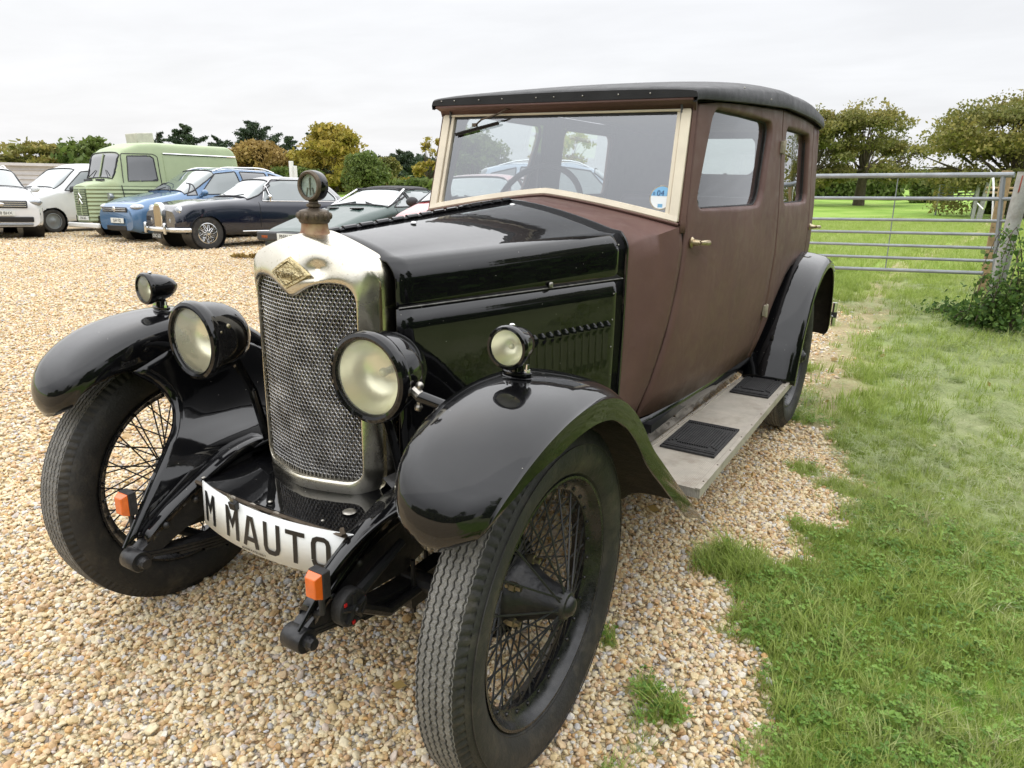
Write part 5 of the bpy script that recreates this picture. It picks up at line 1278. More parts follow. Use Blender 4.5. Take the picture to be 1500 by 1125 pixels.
def tree(name, label, pos, H, W, kind, seed, base=.22, nl=34, n=9000, leaf=.16, flat=.55, lob=.16, trunk=.05, cat='tree', group=None, spread=1.0, top=.85, dense=1.0):
    """H height, W crown width, base: fraction of the height where the crown starts"""
    r = np.random.default_rng(seed); root = empty(name, tuple(pos), 0, label, cat, group)
    zc0 = H * base; C_ = []
    for i in range(nl):
        # points in an uneven dome
        a = r.uniform(0, 2 * PI); zz = r.random()**.8; env = math.sqrt(max(0, 1 - (abs(zz - .38) / .64)**2.3)); lr = r.uniform(.6, 1.35) * lob * W; rr = env * (r.random()**.38) * max(.1, W * .5 - lr * .9) * spread
        C_.append((rr * math.cos(a) * r.uniform(.85, 1.1), rr * math.sin(a), zc0 + (H - zc0) * (.06 + .86 * zz), lr))
    C_ = np.array(C_); C_[:, 2] = np.minimum(C_[:, 2], H - C_[:, 3] * flat * .8)
    mb = MB(); tr = trunk * H * .5
    th = zc0 + (H - zc0) * .25; lean = r.normal(0, .04, 2) * H
    tp = [(0, 0, -.3), (0, 0, .3), (lean[0] * .3, lean[1] * .3, zc0), (lean[0], lean[1], th), (lean[0] * 1.3, lean[1] * 1.3, th + (H - th) * .45)]
    mb.tube([tuple(p) for p in crom(tp, 8)], list(np.linspace(tr * 1.2, tr * .35, 8)), 8)
    for c in C_[: min(nl, 26)]:
        s0 = r.uniform(.45, .95); st = np.array([lean[0] * s0, lean[1] * s0, zc0 * .85 + (th - zc0 * .85) * s0]); mid = st + (c[:3] - st) * .5 + np.array([0, 0, -.03 * H + r.normal(0, .03 * H)]) + r.normal(0, .02 * H, 3)
        mb.tube([tuple(st), tuple(mid), tuple(c[:3])], [tr * .38, tr * .20, tr * .05], 5, cap=False)
        for _ in range(2):
            e = c[:3] + r.normal(0, c[3] * .35, 3); e[2] = min(e[2], H * .95); mb.tube([tuple(mid + (c[:3] - mid) * .3), tuple(e)], [tr * .10, tr * .03], 4, cap=False)
    mb.build('trunk', BARK, root, fix=False)
    w = C_[:, 3]**2; k = r.choice(nl, n, p=w / w.sum()); d = r.normal(size=(n, 3)); d /= np.linalg.norm(d, axis=1)[:, None]; rad = (r.random(n)**.45)[:, None] * C_[k, 3][:, None]
    P = C_[k, :3] + d * rad * np.array([1, 1, flat]) + r.normal(0, .10 * lob * W, (n, 3)) * np.array([1, 1, .6])
    keepn = np.sin(P[:, 0] * 3.1 / W * 6 + seed) + np.sin(P[:, 1] * 2.7 / W * 6) + np.sin(P[:, 2] * 4 / H * 6 + 1) + r.normal(0, .8, n) > (1.05 - dense) * 1.6
    P = P[keepn]; tv = r.random(nl)[k][keepn]; v = .28 * r.random(len(P)) + .42 * tv + .30 * r.random(len(P))
    leaf_object('crown', P, leaf, LM[kind], root, seed, v, .0)
    return root
def conifer(name, label, pos, H, W, seed, n=7000, group=None, top=.0, leaf=.11):
    n = int(n * 1.7)
    r = np.random.default_rng(seed); root = empty(name, tuple(pos), 0, label, 'tree', group); mb = MB(); mb.tube([(0, 0, -.3), (0, 0, H * .5), (r.normal(0, .1), 0, H * .96)], [.035 * H, .02 * H, .004 * H], 7); P = []; K = []
    nb = 34
    for i in range(nb):
        z0 = H * (.12 + .80 * (i + r.random()) / nb); a = r.uniform(0, 2 * PI); env = (1 - (z0 / H)**1.6) * r.uniform(.55, 1.1); L_ = W * .5 * env + .25; up = r.uniform(.10, .55)
        e = np.array([math.cos(a) * L_, math.sin(a) * L_, z0 + L_ * up]); s0 = np.array([0, 0, z0]); mb.tube([tuple(s0), tuple((s0 + e) / 2 - np.array([0, 0, .05 * L_])), tuple(e)], [.008 * H, .005 * H, .001 * H], 4, cap=False)
        m_ = int(n / nb * (.4 + L_ / (W * .5))); u = r.random(m_)**.6; q = s0 + (e - s0) * u[:, None]; q = q + r.normal(0, 1, (m_, 3)) * np.array([.16, .16, .09]) * (.35 + .65 * L_ / (W * .5)) * W * .28 * (1.1 - .6 * u)[:, None]; P.append(q); K.append(np.full(m_, r.random()))
    mb.build('trunk', BARK, root, fix=False); P = np.concatenate(P); K = np.concatenate(K); leaf_object('crown', P, leaf, LM['dark'], root, seed, .35 * r.random(len(P)) + .6 * K, 0, 2.0); return root
def hedge(name, label, p0, p1, w, h, kind, seed, n=8000, leaf=.09, group=None, cat='hedge', rough=.18):
    p0 = np.array(p0[:2], float); p1 = np.array(p1[:2], float); L_ = np.linalg.norm(p1 - p0); d = (p1 - p0) / L_; nn = np.array([-d[1], d[0]]); r = np.random.default_rng(seed); z0 = float(terrain(*((p0 + p1) / 2)))
    root = empty(name, (p0[0], p0[1], z0), 0, label, cat, group); u = r.random(n) * L_; v = r.uniform(-1, 1, n); zz = r.random(n)**.8
    # surface biased
    k = r.random(n); v = np.where(k < .6, np.sign(v) * (1 - .25 * r.random(n)**2), v); zz = np.where(k > .72, 1 - .15 * r.random(n), zz); top = h * (1 + rough * (fbm(u, u * 0, 1.1 / max(h, .5), seed) - .5) * 2.2)
    W_ = w * .5 * (1 - .35 * zz**2) * (1 + rough * 2 * (fbm(u, zz * 3, .9, seed + 4) - .5)); P = np.stack([d[0] * u + nn[0] * v * W_, d[1] * u + nn[1] * v * W_, zz * top], 1) + r.normal(0, leaf * .6, (n, 3))
    P[:, 2] += terrain(p0[0] + P[:, 0], p0[1] + P[:, 1]) - z0
    clump = fbm(u, zz * h, 1.6, seed + 9); leaf_object('foliage', P, leaf, LM[kind], root, seed, .45 * r.random(n) + .7 * clump - .1, 0)
    mb = MB(); rows = []
    for t_ in np.linspace(.01, .99, max(6, int(L_ / 1.5))):
        uu = t_ * L_; hh = h * (1 + rough * (float(fbm(np.array([uu]), np.array([0.]), 1.1 / max(h, .5), seed)[0]) - .5) * 2.2) * .86; g_ = float(terrain(p0[0] + d[0] * uu, p0[1] + d[1] * uu)) - z0
        rows.append([(d[0] * uu + nn[0] * q * w * .36, d[1] * uu + nn[1] * q * w * .36, g_ + zq * hh) for q, zq in ((-1, -.1), (-1, .5), (-.55, .95), (.55, .95), (1, .5), (1, -.1))])
    mb.grid(rows); mb.build('twigs', M['twig'], root, ang=80); return root
M['twig'] = mat('hedge_twigs', (.022, .026, .012), .9, var=.5, scale=30, bump=.6, bscale=60)
def H_(u, v, d, pos): return zof(u, v, d) - pos[2]
# right-hand oaks
def T(u, d): return at(u, d)
p = T(1262, 52); tree('oak_tree', 'spreading autumn oak beyond the gate with sky showing through its crown', p, H_(1262, 146, 52, p), 8.0, 'oak', 11, base=.16, nl=46, n=42000, leaf=.11, flat=.62, lob=.12, trunk=.10, dense=.95)
p = T(1182, 50); tree('oak_tree', 'olive green oak half hidden behind the back of the saloon', p, H_(1190, 152, 50, p), 6.0, 'oak', 12, base=.15, nl=30, n=26000, leaf=.11, flat=.5, lob=.15, trunk=.09, dense=1.1)
p = T(1496, 40); tree('oak_tree', 'large golden oak in flat layers above the gate post', p, H_(1440, 126, 40, p), 10.2, 'oak', 13, base=.06, nl=70, n=80000, leaf=.095, flat=.46, lob=.12, trunk=.12, dense=1.15)
p = T(1360, 95); tree('small_tree', 'small distant tree on the skyline between the two oaks', p, H_(1345, 246, 95, p), 7, 'green', 14, base=.1, n=3000, leaf=.3, nl=16)
# field hedge line and far woods
for i, (u0, u1, d, v_, kd, lb) in enumerate(((1196, 1322, 64, 262, 'green', 'dark clipped hedge across the far side of the field'), (1338, 1392, 58, 262, 'green', 'bushy hedge left of the far field gate'), (1442, 1530, 44, 262, 'green', 'overgrown hedge behind the wooden post'))):
    a, b_ = T(u0, d), T(u1, d); hedge('field_hedge', lb, a, b_, 1.6, max(1.0, H_((u0 + u1) / 2, v_, d, a)), kd, 30 + i, 5000, .22, group=None)
a, b_ = T(1150, 230), T(1600, 230); hedge('distant_wood', 'low distant woodland along the skyline of the field', a, b_, 14, H_(1300, 254, 230, a), 'green', 40, 9000, .9, cat='wood', rough=.5)
# trees behind the parked cars (left)
def place(sort, nm, label, u, vtop, d, W, **kw):
    p = T(u, d); return (conifer if sort == 'con' else tree)(nm, label, p, H_(u, vtop, d, p), W, **kw)
place('t', 'oak_tree', 'gappy brown oak above the white wall at the far left', 42, 205, 75, 8.4, kind='oak', seed=51, base=.25, nl=30, n=7000, leaf=.28, flat=.35, lob=.14)
place('t', 'oak_tree', 'low spreading oak right of the gappy one, above the white van', 82, 216, 74, 5.5, kind='oak', seed=61, base=.1, nl=20, n=4500, leaf=.28, flat=.4, lob=.15)
place('t', 'oak_tree', 'rounded green and rust oak behind the roof of the green van', 128, 202, 70, 7.5, kind='green', seed=52, base=.1, nl=30, n=8000, leaf=.26, flat=.5)
place('t', 'small_tree', 'small dark thorn bush at the extreme left skyline', 6, 224, 75, 2.6, kind='oak', seed=53, base=.1, nl=12, n=1500, leaf=.25)
CG = 'dark cypresses behind the parked cars'
place('con', 'cypress_tree', 'thin dark cypress showing behind the roof box of the green van', 236, 190, 80, 5.0, seed=54, n=2500, group=CG)
place('con', 'cypress_tree', 'wind-swept dark cypress above the long roof of the green van', 278, 179, 78, 7.0, seed=55, n=7000, group=CG)
place('con', 'cypress_tree', 'low ragged cypress left of the rust coloured round tree', 322, 198, 80, 5.5, seed=56, n=4000, group=CG)
place('con', 'cypress_tree', 'tallest dark cypress directly above the rust coloured round tree', 380, 173, 84, 9.0, seed=57, n=11000, group=CG)
place('con', 'cypress_tree', 'dark cypress sloping down to the right of the tallest one', 422, 196, 80, 6.5, seed=58, n=6000, group=CG)
place('t', 'round_tree', 'rust coloured dome-shaped tree behind the dark blue coupe', 378, 207, 60, 5.6, kind='rust', seed=59, base=.02, nl=60, n=15000, leaf=.17, flat=.8, lob=.14, dense=3)
place('t', 'oak_tree', 'big golden oak rising behind the temperature gauge', 490, 183, 58, 6.9, kind='gold', seed=60, base=.05, nl=54, n=20000, leaf=.17, flat=.5, lob=.14, dense=1.6)
place('t', 'shrub', 'grey-green shrub at the foot of the golden oak', 535, 224, 48, 3.6, kind='green', seed=62, base=.0, nl=30, n=8000, leaf=.13, flat=.8, cat='shrub', dense=3)
place('t', 'shrub', 'brownish shrub above the soft top of the green sports car', 568, 232, 50, 2.8, kind='oak', seed=63, base=.0, nl=24, n=5000, leaf=.13, flat=.8, cat='shrub', dense=3)
place('con', 'cypress_tree', 'dark spreading cypress behind the green sports car hood', 590, 219, 66, 6.5, seed=64, n=8000, group=CG)
place('con', 'cypress_tree', 'narrow dark cypress left of the golden oak', 462, 192, 70, 4.0, seed=69, n=4000, group=CG)
place('t', 'birch_tree', 'thin open tree with pale yellow leaves beside the windscreen', 632, 195, 46, 3.6, kind='gold', seed=65, base=.15, nl=22, n=3800, leaf=.13, flat=.5, lob=.13, dense=.8)
place('t', 'oak_tree', 'bushy green tree seen through the left of the windscreen', 694, 188, 44, 5.2, kind='green', seed=66, base=.05, nl=34, n=11000, leaf=.15, flat=.6, dense=1.6)
place('t', 'oak_tree', 'yellow oak seen through the windscreen above the silver car', 822, 186, 46, 4.6, kind='gold', seed=67, base=.25, nl=30, n=8000, leaf=.15, flat=.5)
place('t', 'bare_tree', 'thin twiggy tree seen through the small back window', 960, 190, 30, 3.6, kind='oak', seed=68, base=.15, nl=26, n=900, leaf=.12, flat=.6)
for i, (u0, u1, d, v_, kd, lb) in enumerate(((400, 470, 56, 250, 'green', 'low green hedge between the cypresses and the golden oak'), (575, 700, 40, 270, 'green', 'trimmed dark hedge behind the sports cars'), (450, 590, 62, 252, 'dark', 'dark undergrowth beneath the golden oak'))):
    a, b_ = T(u0, d), T(u1, d); hedge('hedge', lb, a, b_, 1.8, max(.8, H_((u0 + u1) / 2, v_, d, a)), kd, 130 + i, 6000, .17)
a, b_ = T(300, 92), T(700, 92); hedge('tree_belt', 'dark belt of undergrowth far behind the parked cars', a, b_, 6, H_(500, 234, 92, a), 'dark', 140, 9000, .4, cat='wood', rough=.45)
a, b_ = T(-120, 95), T(240, 95); hedge('tree_belt', 'low brown scrub behind the white wall', a, b_, 6, H_(60, 238, 95, a), 'oak', 141, 6000, .4, cat='wood', rough=.4)
a, b_ = T(-900, 80), T(-120, 80); hedge('tree_belt', 'hedgerow closing the left side of the yard', a, b_, 5, 3.2, 'green', 142, 8000, .4, cat='wood', rough=.4)
# surroundings to the right of and behind the camera (seen in reflections)
hedge('side_hedge', 'tall dark hedge running along the right side of the grass', (5.2, -5), (6.2, 9.5), 1.8, 1.9, 'bram', 150, 12000, .12)
hedge('rear_hedge', 'dark hedge closing the yard behind the photographer', (9, -16), (-20, -20), 3, 3.0, 'green', 151, 9000, .25)
for i, (x, y, h, w_, lb) in enumerate(((9.5, 8, 6.5, 6, 'bushy oak over the hedge to the right of the gate'), (10.5, 1, 7, 7, 'broad oak over the middle of the right-hand hedge'), (9.5, -6, 6, 6, 'oak at the near end of the right-hand hedge'), (3, -24, 8, 9, 'large oak behind the photographer'), (-12, -26, 7, 8, 'oak behind the yard entrance'))):
    tree('hedge_oak', lb, (x, y, float(terrain(x, y))), h, w_, 'green', 160 + i, base=.15, nl=26, n=5000, leaf=.26, dense=2)

# ------------------------------------------------------------------ field gate
M['galv'] = mat('galvanised_steel', (.27, .29, .31), .48, .55, var=.15, scale=6, rvar=.2, dirt=((.25, .24, .22), .4, 20))
M['post'] = mat('weathered_post', (.30, .21, .11), .85, var=.3, scale=14, bump=.4, bscale=30)
M['whitepost'] = mat('flaking_white_post', (.34, .34, .32), .7, .2, var=.2, scale=14, dirt=((.20, .17, .13), .7, 9))
M['rustred'] = mat('rusty_red_paint', (.34, .09, .06), .7, var=.3, scale=20)
gate = empty('field_gate', tuple(at(1470, 7.75)), 0, 'galvanised seven-bar field gate across the gap to the meadow', 'gate')
gl = np.array(gate.location)
A = at(1462, 7.75); Bq = at(1100, 8.75)
def gpnt(u, v):   # point on the vertical gate plane seen at (u,v)
    d = ray(u, v); n_ = np.array([-(Bq - A)[1], (Bq - A)[0], 0]); t_ = (A - CO) @ n_ / (d @ n_); return CO + d * t_
for k, (vl, vr, ur) in enumerate(((258, 256, 1486), (290, 291.5, 1484), (320.6, 324, 1480), (338.7, 344, 1474), (356.3, 364, 1468), (374, 382.6, 1460), (391.6, 400, 1440))):
    a = gpnt(1202, vl) - gl; b_ = gpnt(ur, vr) - gl; e = a + (a - b_) * .55
    mb = MB(); mb.tube([tuple(e), tuple(b_)], .024 if k == 0 else (.0175 if k in (1, 6) else .0145), 10); mb.build('gate_bar', M['galv'], gate)
for (u, v), (u2, v2) in (((1316, 258), (1297, 393)),):
    mb = MB(); mb.tube([tuple(gpnt(u, v) - gl), tuple(gpnt(u2, v2) - gl)], .005, 6); mb.build('gate_brace', M['galv'], gate)
for u in (1470,):
    mb = MB(); mb.tube([tuple(gpnt(u, 256) - gl), tuple(gpnt(u - 14, 402) - gl)], .02, 8); mb.build('gate_stile', M['galv'], gate)
gp_ = at(1487, 7.6); ztop_ = zof(1497, 252, 7.6); o = empty('gate_post', tuple(gp_), 0, 'leaning steel gate post with flaking white paint and a red patch near its top', 'post')
mb = MB(); mb.tube([(0, 0, -.2), (.055, .03, ztop_ - gp_[2])], .058, 16); mb.build('post_shaft', M['whitepost'], o)
mb = MB(); mb.prism([(.0, -.17), (.045, -.14), (.05, -.02), (.01, -.03)], .0, .01, lambda a, b, h: (.052 + a * .8 * RT[0] - .056 * .5 + .0, .03 + a * .8 * RT[1] - .056 - h, ztop_ - gp_[2] + b)); mb.build('red_patch', M['rustred'], o)
p = at(1471, 9.6); o = empty('fence_post', tuple(p), 0, 'square wooden fence post standing just beyond the gate', 'post'); mb = MB(); hh = zof(1471, 250, 9.6) - p[2]; mb.box((0, 0, hh / 2 - .1), (.10, .10, hh + .2)); mb.build('post_timber', M['post'], o, bevel=.006)
mb = MB(); q0 = np.array([.0, 0, .55]); pts = [tuple(at(1437, 16)[:2] - p[:2]) + (zof(1437, 298, 16) - p[2],), tuple(at(1448, 12.5)[:2] - p[:2]) + (zof(1448, 307, 12.5) - p[2],), tuple(at(1462, 9.7)[:2] - p[:2]) + (zof(1462, 312, 9.7) - p[2],), tuple(at(1464, 9.7)[:2] - p[:2]) + (zof(1464, 326, 9.7) - p[2],)]
mb.tube([tuple(q) for q in crom(pts, 16)], .010, 6); tag(mb.build('fence_tape', M['white'], None, loc=tuple(p)), 'white electric fence tape sagging from the wooden post', 'tape')
# far gate, rails and white post
g2 = at(1405, 40); o = empty('far_gate', tuple(g2), 0, 'small galvanised gate at the far side of the meadow', 'gate')
for v_ in (271, 275, 279, 283, 287):
    mb = MB(); a = np.array([*at(1378, 40)[:2], zof(1378, v_, 40)]) - g2; b_ = np.array([*at(1431, 40)[:2], zof(1431, v_ - .5, 40)]) - g2; mb.tube([tuple(a), tuple(b_)], .03, 6); mb.build('gate_bar', M['galv'], o)
for u in (1378, 1431):
    mb = MB(); a = at(u, 40) - g2; mb.tube([tuple(a), tuple(a + np.array([0, 0, zof(u, 270, 40) - at(u, 40)[2]]))], .04, 6); mb.build('gate_stile', M['galv'], o)
for u, lb in ((1434, 'pale post at the right end of the far gate'), (1441, 'leaning pale post next to the far gate'), (1445, 'second leaning pale post next to the far gate')):
    pp = at(u, 37); mb = MB(); mb.tube([(0, 0, -.1), (.12 if u != 1434 else 0, 0, zof(u, 267, 37) - pp[2])], .07, 8); tag(mb.build('field_post', M['whitepost'], None, loc=tuple(pp)), lb, 'post')
pp = at(1447, 33); o = empty('rail_fence', tuple(pp), 0, 'low two-rail wooden fence beside the far gate', 'fence')
for v_ in (275, 282):
    a = np.array([*at(1447, 33)[:2], zof(1447, v_, 33)]) - pp; b_ = np.array([*at(1500, 30)[:2], zof(1500, v_ + 1, 30)]) - pp; mb = MB(); mb.tube([tuple(a), tuple(b_)], .05, 6); mb.build('rail', M['post'], o)
# bramble thicket round the post
def bramble(lb, pos, R_, h, seed, n_, up=0):
    r = np.random.default_rng(seed); root = empty('bramble_bush', tuple(pos), 0, lb, 'bramble'); mb = MB(); P = []
    for i in range(16):
        a = r.uniform(0, 2 * PI); L_ = R_ * r.uniform(.5, 1.25); hh = h * r.uniform(.5, 1.15); c = [(0, 0, 0), (math.cos(a) * L_ * .3, math.sin(a) * L_ * .3, hh * .8), (math.cos(a) * L_ * .7, math.sin(a) * L_ * .7, hh), (math.cos(a) * L_, math.sin(a) * L_, hh * r.uniform(.3, .8))]
        q = crom(c, 14); mb.tube([tuple(z_) for z_ in q], .0035, 4, cap=False); k = r.integers(2, 14, n_ // 16); P.append(q[k] + r.normal(0, .045, (len(k), 3)))
    mb.build('stems', BARK, root, fix=False); P = np.concatenate(P); m_ = n_ // 2; d_ = r.normal(size=(m_, 3)) * np.array([R_ * .38, R_ * .38, h * .22]) + np.array([0, 0, h * .25]); d_[:, 2] = np.abs(d_[:, 2]); P = np.concatenate([P, d_])
    leaf_object('leaves', P, .026, LM['bram'], root, seed, r.random(len(P)), 0, 1.4); return root
for i, (u, d, R_, h, n_, lb) in enumerate(((1496, 7.4, .22, .46, 700, 'bramble climbing the steel gate post'), (1474, 7.6, .26, .18, 1100, 'low dark bramble under the end of the gate'), (1440, 7.9, .26, .08, 900, 'nettles trailing left under the lowest gate bar'), (1526, 7.2, .30, .8, 1100, 'bramble at the right edge of the picture'))):
    bramble(lb, at(u, d), R_, h, 200 + i, n_)
# ------------------------------------------------------------------ white wall, marker posts, stray leaf
M['wall'] = mat('pale_cladding', (.58, .57, .57), .7, var=.06, scale=3)
a, b_ = at(-90, 40), at(108, 40); ww = empty('low_building', tuple(a), 0, 'long low pale grey building behind the white cars at the far left', 'building'); v_ = b_ - a; h_ = zof(20, 242, 40) - a[2]; dn = np.array([-v_[1], v_[0], 0]) / np.linalg.norm(v_) * 3
mb = MB(); mb.add([(0, 0, -.3), (v_[0], v_[1], -.3), (v_[0], v_[1], h_), (0, 0, h_), tuple(dn + [0, 0, -.3]), tuple(v_ * [1, 1, 0] + dn + [0, 0, -.3]), tuple(v_ * [1, 1, 0] + dn + [0, 0, h_]), tuple(dn + [0, 0, h_])], [(0, 1, 2, 3), (4, 7, 6, 5), (0, 4, 5, 1), (1, 5, 6, 2), (3, 2, 6, 7), (0, 3, 7, 4)]); mb.build('cladding', M['wall'], ww)
mb = MB()
for k in range(1, 9): z_ = h_ * k / 9; mb.tube([(-dn[0] * .01, -dn[1] * .01, z_), (v_[0] - dn[0] * .01, v_[1] - dn[1] * .01, z_)], .02, 4)
mb.build('cladding_ribs', M['wall'], ww)
mb = MB(); mb.box((v_[0] / 2 + dn[0] / 2, v_[1] / 2 + dn[1] / 2, h_ + .05), (np.linalg.norm(v_) + .4, 3.4, .12), Matrix.Rotation(math.atan2(v_[1], v_[0]), 3, 'Z')); mb.build('roof', M['wall'], ww)
for u, v_, lb in ((427, 236, 'taller of two white posts behind the dark blue coupe'), (432, 243, 'shorter of two white posts behind the dark blue coupe')):
    p = at(u, 26); mb = MB(); mb.box((0, 0, (zof(u, v_, 26) - p[2]) / 2), (.11, .11, zof(u, v_, 26) - p[2])); tag(mb.build('white_post', M['white'], None, loc=tuple(p), bevel=.01), lb, 'post')
p = gp(362, 379); root = empty('dead_branch', tuple(p), 0, 'small dead brown branch with leaves lying on the gravel', 'branch'); mb = MB(); dr = RT[:2] / np.linalg.norm(RT[:2])
mb.tube([(-dr[0] * .22, -dr[1] * .22, .02), (0, 0, .05), (dr[0] * .2, dr[1] * .2, .03)], [.012, .010, .004], 5); mb.build('twig', M['post'], root); r = np.random.default_rng(3); u_ = r.uniform(-.22, .22, 60); leaf_object('dry_leaves', np.stack([dr[0] * u_, dr[1] * u_ + r.normal(0, .03, 60), .03 + r.random(60) * .05], 1), .06, LM['rust'], root, 5, r.random(60))

r = np.random.default_rng(77); x, y, d = polar_points(260, .6, 9, math.radians(60), r); P = np.stack([x, y, terrain(x, y) + .018], 1)
fl = leaf_object('fallen_leaves', P, .024, LM['rust'], None, 78, r.random(260), .0, 1.5); tag(fl, 'small brown leaves scattered over the gravel and grass', 'leaves', kind='stuff')
# ================================================================== parked vehicles
def carpaint(name, col, rough=.22, flake=0): return mat(name, col, rough, coat=1.0, var=.05, scale=3, rvar=.05, metal=flake)
def autoglass(name, col=(.10, .13, .13), k=.25):
    m, t, b = nt(name); b.inputs['Base Color'].default_value = (*col, 1); b.inputs['Roughness'].default_value = .04; b.inputs['IOR'].default_value = 1.9; b.inputs['Coat Weight'].default_value = 1.0; b.inputs['Coat IOR'].default_value = 1.7; return m
M['aglass'] = autoglass('car_window_glass'); M['dglass'] = autoglass('dark_car_glass', (.03, .035, .04)); M['plasticg'] = mat('grey_black_plastic', (.03, .03, .032), .55, var=.1)
M['lampclear'] = mat('headlamp_clear', (.36, .38, .40), .10, .5, coat=1, var=.25, scale=25); M['platew'] = mat('number_plate_white', (.68, .70, .66), .4, var=.02); M['plateb'] = mat('number_plate_black', (.012, .012, .012), .4)
def inpoly(x, y, poly):
    c = np.zeros(np.shape(x), bool); n_ = len(poly); j = n_ - 1
    for i in range(n_):
        xi, yi = poly[i]; xj, yj = poly[j]
        c ^= ((yi > y) != (yj > y)) & (x < (xj - xi) * (y - yi) / (yj - yi + 1e-12) + xi); j = i
    return c
def surf(sec, y, z):
    """x of the body side at (y,z)"""
    i = int(np.clip(np.searchsorted(sec['ys'], y), 0, len(sec['ys']) - 1)); s_ = sec['S'][i]; o = np.argsort(s_[:, 2]); return float(np.interp(z, s_[o, 2], s_[o, 0]))
def roofz(sec, y, x):
    i = int(np.clip(np.searchsorted(sec['ys'], y), 0, len(sec['ys']) - 1)); s_ = sec['S'][i][len(sec['S'][i]) // 2:]; return float(np.interp(x, s_[::-1, 0], s_[::-1, 2]))
def sideline(sec, pts, r, m_, nm, root, off=.004, sides=(1, -1)):
    for sd in sides:
        mb = MB(); mb.tube([(sd * (surf(sec, y, z) + off), y, z) for y, z in pts], r, 6); mb.build(nm, m_, root)
def dens(pts, n=40): P = np.array(pts, float); d = np.r_[0, np.cumsum(np.linalg.norm(np.diff(P, axis=0), axis=1))]; t_ = np.linspace(0, d[-1], n); return np.stack([np.interp(t_, d, P[:, 0]), np.interp(t_, d, P[:, 1])], 1)
def vehicle(name, label, cat, pos, head, L, H, top, belt, bot, hw, rw, paint, side=(), ws=None, rear=None, wheels=(.8, 3.4), wr=.31, glassm=None, wstyle='alloy', arch=1.16, lower=None, kr=.30, sm=3, trim=None, ny=240, wsw=(.86, .74)):
    """local: x lateral, y from the nose (0) to the tail (L), z up. head = world heading (x,y) of the nose"""
    rz = math.atan2(head[0], -head[1]); root = empty(name, tuple(pos), rz, label, cat)
    if True:  # follow the slope of the yard
        e = .6; gx_ = (float(terrain(pos[0] + e, pos[1])) - float(terrain(pos[0] - e, pos[1]))) / (2 * e); gy_ = (float(terrain(pos[0], pos[1] + e)) - float(terrain(pos[0], pos[1] - e))) / (2 * e)
        nrm = Vector((-gx_, -gy_, 1)).normalized(); q = Vector((0, 0, 1)).rotation_difference(nrm); root.rotation_mode = 'QUATERNION'; root.rotation_quaternion = q @ Matrix.Rotation(rz, 3, 'Z').to_quaternion()
    glassm = glassm or M['aglass']
    ys = np.linspace(0, L, ny)
    def F(tab, s_=sm):
        t_ = np.interp(ys, [p[0] for p in tab], [p[1] for p in tab]); k = np.ones(2 * s_ + 1) / (2 * s_ + 1); tp = np.pad(t_, s_, mode='edge'); return np.convolve(tp, k, 'valid')
    TP, BL, BT, HW, RW = F(top), F(belt), F(bot), F(hw), F(rw)
    NS = 60; S = np.zeros((ny, NS, 3))
    for i, y in enumerate(ys):
        t_, bl, b_, w, rwi = TP[i], min(BL[i], TP[i] - .04), BT[i], HW[i], RW[i]; hc = t_ - bl; k = min(1, hc / kr)
        r_e = (w * .84) * (1 - k) + rwi * k; cz = t_ - max(.09 * k, .35 * hc * (1 - k) + .0)
        c = np.array([(w * .82, b_), (w * .965, b_ + .05), (w, b_ + (bl - b_) * .45), (w * .99, bl - .07), (w * .955, bl), (r_e * 1.0 + (w * .955 - r_e) * .10, cz), (r_e * .86, t_ - .022), (r_e * .45, t_ - .003), (0, t_)])
        for _ in range(2):
            n0 = [c[0]]
            for a_, b2 in zip(c[:-1], c[1:]): n0 += [a_ * .75 + b2 * .25, a_ * .25 + b2 * .75]
            c = np.array(n0 + [c[-1]])
        d_ = np.r_[0, np.cumsum(np.linalg.norm(np.diff(c, axis=0), axis=1))]; u = np.linspace(0, d_[-1], NS); S[i, :, 0] = np.interp(u, d_, c[:, 0]); S[i, :, 2] = np.interp(u, d_, c[:, 1]); S[i, :, 1] = y
    # cells
    C_ = (S[:-1, :-1] + S[1:, :-1] + S[:-1, 1:] + S[1:, 1:]) / 4; x, y, z = C_[..., 0], C_[..., 1], C_[..., 2]
    kind = np.zeros(x.shape, int)
    d1 = S[:-1, 1:] - S[:-1, :-1]; horiz = np.abs(d1[..., 0]) > np.abs(d1[..., 2]) * 1.0   # roof-like cells
    BLc = (BL[:-1] + BL[1:])[:, None] / 2
    for wi, poly in enumerate(side): kind[(~horiz) & inpoly(y, z, poly) & (z > BLc - .05)] = 10 + wi
    for tag_, g_ in ((2, ws), (3, rear)):
        if g_:
            y0, y1, zlo = g_; f = np.clip((y - min(y0, y1)) / (abs(y1 - y0)), 0, 1) if tag_ == 2 else np.clip((max(y0, y1) - y) / abs(y1 - y0), 0, 1)
            hwz_ = ((HW[:-1] + HW[1:])[:, None] / 2) * (wsw[0] + (wsw[1] - wsw[0]) * f)
            kind[(y > min(y0, y1)) & (y < max(y0, y1)) & (x < hwz_) & (z > zlo) & (kind < 10)] = tag_
    kind[lambda_arch(y, z, x, HW, wheels, wr * arch)] = -1
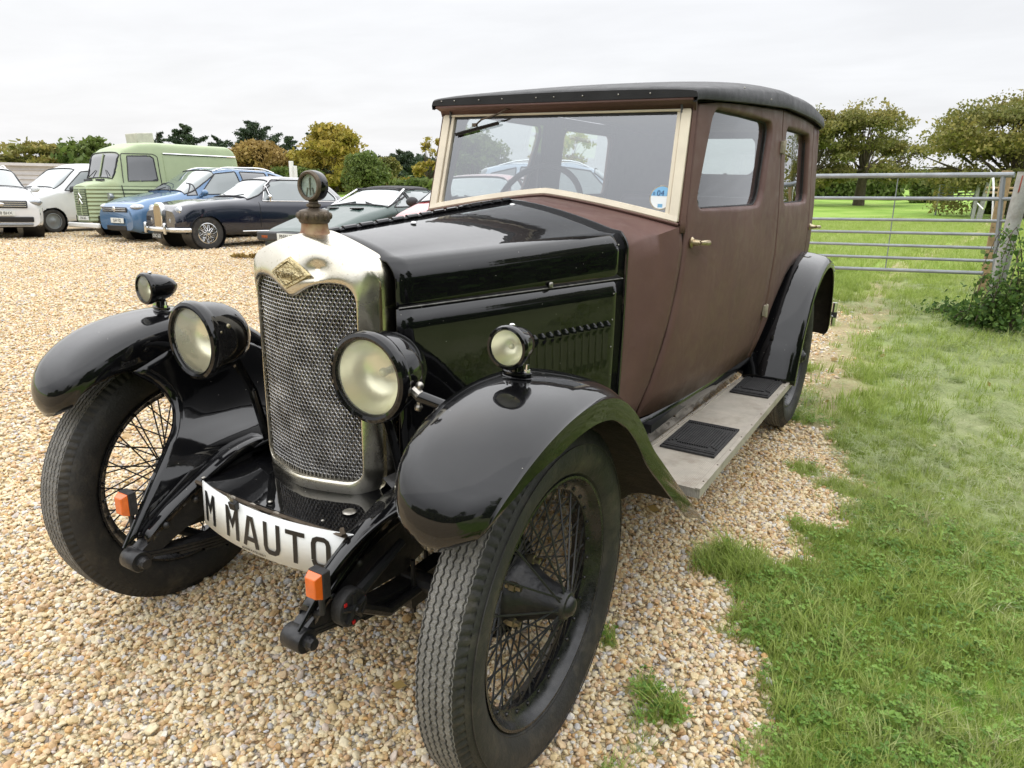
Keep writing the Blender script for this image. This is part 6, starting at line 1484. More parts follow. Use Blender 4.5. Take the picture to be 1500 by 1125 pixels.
    def emit(sel, nm, m_, par, push=0, sides=(1, -1)):
        mb = MB(); vi = {}
        for sd in sides:
            for i, j in zip(*np.nonzero(sel)):
                q = []
                for a_, b2 in ((i, j), (i + 1, j), (i + 1, j + 1), (i, j + 1)):
                    key = (a_, b2, sd)
                    if key not in vi: vi[key] = len(mb.v); p = S[a_, b2]; mb.v.append((sd * (p[0] - (push if p[0] > .02 else 0)), p[1], p[2] - push * .3))
                    q.append(vi[key])
                mb.f.append(tuple(q if sd > 0 else q[::-1])); mb.m.append(0)
        if nm == 'body':
            for i in (0, ny - 1):   # caps
                pr = [(S[i, j, 0], S[i, j, 1], S[i, j, 2]) for j in range(NS)]; pl_ = [(-p[0], p[1], p[2]) for p in pr[::-1]][1:]; P = pr + pl_; mb.add(P, [tuple(range(len(P)))])
        return mb.build(nm, m_, par, ang=42)
    low = (z < lower) & (kind == 0) if lower else np.zeros(x.shape, bool)
    body = emit((kind == 0) & ~low, 'body', paint, root)
    if lower: emit(low, 'lower_trim', M['plasticg'], root)
    if ws: emit(kind == 2, 'windscreen', glassm, root, .004, (1, -1))
    if rear: emit(kind == 3, 'rear_window', M['dglass'], root, .004)
    for wi in range(len(side)):
        for sd in (1, -1): emit(kind == 10 + wi, 'side_window', glassm if wi < 1 or glassm is M['dglass'] else (trim and trim.get('rearglass')) or glassm, root, .004, (sd,))
    # dark floor / arches
    mb = MB(); mb.box((0, L / 2, BT.mean() + .10), (HW.max() * 1.62, L * .93, .16)); mb.build('underside', M['ink'], root)
    for sd in (1, -1):
        for wy in wheels:
            mb = MB(); mb.lathe([(wr * arch * 1.01, HW.max() - .02), (wr * arch * 1.01, HW.max() * .5), (0, HW.max() * .5)], (0, wy, wr), (sd, 0, 0), 28); mb.build('wheel_arch', M['ink'], root)
            tw = .10; xo = HW[int(wy / L * (ny - 1))] - .03
            w_ = bpy.data.objects.new('wheel', None); COL.objects.link(w_); w_.parent = root; w_.location = (sd * (xo - tw), wy, wr); w_.rotation_euler = (0, 0, 0 if sd > 0 else PI)
            rr = wr * (.66 if wstyle != 'wire' else .60)
            mb = MB(); mb.lathe([(rr, tw * .9), (wr * .80, tw * 1.05), (wr * .93, tw), (wr, tw * .78), (wr, -tw * .78), (wr * .93, -tw), (rr, -tw)], (0, 0, 0), (1, 0, 0), 40); mb.build('tyre', M['rubber'], w_)
            mb = MB(); mb.lathe([(rr * 1.02, tw * .92), (rr * .95, tw * .95), (rr * .92, tw * .55), (rr * .9, -tw * .3)], (0, 0, 0), (1, 0, 0), 36)
            if wstyle == 'alloy':
                for k in range(5):
                    a_ = 2 * PI * k / 5; 
                    for da in (-.14, .14): mb.tube([(tw * .75, .03 * math.cos(a_), .03 * math.sin(a_)), (tw * .86, rr * .95 * math.cos(a_ + da), rr * .95 * math.sin(a_ + da))], [.028, .02], 6)
                mb.lathe([(0, tw * .9), (.05, tw * .88), (.06, tw * .7)], (0, 0, 0), (1, 0, 0), 20)
            elif wstyle == 'wire':
                for k in range(40):
                    a_ = 2 * PI * k / 40; off = .5 * (1 if k % 2 else -1); mb.tube([(tw * (.95 if k % 4 < 2 else .2), .045 * math.cos(a_), .045 * math.sin(a_)), (tw * .55, rr * .95 * math.cos(a_ + off), rr * .95 * math.sin(a_ + off))], .0045, 4)
                mb.lathe([(0, tw * 1.25), (.035, tw * 1.2), (.04, tw * .9), (.05, tw * .3)], (0, 0, 0), (1, 0, 0), 20)
            else: mb.lathe([(rr * .95, tw * .6), (rr * .5, tw * .45), (.06, tw * .7), (0, tw * .8)], (0, 0, 0), (1, 0, 0), 36)
            mb.build('rim', M['chrome'] if wstyle != 'steel' else M['galv'], w_, ang=50)
            if wstyle != 'wire': mb = MB(); mb.lathe([(rr * .93, tw * .3), (0, tw * .3)], (0, 0, 0), (1, 0, 0), 24); mb.build('brake_disc', M['ink'], w_)
    sec = dict(ys=ys, HW=HW, TP=TP, BL=BL, S=S, root=root)
    for wi, poly in enumerate(side): sideline(sec, dens(list(poly) + [poly[0]], 60), .013, M['plasticg'], 'window_seal', root, .0)
    if ws:
        y0, y1, zlo = ws; hA = float(np.interp(y0, ys, HW)) * wsw[0]; hB = float(np.interp(y1, ys, HW)) * wsw[1]
        pts_ = [(x_, y0, roofz(sec, y0, abs(x_)) + .004) for x_ in np.linspace(-hA, hA, 13)] + [(hA + (hB - hA) * q_, y0 + (y1 - y0) * q_, roofz(sec, y0 + (y1 - y0) * q_, hA + (hB - hA) * q_) + .003) for q_ in np.linspace(0, 1, 9)[1:-1]]
        pts_ += [(x_, y1, roofz(sec, y1, abs(x_)) + .003) for x_ in np.linspace(hB, -hB, 13)] + [(-(hA + (hB - hA) * q_), y0 + (y1 - y0) * q_, roofz(sec, y0 + (y1 - y0) * q_, hA + (hB - hA) * q_) + .003) for q_ in np.linspace(1, 0, 9)[1:-1]]
        mb = MB(); mb.tube(pts_, .015, 6, closed=True); mb.build('windscreen_seal', M['plasticg'], root)
    return root, sec
def lambda_arch(y, z, x, HW, wheels, R_):
    k = np.zeros(x.shape, bool)
    for wy in wheels: k |= (np.hypot(y - wy, z - R_ / 1.16) < R_) & (x > .5 * HW.max())
    return k
def bx(root, nm, m_, c, d, bev=.01, R=None): mb = MB(); mb.box(c, d, R); return mb.build(nm, m_, root, bevel=bev)
def plate(root, tx, c, w=.52, h=.11, m1=None, m2=None, tilt=0):
    p = bx(root, 'number_plate', m1 or M['platew'], c, (w, .014, h), .003); text(tx, h * .86, (c[0], c[1] - .009, c[2]), (PI / 2, 0, 0), m2 or M['ink'], 'plate_lettering', root, .0008, sx=.92); root.children
    for ch in root.children:
        if ch.name.startswith('plate_lettering'): ch.parent = p
    return p
def mirror_(root, sd, x, y, z, m_, w=.20):
    mb = MB(); mb.ball((sd * (x + w * .62), y, z + .02), .09, 8, (1.15, .75, .85)); mb.tube([(sd * (x - .02), y + .02, z - .04), (sd * (x + w * .45), y, z - .03)], .03, 8); mb.build('door_mirror', m_, root)
def head_dir(u, th):
    """unit heading for a vehicle whose nose points at the camera turned th degrees towards the picture's left"""
    d = ray(u, 257); v = np.array([d[0], d[1]]); v /= np.linalg.norm(v); rt = np.array([v[1], -v[0]]); a = math.radians(th); return -v * math.cos(a) - rt * math.sin(a)
# --- white suv, nose to camera, cut by the left edge
P_w = carpaint('white_paint', (.72, .73, .73)); P_blue = carpaint('metallic_blue', (.07, .16, .30), .3, .25); P_navy = carpaint('navy_paint', (.006, .009, .022), .15); P_green = mat('british_green', (.018, .050, .040), .38, coat=.45, var=.05, scale=3, rvar=.05); P_red = carpaint('faded_red', (.42, .045, .05), .25); P_silver = carpaint('pale_silver_blue', (.34, .40, .48), .3, .3)
pos = at(-12, 20.4)
r0, sc_ = vehicle('parked_suv', 'white family suv facing the camera at the left edge of the photo', 'car', pos, head_dir(-12, -8), 4.5, 1.68,
    [(0, .80), (.04, .98), (.30, 1.07), (1.0, 1.17), (1.2, 1.19), (1.95, 1.60), (2.4, 1.68), (3.5, 1.66), (4.2, 1.55), (4.45, 1.15), (4.5, .9)],
    [(0, .72), (.1, .86), (1.1, 1.03), (4.5, 1.10)], [(0, .30), (.3, .24), (4.2, .24), (4.5, .35)], [(0, .74), (.10, .84), (.4, .91), (1, .92), (4, .92), (4.4, .86), (4.5, .78)], [(0, .6), (1.2, .70), (2, .66), (4.2, .64), (4.5, .6)], P_w,
    side=[[(1.45, 1.10), (2.05, 1.56), (2.5, 1.60), (2.55, 1.10)], [(2.65, 1.10), (2.6, 1.60), (3.4, 1.58), (3.5, 1.12)]], ws=(1.22, 1.98, 1.15), rear=(4.05, 4.45, 1.2), wheels=(.86, 3.55), wr=.345, lower=.32)
plate(r0, 'OU18 BHX', (0, -.04, .60)); bx(r0, 'grille', M['plasticg'], (0, -.012, .80), (1.06, .04, .17), .03)
for z_ in (.755, .80, .845): bx(r0, 'grille_bar', M['chrome'], (0, -.034, z_), (1.0, .012, .016), .003)
mb = MB(); mb.ball((0, -.04, .80), .05, 8, (1.7, .3, .7)); mb.build('badge', M['chrome'], r0)
bx(r0, 'lower_grille', M['ink'], (0, -.012, .46), (1.25, .04, .12), .02); bx(r0, 'skid_plate', M['galv'], (0, -.01, .345), (1.2, .06, .06), .02)
for sd in (1, -1):
    mb = MB(); mb.ball((sd * .70, .10, .85), .14, 8, (1.15, .9, .62)); mb.build('headlight', M['lampclear'], r0); mb = MB(); mb.ball((sd * .70, .045, .58), .085, 8, (1, .5, 1)); mb.build('fog_light', M['plasticg'], r0); mirror_(r0, sd, .90, 1.62, 1.12, P_w); mb = MB(); mb.tube([tuple(p) for p in crom([(sd * .56, y_, roofz(sc_, y_, .56) + dz_) for y_, dz_ in ((2.2, 0), (2.4, .03), (3.0, .04), (3.7, .03), (3.9, 0))], 16)], .018, 6); mb.build('roof_rail', M['chrome'], r0)
# --- white panel van behind it, side door open
pos = at(-8, 23.5)
r1, sc_ = vehicle('panel_van', 'white panel van with its sliding side door partly open behind the white suv', 'van', pos, head_dir(-8, 64), 4.3, 1.85,
    [(0, .80), (.05, .95), (.5, 1.08), (.95, 1.18), (1.65, 1.68), (2.1, 1.83), (3.9, 1.85), (4.2, 1.80), (4.3, 1.6)], [(0, .70), (.2, .85), (1.0, 1.08), (4.3, 1.12)], [(0, .30), (.3, .22), (4.3, .24)], [(0, .62), (.15, .80), (.6, .9), (4.2, .9), (4.3, .86)], [(0, .6), (1.2, .72), (2, .74), (4.3, .74)], P_w,
    side=[[(1.22, 1.10), (1.80, 1.60), (2.05, 1.62), (2.10, 1.08)]], ws=(.98, 1.68, 1.15), wheels=(.80, 3.5), wr=.31, wstyle='steel', lower=.30)
sideline(sc_, dens([(2.22, .35), (2.2, 1.0), (2.18, 1.68)]), .012, M['plasticg'], 'door_gap', r1)
for sd in (1, -1):
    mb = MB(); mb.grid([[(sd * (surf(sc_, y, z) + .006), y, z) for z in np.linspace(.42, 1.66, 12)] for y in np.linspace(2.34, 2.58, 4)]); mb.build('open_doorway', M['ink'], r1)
    mb = MB(); mb.grid([[(sd * (surf(sc_, y, z) + .05), y, z) for z in np.linspace(.40, 1.70, 12)] for y in np.linspace(2.60, 3.55, 6)]); mb.build('sliding_door', P_w, r1, solid=.04)
    bx(r1, 'rub_strip', M['plasticg'], (sd * .905, 1.85, .55), (.02, .55, .07)); bx(r1, 'door_handle', M['plasticg'], (sd * .90, 2.12, .92), (.03, .05, .14)); mirror_(r1, sd, .88, 1.35, 1.12, M['plasticg'])
    mb = MB(); mb.ball((sd * .62, .12, .80), .13, 8, (1, .9, 1.1)); mb.build('headlight', M['lampclear'], r1)
# --- green corrugated van
def corr(name, col):
    m = mat(name, col, .45, var=.05, scale=3, rvar=.1); t = m.node_tree; L = t.links.new; tc = node(t, 'ShaderNodeTexCoord'); w_ = node(t, 'ShaderNodeTexWave', i_Scale=3.4); w_.bands_direction = 'Z'; L(tc.outputs['Object'], w_.inputs[0]); sp = node(t, 'ShaderNodeSeparateXYZ'); L(tc.outputs['Object'], sp.inputs[0])
    lt = node(t, 'ShaderNodeMath', operation='LESS_THAN'); L(sp.outputs['Z'], lt.inputs[0]); lt.inputs[1].default_value = 1.22; mu = node(t, 'ShaderNodeMath', operation='MULTIPLY'); L(w_.outputs['Fac'], mu.inputs[0]); L(lt.outputs[0], mu.inputs[1])
    bp = node(t, 'ShaderNodeBump', i_Strength=1.0, i_Distance=.03); L(mu.outputs[0], bp.inputs['Height']); L(bp.outputs[0], t.nodes['Principled BSDF'].inputs['Normal']); return m
P_h = corr('pale_green_corrugated', (.36, .43, .25)); P_hs = mat('pale_green_paint', (.37, .44, .26), .4, var=.05)
pos = at(112, 20.6)
r2, sc_ = vehicle('corrugated_van', 'pale green vintage corrugated van with a roof box behind the blue people carrier', 'van', pos, head_dir(112, 66), 3.85, 2.3,
    [(0, 1.22), (.05, 1.27), (.42, 1.36), (.50, 1.40), (.68, 2.00), (.85, 2.14), (1.2, 2.26), (1.6, 2.30), (3.65, 2.30), (3.8, 2.2), (3.85, 2.0)],
    [(0, 1.15), (.45, 1.30), (4.5, 1.34)], [(0, .38), (.3, .34), (4.5, .36)], [(0, .34), (.08, .42), (.40, .60), (.52, .80), (.62, .84), (1.2, .86), (3.7, .86), (3.85, .83)], [(0, .3), (.5, .66), (.7, .70), (3.85, .75)], P_h,
    side=[[(.78, 1.34), (.86, 1.93), (1.42, 1.95), (1.50, 1.90), (1.52, 1.36)]], ws=(.49, .70, 1.43), wheels=(.95, 2.95), wr=.33, wstyle='steel', glassm=M['dglass'], kr=.30, sm=2, wsw=(.84, .80))
bx(r2, 'grille', mat('grille_dark_green', (.055, .075, .04), .6), (0, -.006, .84), (.58, .02, .62), .01); 
mb = MB()
for k in range(15): mb.box((0, -.020, .56 + k * .04), (.54, .012, .014))
mb.build('grille_bars', P_hs, r2); bx(r2, 'grille_centre', P_hs, (0, -.022, .84), (.035, .014, .62), .003)
mb = MB()
for dz in (0, .13): mb.tube([(-.12, -.03, .80 + dz), (0, -.03, .92 + dz), (.12, -.03, .80 + dz)], .02, 6)
mb.build('double_chevron_badge', M['chrome'], r2); plate(r2, 'EYA 363', (.05, -.03, .47), .50, .10)
for sd in (1, -1):
    mb = MB(); mb.lathe([(0, .0), (.085, .01), (.09, -.03), (.07, -.10), (0, -.14)], (sd * .62, .36, .98), (0, -1, 0), 20); mb.build('headlight', M['lampclear'], r2)
    sideline(sc_, dens([(.60, 1.24), (.66, .6), (.70, .42)]), .010, M['plasticg'], 'door_gap', r2, sides=(sd,)); sideline(sc_, dens([(.66, 1.30), (.72, 1.98), (1.5, 2.0), (1.6, 1.95), (1.6, .42)]), .010, M['plasticg'], 'door_gap', r2, sides=(sd,))
    sideline(sc_, dens([(1.75, 2.02), (3.8, 2.02)]), .022, M['chrome'], 'awning_rail', r2, .01, sides=(sd,)); sideline(sc_, dens([(1.75, .45), (1.75, 2.0)]), .010, P_hs, 'panel_rib', r2, sides=(sd,))
for k in (-1, 1): bx(r2, 'scuttle_vent', M['plasticg'], (k * .30, .36, 1.365), (.4, .03, .05), .005)
bx(r2, 'front_bumper', M['white'], (0, -.02, .30), (1.55, .08, .12), .03)
mb = MB(); mb.tube([(0, .49, 1.42), (0, .66, 1.98)], .016, 6); mb.build('screen_divider', P_hs, r2)
for k in (-1, 1): mb = MB(); mb.tube([(k * .5, .46, 1.42), (k * .25, .545, 1.60)], .01, 5); mb.build('wiper', M['plasticg'], r2)
bx(r2, 'roof_box', mat('cream_roof_box', (.48, .47, .40), .6), (-.25, 1.75, 2.42), (.55, .45, .26), .02, Matrix.Rotation(.08, 3, 'X'))
# --- blue people carrier
pos = at(160, 18.6)
r3, sc_ = vehicle('people_carrier', 'metallic blue people carrier with roof rails between the green van and the navy coupe', 'car', pos, head_dir(160, 62), 4.55, 1.68,
    [(0, .72), (.05, .86), (.45, 1.00), (1.05, 1.10), (1.2, 1.13), (2.1, 1.62), (2.6, 1.69), (3.8, 1.66), (4.35, 1.52), (4.5, 1.1), (4.55, .9)], [(0, .66), (.2, .80), (1.2, .98), (4.5, 1.06)], [(0, .30), (.2, .22), (4.3, .22), (4.55, .4)], [(0, .66), (.12, .78), (.45, .88), (1, .90), (4, .90), (4.4, .85), (4.55, .78)], [(0, .6), (1.2, .70), (2, .66), (4.2, .64), (4.55, .6)], P_blue,
    side=[[(1.62, 1.06), (2.15, 1.54), (2.72, 1.60), (2.80, 1.08)], [(2.90, 1.08), (2.84, 1.60), (3.60, 1.58), (3.62, 1.09)], [(3.72, 1.09), (3.70, 1.57), (4.15, 1.46), (4.28, 1.12)], [(1.28, 1.04), (1.56, 1.32), (1.54, 1.05)]], ws=(1.24, 2.12, 1.09), rear=(4.2, 4.5, 1.1), wheels=(.88, 3.6), wr=.325, trim=dict(rearglass=M['dglass']))
plate(r3, 'SL61 FZJ', (.10, -.03, .50)); bx(r3, 'grille', M['plasticg'], (0, -.006, .735), (1.0, .03, .11), .02); bx(r3, 'lower_grille', M['ink'], (0, -.004, .34), (.80, .02, .10), .02)
for z_ in (.715, .755): bx(r3, 'grille_bar', M['chrome'], (0, -.024, z_), (.95, .01, .012), .002)
mb = MB(); mb.lathe([(0, .02), (.055, .015), (.062, 0)], (0, -.022, .745), (0, -1, 0), 24); mb.build('badge', M['chrome'], r3)
for sd in (1, -1):
    mb = MB(); mb.ball((sd * .62, .20, .79), .15, 8, (1.1, 1.2, .50)); mb.build('headlight', M['lampclear'], r3); mirror_(r3, sd, .86, 1.62, 1.08, P_blue)
    mb = MB(); mb.tube([tuple(p) for p in crom([(sd * .56, y_, roofz(sc_, y_, .56) + dz_) for y_, dz_ in ((2.15, 0), (2.35, .035), (3.0, .045), (3.7, .035), (3.95, 0))], 20)], .022, 6); mb.build('roof_rail', M['chrome'], r3); mb = MB(); mb.tube([(sd * .35, 1.15, 1.14), (sd * .05, 1.30, 1.22)], .012, 5); mb.build('wiper', M['plasticg'], r3)
    for yy in (1.58, 2.85, 3.66): sideline(sc_, dens([(yy, .35), (yy, 1.06)]), .006, M['plasticg'], 'door_gap', r3, 0, sides=(sd,))
    bx(r3, 'side_light_trim', M['plasticg'], (sd * .56, .02, .36), (.16, .03, .08), .02)
# --- navy classic coupe
pos = at(226, 16.2)
r4, sc_ = vehicle('classic_coupe', 'dark navy classic coupe with chrome bumpers and a tall gold-coloured grille', 'car', pos, head_dir(226, 66), 4.75, 1.52,
    [(0, .74), (.06, .86), (.5, .97), (1.3, 1.03), (1.5, 1.05), (2.1, 1.42), (2.5, 1.50), (3.2, 1.49), (3.75, 1.34), (4.2, 1.02), (4.6, .86), (4.75, .70)], [(0, .66), (.3, .86), (1.0, .93), (3.6, .93), (4.75, .70)], [(0, .38), (.3, .28), (4.3, .30), (4.75, .42)], [(0, .62), (.10, .72), (.5, .82), (1.5, .84), (3.8, .83), (4.5, .74), (4.75, .62)], [(0, .5), (1.3, .64), (2.2, .58), (3.6, .52), (4.75, .45)], P_navy,
    side=[[(1.82, .98), (1.98, 1.28), (2.02, .98)], [(2.06, .98), (2.02, 1.28), (2.2, 1.41), (2.98, 1.42), (3.05, .98)], [(3.11, .98), (3.05, 1.41), (3.45, 1.33), (3.72, 1.05), (3.70, .99)]], ws=(1.50, 2.10, 1.03), rear=(3.55, 4.05, 1.08), wheels=(.56, 3.39), wr=.335, wstyle='wire', arch=1.08)
for poly in ([(1.82, .975), (2.0, 1.29), (2.2, 1.425), (3.02, 1.43), (3.47, 1.345), (3.76, 1.05), (3.70, .975), (1.82, .975)], [(3.07, .975), (3.02, 1.42)], [(2.04, .975), (2.01, 1.28)]): sideline(sc_, dens(poly, 60), .010, M['chrome'], 'window_trim', r4, .004)
sideline(sc_, dens([(1.30, .36), (3.25, .36)]), .012, M['chrome'], 'sill_strip', r4, .01); sideline(sc_, dens([(3.12, .42), (3.12, .92)]), .006, M['ink'], 'door_gap', r4, 0); sideline(sc_, dens([(1.72, .42), (1.72, .95)]), .006, M['ink'], 'door_gap', r4, 0)
sideline(sc_, dens([(2.88, .86), (3.02, .86)]), .014, M['chrome'], 'door_handle', r4, .012)
mb = MB(); mb.prism([(a, b) for a, b in [(-.15, .42), (.15, .42), (.165, .80), (.13, .88), (.06, .915), (-.06, .915), (-.13, .88), (-.165, .80)]], -.055, .05, lambda a, b, h: (a, h, b)); mb.build('grille_shell', M['chrome'], r4, bevel=.02)
mb = MB(); mb.prism([(a * .86, .455 + (b - .42) * .88) for a, b in [(-.15, .42), (.15, .42), (.165, .80), (.13, .86), (.06, .88), (-.06, .88), (-.13, .86), (-.165, .80)]], -.060, -.050, lambda a, b, h: (a, h, b)); mb.build('grille_slats', mat('gold_grille', (.40, .30, .17), .4, .7, var=.1), r4)
mb = MB(); mb.tube([tuple(p) for p in crom([(-.80, .22, .40), (-.70, .02, .40), (-.45, -.07, .40), (0, -.10, .40), (.45, -.07, .40), (.70, .02, .40), (.80, .22, .40)], 26)], .042, 10, sx=.55); mb.build('front_bumper', M['chrome'], r4)
for sd in (1, -1):
    bx(r4, 'overrider', M['chrome'], (sd * .42, -.12, .42), (.065, .07, .22), .025)
    mb = MB(); mb.lathe([(0, .05), (.06, .04), (.092, .01), (.10, -.02), (.08, -.10)], (sd * .56, .10, .76), (0, -1, 0), 28); mb.build('headlight', M['lampclear'], r4); mb = MB(); mb.lathe([(.088, .02), (.102, .015), (.106, -.01), (.10, -.03)], (sd * .56, .10, .76), (0, -1, 0), 28); mb.build('headlight_rim', M['chrome'], r4)
    mb = MB(); mb.lathe([(0, .04), (.06, .025), (.07, 0), (.055, -.06)], (sd * .40, .03, .57), (0, -1, 0), 24); mb.build('fog_light', M['lampclear'], r4); mb = MB(); mb.ball((sd * .58, .07, .57), .032, 6); mb.build('indicator', M['orange'], r4); mb = MB(); mb.ball((sd * .58, .07, .49), .026, 6); mb.build('side_light', M['lampclear'], r4)
    mb = MB(); mb.ball((sd * .80, 1.98, 1.06), .055, 8, (1, .7, .9)); mb.tube([(sd * .78, 2.0, .96), (sd * .80, 1.98, 1.04)], .012, 6); mb.build('door_mirror', M['chrome'], r4); mb = MB(); mb.tube([(sd * .10, 1.50, 1.06), (sd * .42, 1.60, 1.10)], .010, 5); mb.build('wiper', M['ink'], r4)
plate(r4, 'OXC 633', (0, -.10, .27), .42, .11, M['plateb'], M['platew'])
# --- green wedge sports car with black soft top
pos = at(424, 12.2)
r5, sc_ = vehicle('sports_car', 'dark green wedge-nosed sports car with a black soft top beside the radiator cap', 'car', pos, head_dir(424, 50), 4.1, 1.22,
    [(0, .50), (.05, .56), (.9, .80), (1.35, .88), (1.45, .90), (2.05, 1.18), (2.25, 1.22), (2.75, 1.21), (3.0, 1.14), (3.25, .93), (3.9, .86), (4.1, .74)], [(0, .46), (.8, .68), (1.5, .82), (3.3, .86), (4.1, .72)], [(0, .30), (.3, .22), (3.9, .24), (4.1, .36)], [(0, .70), (.15, .80), (.5, .84), (3.8, .84), (4.1, .76)], [(0, .6), (1.4, .68), (2.2, .56), (3, .54), (4.1, .6)], P_green,
    side=[[(1.60, .87), (2.02, 1.10), (2.06, .87)], [(2.10, .87), (2.07, 1.12), (2.25, 1.16), (2.75, 1.15), (2.90, .90)]], ws=(1.46, 2.04, .90), rear=(2.98, 3.2, .95), wheels=(.78, 2.95), wr=.30, trim=None)
S_ = sc_['S']; mb = MB(); rows = []
for i, y in enumerate(sc_['ys']):
    if 2.08 < y < 3.20:
        row = [(p[0] * 1.01 + .002, p[1], p[2] + .008) for p in S_[i] if p[2] > (1.15 if y < 2.86 else .90 + max(0, .25 - (y - 2.86) * 1.6))]
        rows.append(row)
def rs(row, n_):
    P = np.array(row); 
    if len(P) < 2: return None
    d = np.r_[0, np.cumsum(np.linalg.norm(np.diff(P, axis=0), axis=1))]; t_ = np.linspace(0, d[-1], n_); return [tuple(np.array([np.interp(q, d, P[:, k]) for k in range(3)])) for q in t_]
rows = [rs(r_, 14) for r_ in rows]; rows = [r_ for r_ in rows if r_]
rows = [r_ + [(-p[0], p[1], p[2]) for p in r_[::-1]] for r_ in rows]; mb.grid(rows); mb.build('soft_top', mat('soft_top_cloth', (.05, .048, .05), .8, bump=.3, bscale=50), r5, solid=.012, off=0)
for sd in (1, -1):
    mb = MB(); mb.tube([(sd * .70, 1.50, .88), (sd * .57, 2.06, 1.17)], .018, 6); mb.build('screen_pillar', M['chrome'], r5)
    sideline(sc_, dens([(1.62, .32), (1.60, .84)]), .005, M['ink'], 'door_gap', r5, 0, sides=(sd,)); sideline(sc_, dens([(2.95, .32), (2.95, .86)]), .005, M['ink'], 'door_gap', r5, 0, sides=(sd,))
    mb = MB(); mb.ball((sd * .88, 2.80, .78), .045, 6); mb.build('door_handle', M['chrome'], r5); mb = MB(); mb.tube([(sd * .45, 1.44, .905), (sd * .12, 1.55, .955)], .010, 5); mb.build('wiper', M['ink'], r5)
    bx(r5, 'indicator', M['orange'], (sd * .58, -.09, .42), (.16, .02, .055), .005); bx(r5, 'bonnet_vent', M['ink'], (sd * .30, 1.15, .855), (.22, .12, .02), .004)
mb = MB(); mb.tube([(-.58, 2.06, 1.178), (.58, 2.06, 1.178)], .018, 6); mb.build('screen_header', M['ink'], r5)
bx(r5, 'front_bumper', M['plasticg'], (0, -.01, .43), (1.58, .18, .15), .03); bx(r5, 'front_spoiler', M['plasticg'], (0, .06, .28), (1.45, .12, .14), .03); plate(r5, 'PNW 177S', (0, -.105, .43), .52, .11)
# --- red hatchback
pos = at(640, 10.2)
r6, sc_ = vehicle('red_hatchback', 'faded red hatchback parked behind the bonnet and seen through the windscreen', 'car', pos, head_dir(640, 22), 3.7, 1.42,
    [(0, .66), (.05, .78), (.4, .90), (.85, .99), (1.0, 1.01), (1.6, 1.36), (2.0, 1.42), (3.1, 1.40), (3.5, 1.2), (3.7, .8)], [(0, .6), (.3, .80), (1.0, .92), (3.7, .95)], [(0, .30), (.2, .22), (3.5, .22), (3.7, .36)], [(0, .62), (.10, .74), (.4, .82), (3.2, .83), (3.6, .78), (3.7, .70)], [(0, .5), (1, .66), (1.7, .58), (3.7, .55)], P_red,
    side=[[(1.25, .97), (1.70, 1.30), (2.2, 1.34), (2.25, .97)], [(2.34, .97), (2.3, 1.34), (3.05, 1.30), (3.2, 1.0)]], ws=(1.0, 1.62, .99), rear=(3.2, 3.6, 1.0), wheels=(.70, 3.05), wr=.29, wstyle='steel')
plate(r6, 'P614 RDL', (0, -.03, .42)); bx(r6, 'grille', M['ink'], (0, -.006, .58), (.7, .03, .09), .02); bx(r6, 'front_bumper', M['plasticg'], (0, -.01, .42), (1.4, .06, .14), .03)
for sd in (1, -1):
    mb = MB(); mb.ball((sd * .54, .09, .66), .11, 8, (1.2, .8, .7)); mb.build('headlight', M['lampclear'], r6); mirror_(r6, sd, .80, 1.32, .98, M['plasticg']); mb = MB(); mb.tube([(sd * .30, .97, 1.02), (sd * .05, 1.08, 1.08)], .010, 5); mb.build('wiper', M['plasticg'], r6)
# --- silver estate seen through the saloon's windows
pos = at(1012, 16.5)
r7, sc_ = vehicle('silver_estate', 'pale silver-blue estate car beyond the saloon, seen through its windows', 'car', pos, -head_dir(900, 92), 4.7, 1.66,
    [(0, .74), (.05, .88), (.45, 1.00), (1.05, 1.10), (1.2, 1.12), (2.0, 1.66), (2.5, 1.80), (3.9, 1.78), (4.5, 1.66), (4.65, 1.1), (4.7, .9)], [(0, .66), (.2, .80), (1.2, 1.02), (4.6, 1.10)], [(0, .30), (.2, .22), (4.4, .22), (4.7, .4)], [(0, .66), (.12, .80), (.45, .90), (4, .91), (4.5, .86), (4.7, .78)], [(0, .6), (1.2, .70), (2, .66), (4.2, .64), (4.7, .6)], P_silver,
    side=[[(1.62, 1.10), (2.10, 1.60), (2.72, 1.68), (2.80, 1.11)], [(2.90, 1.11), (2.84, 1.68), (3.60, 1.67), (3.62, 1.12)], [(3.72, 1.12), (3.70, 1.66), (4.25, 1.54), (4.38, 1.16)]], ws=(1.22, 2.02, 1.11), rear=(4.35, 4.65, 1.15), wheels=(.88, 3.6), wr=.33, trim=dict(rearglass=M['dglass']))
for sd in (1, -1):
    mirror_(r7, sd, .86, 1.62, 1.10, P_silver); mb = MB(); mb.ball((sd * .64, .15, .80), .15, 8, (1.05, 1.1, .6)); mb.build('headlight', M['lampclear'], r7); mb = MB(); mb.tube([tuple(p) for p in crom([(sd * .56, y_, roofz(sc_, y_, .56) + dz_) for y_, dz_ in ((2.15, 0), (2.35, .035), (3.0, .05), (3.8, .035), (4.1, 0))], 20)], .02, 6); mb.build('roof_rail', M['chrome'], r7)
    for yy in (1.58, 2.85, 3.66): sideline(sc_, dens([(yy, .35), (yy, 1.08)]), .006, M['plasticg'], 'door_gap', r7, 0, sides=(sd,))
    sideline(sc_, dens([(2.62, .93), (2.78, .93)]), .012, P_silver, 'door_handle', r7, .015, sides=(sd,))
bx(r7, 'grille', M['plasticg'], (0, -.006, .735), (1.0, .03, .11), .02)
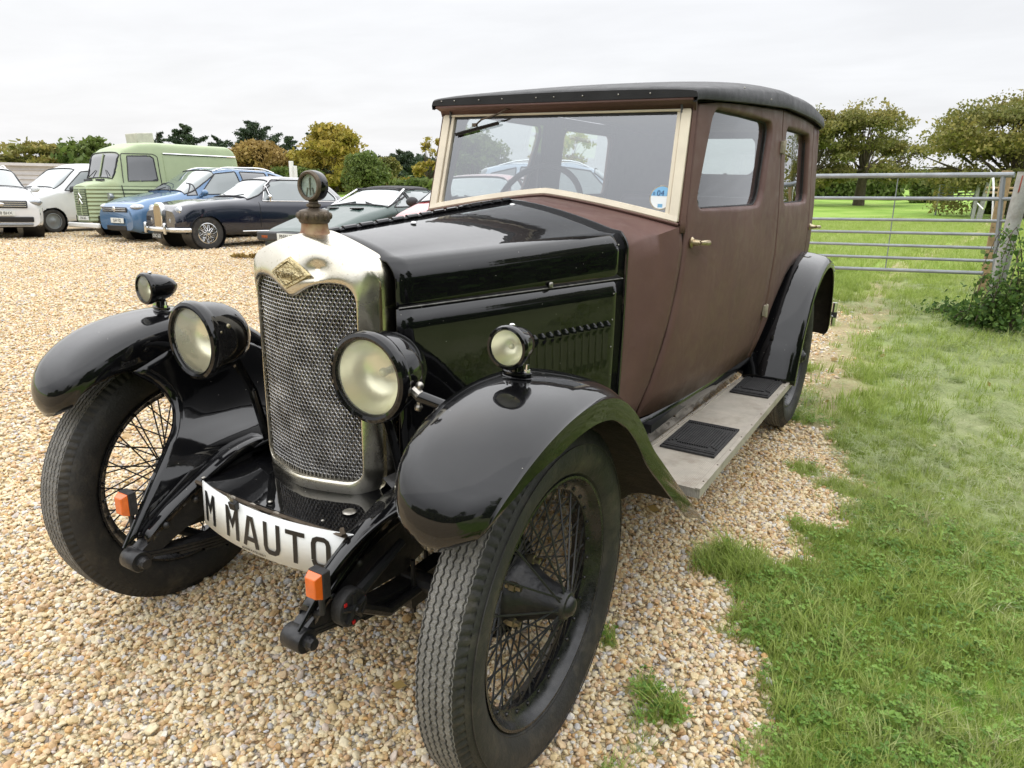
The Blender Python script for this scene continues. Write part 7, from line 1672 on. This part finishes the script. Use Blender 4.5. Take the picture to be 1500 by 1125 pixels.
# ================================================================== light and sky (bright overcast)
w = bpy.data.worlds.new('World'); scene.world = w; w.use_nodes = True; t = w.node_tree; L = t.links.new; bgn = t.nodes['Background']
sky = node(t, 'ShaderNodeTexSky', sky_type='NISHITA', sun_disc=False); SE, SR = math.radians(48), math.radians(-60)
sky.sun_elevation = SE; sky.sun_rotation = SR; sky.air_density = 1.0; sky.dust_density = 3.0
tc = node(t, 'ShaderNodeTexCoord'); sp = node(t, 'ShaderNodeSeparateXYZ'); L(tc.outputs['Generated'], sp.inputs[0])
# cloud deck: noise on a plane above (direction / height)
mx = node(t, 'ShaderNodeMath', operation='MAXIMUM'); L(sp.outputs['Z'], mx.inputs[0]); mx.inputs[1].default_value = .0
ad = node(t, 'ShaderNodeMath', operation='ADD'); L(mx.outputs[0], ad.inputs[0]); ad.inputs[1].default_value = .12
dv = node(t, 'ShaderNodeVectorMath', operation='DIVIDE'); L(tc.outputs['Generated'], dv.inputs[0]); cb = node(t, 'ShaderNodeCombineXYZ')
for i in range(3): L(ad.outputs[0], cb.inputs[i])
L(cb.outputs[0], dv.inputs[1])
mp = node(t, 'ShaderNodeMapping'); mp.inputs['Scale'].default_value = (.8, 1.3, 0); L(dv.outputs[0], mp.inputs[0])
nz = node(t, 'ShaderNodeTexNoise', i_Scale=1.3, i_Detail=7.0, i_Roughness=.55, i_Distortion=.3); L(mp.outputs[0], nz.inputs['Vector'])
gr = ramp(t, [(.0, (7.6, 7.7, 7.9)), (.25, (9.2, 9.3, 9.5)), (1.0, (15.0, 15.2, 15.6))]); 
# ramps clamp colours at display, so use map ranges
t.nodes.remove(gr)
mr = node(t, 'ShaderNodeMapRange', i_1=0.20, i_2=0.58, i_3=7.1, i_4=18.5); L(mx.outputs[0], mr.inputs[0])
mc = node(t, 'ShaderNodeMapRange', i_1=.32, i_2=.68, i_3=.945, i_4=1.04); L(nz.outputs['Fac'], mc.inputs[0])
ml = node(t, 'ShaderNodeMath', operation='MULTIPLY'); L(mr.outputs[0], ml.inputs[0]); L(mc.outputs[0], ml.inputs[1])
tint = node(t, 'ShaderNodeVectorMath', operation='SCALE'); tint.inputs[0].default_value = (.985, .995, 1.02); L(ml.outputs[0], tint.inputs['Scale'])
mix = node(t, 'ShaderNodeMix', data_type='RGBA'); mix.inputs['Factor'].default_value = .93; L(sky.outputs[0], mix.inputs['A']); L(tint.outputs[0], mix.inputs['B'])
L(mix.outputs['Result'], bgn.inputs['Color']); bgn.inputs['Strength'].default_value = .1
sd_ = bpy.data.lights.new('sun', 'SUN'); sd_.energy = .6; sd_.angle = math.radians(130); sd_.color = (1, .97, .92)
so = bpy.data.objects.new('sun', sd_); COL.objects.link(so)
az = SR
dirv = Vector((math.sin(-0.0 + az) * math.cos(SE), math.cos(az) * math.cos(SE), math.sin(SE)))
so.rotation_euler = dirv.to_track_quat('Z', 'Y').to_euler(); so.location = (0, 0, 30)
scene.view_settings.view_transform = 'Standard'; scene.view_settings.look = 'None'; scene.view_settings.exposure = 0.45; scene.view_settings.gamma = 1
scene.render.engine = 'CYCLES'
scene.cycles.max_bounces = 8; scene.cycles.transparent_max_bounces = 24; scene.cycles.diffuse_bounces = 3; scene.cycles.glossy_bounces = 4; scene.cycles.caustics_reflective = False; scene.cycles.caustics_refractive = False
scene.cycles.use_denoising = True
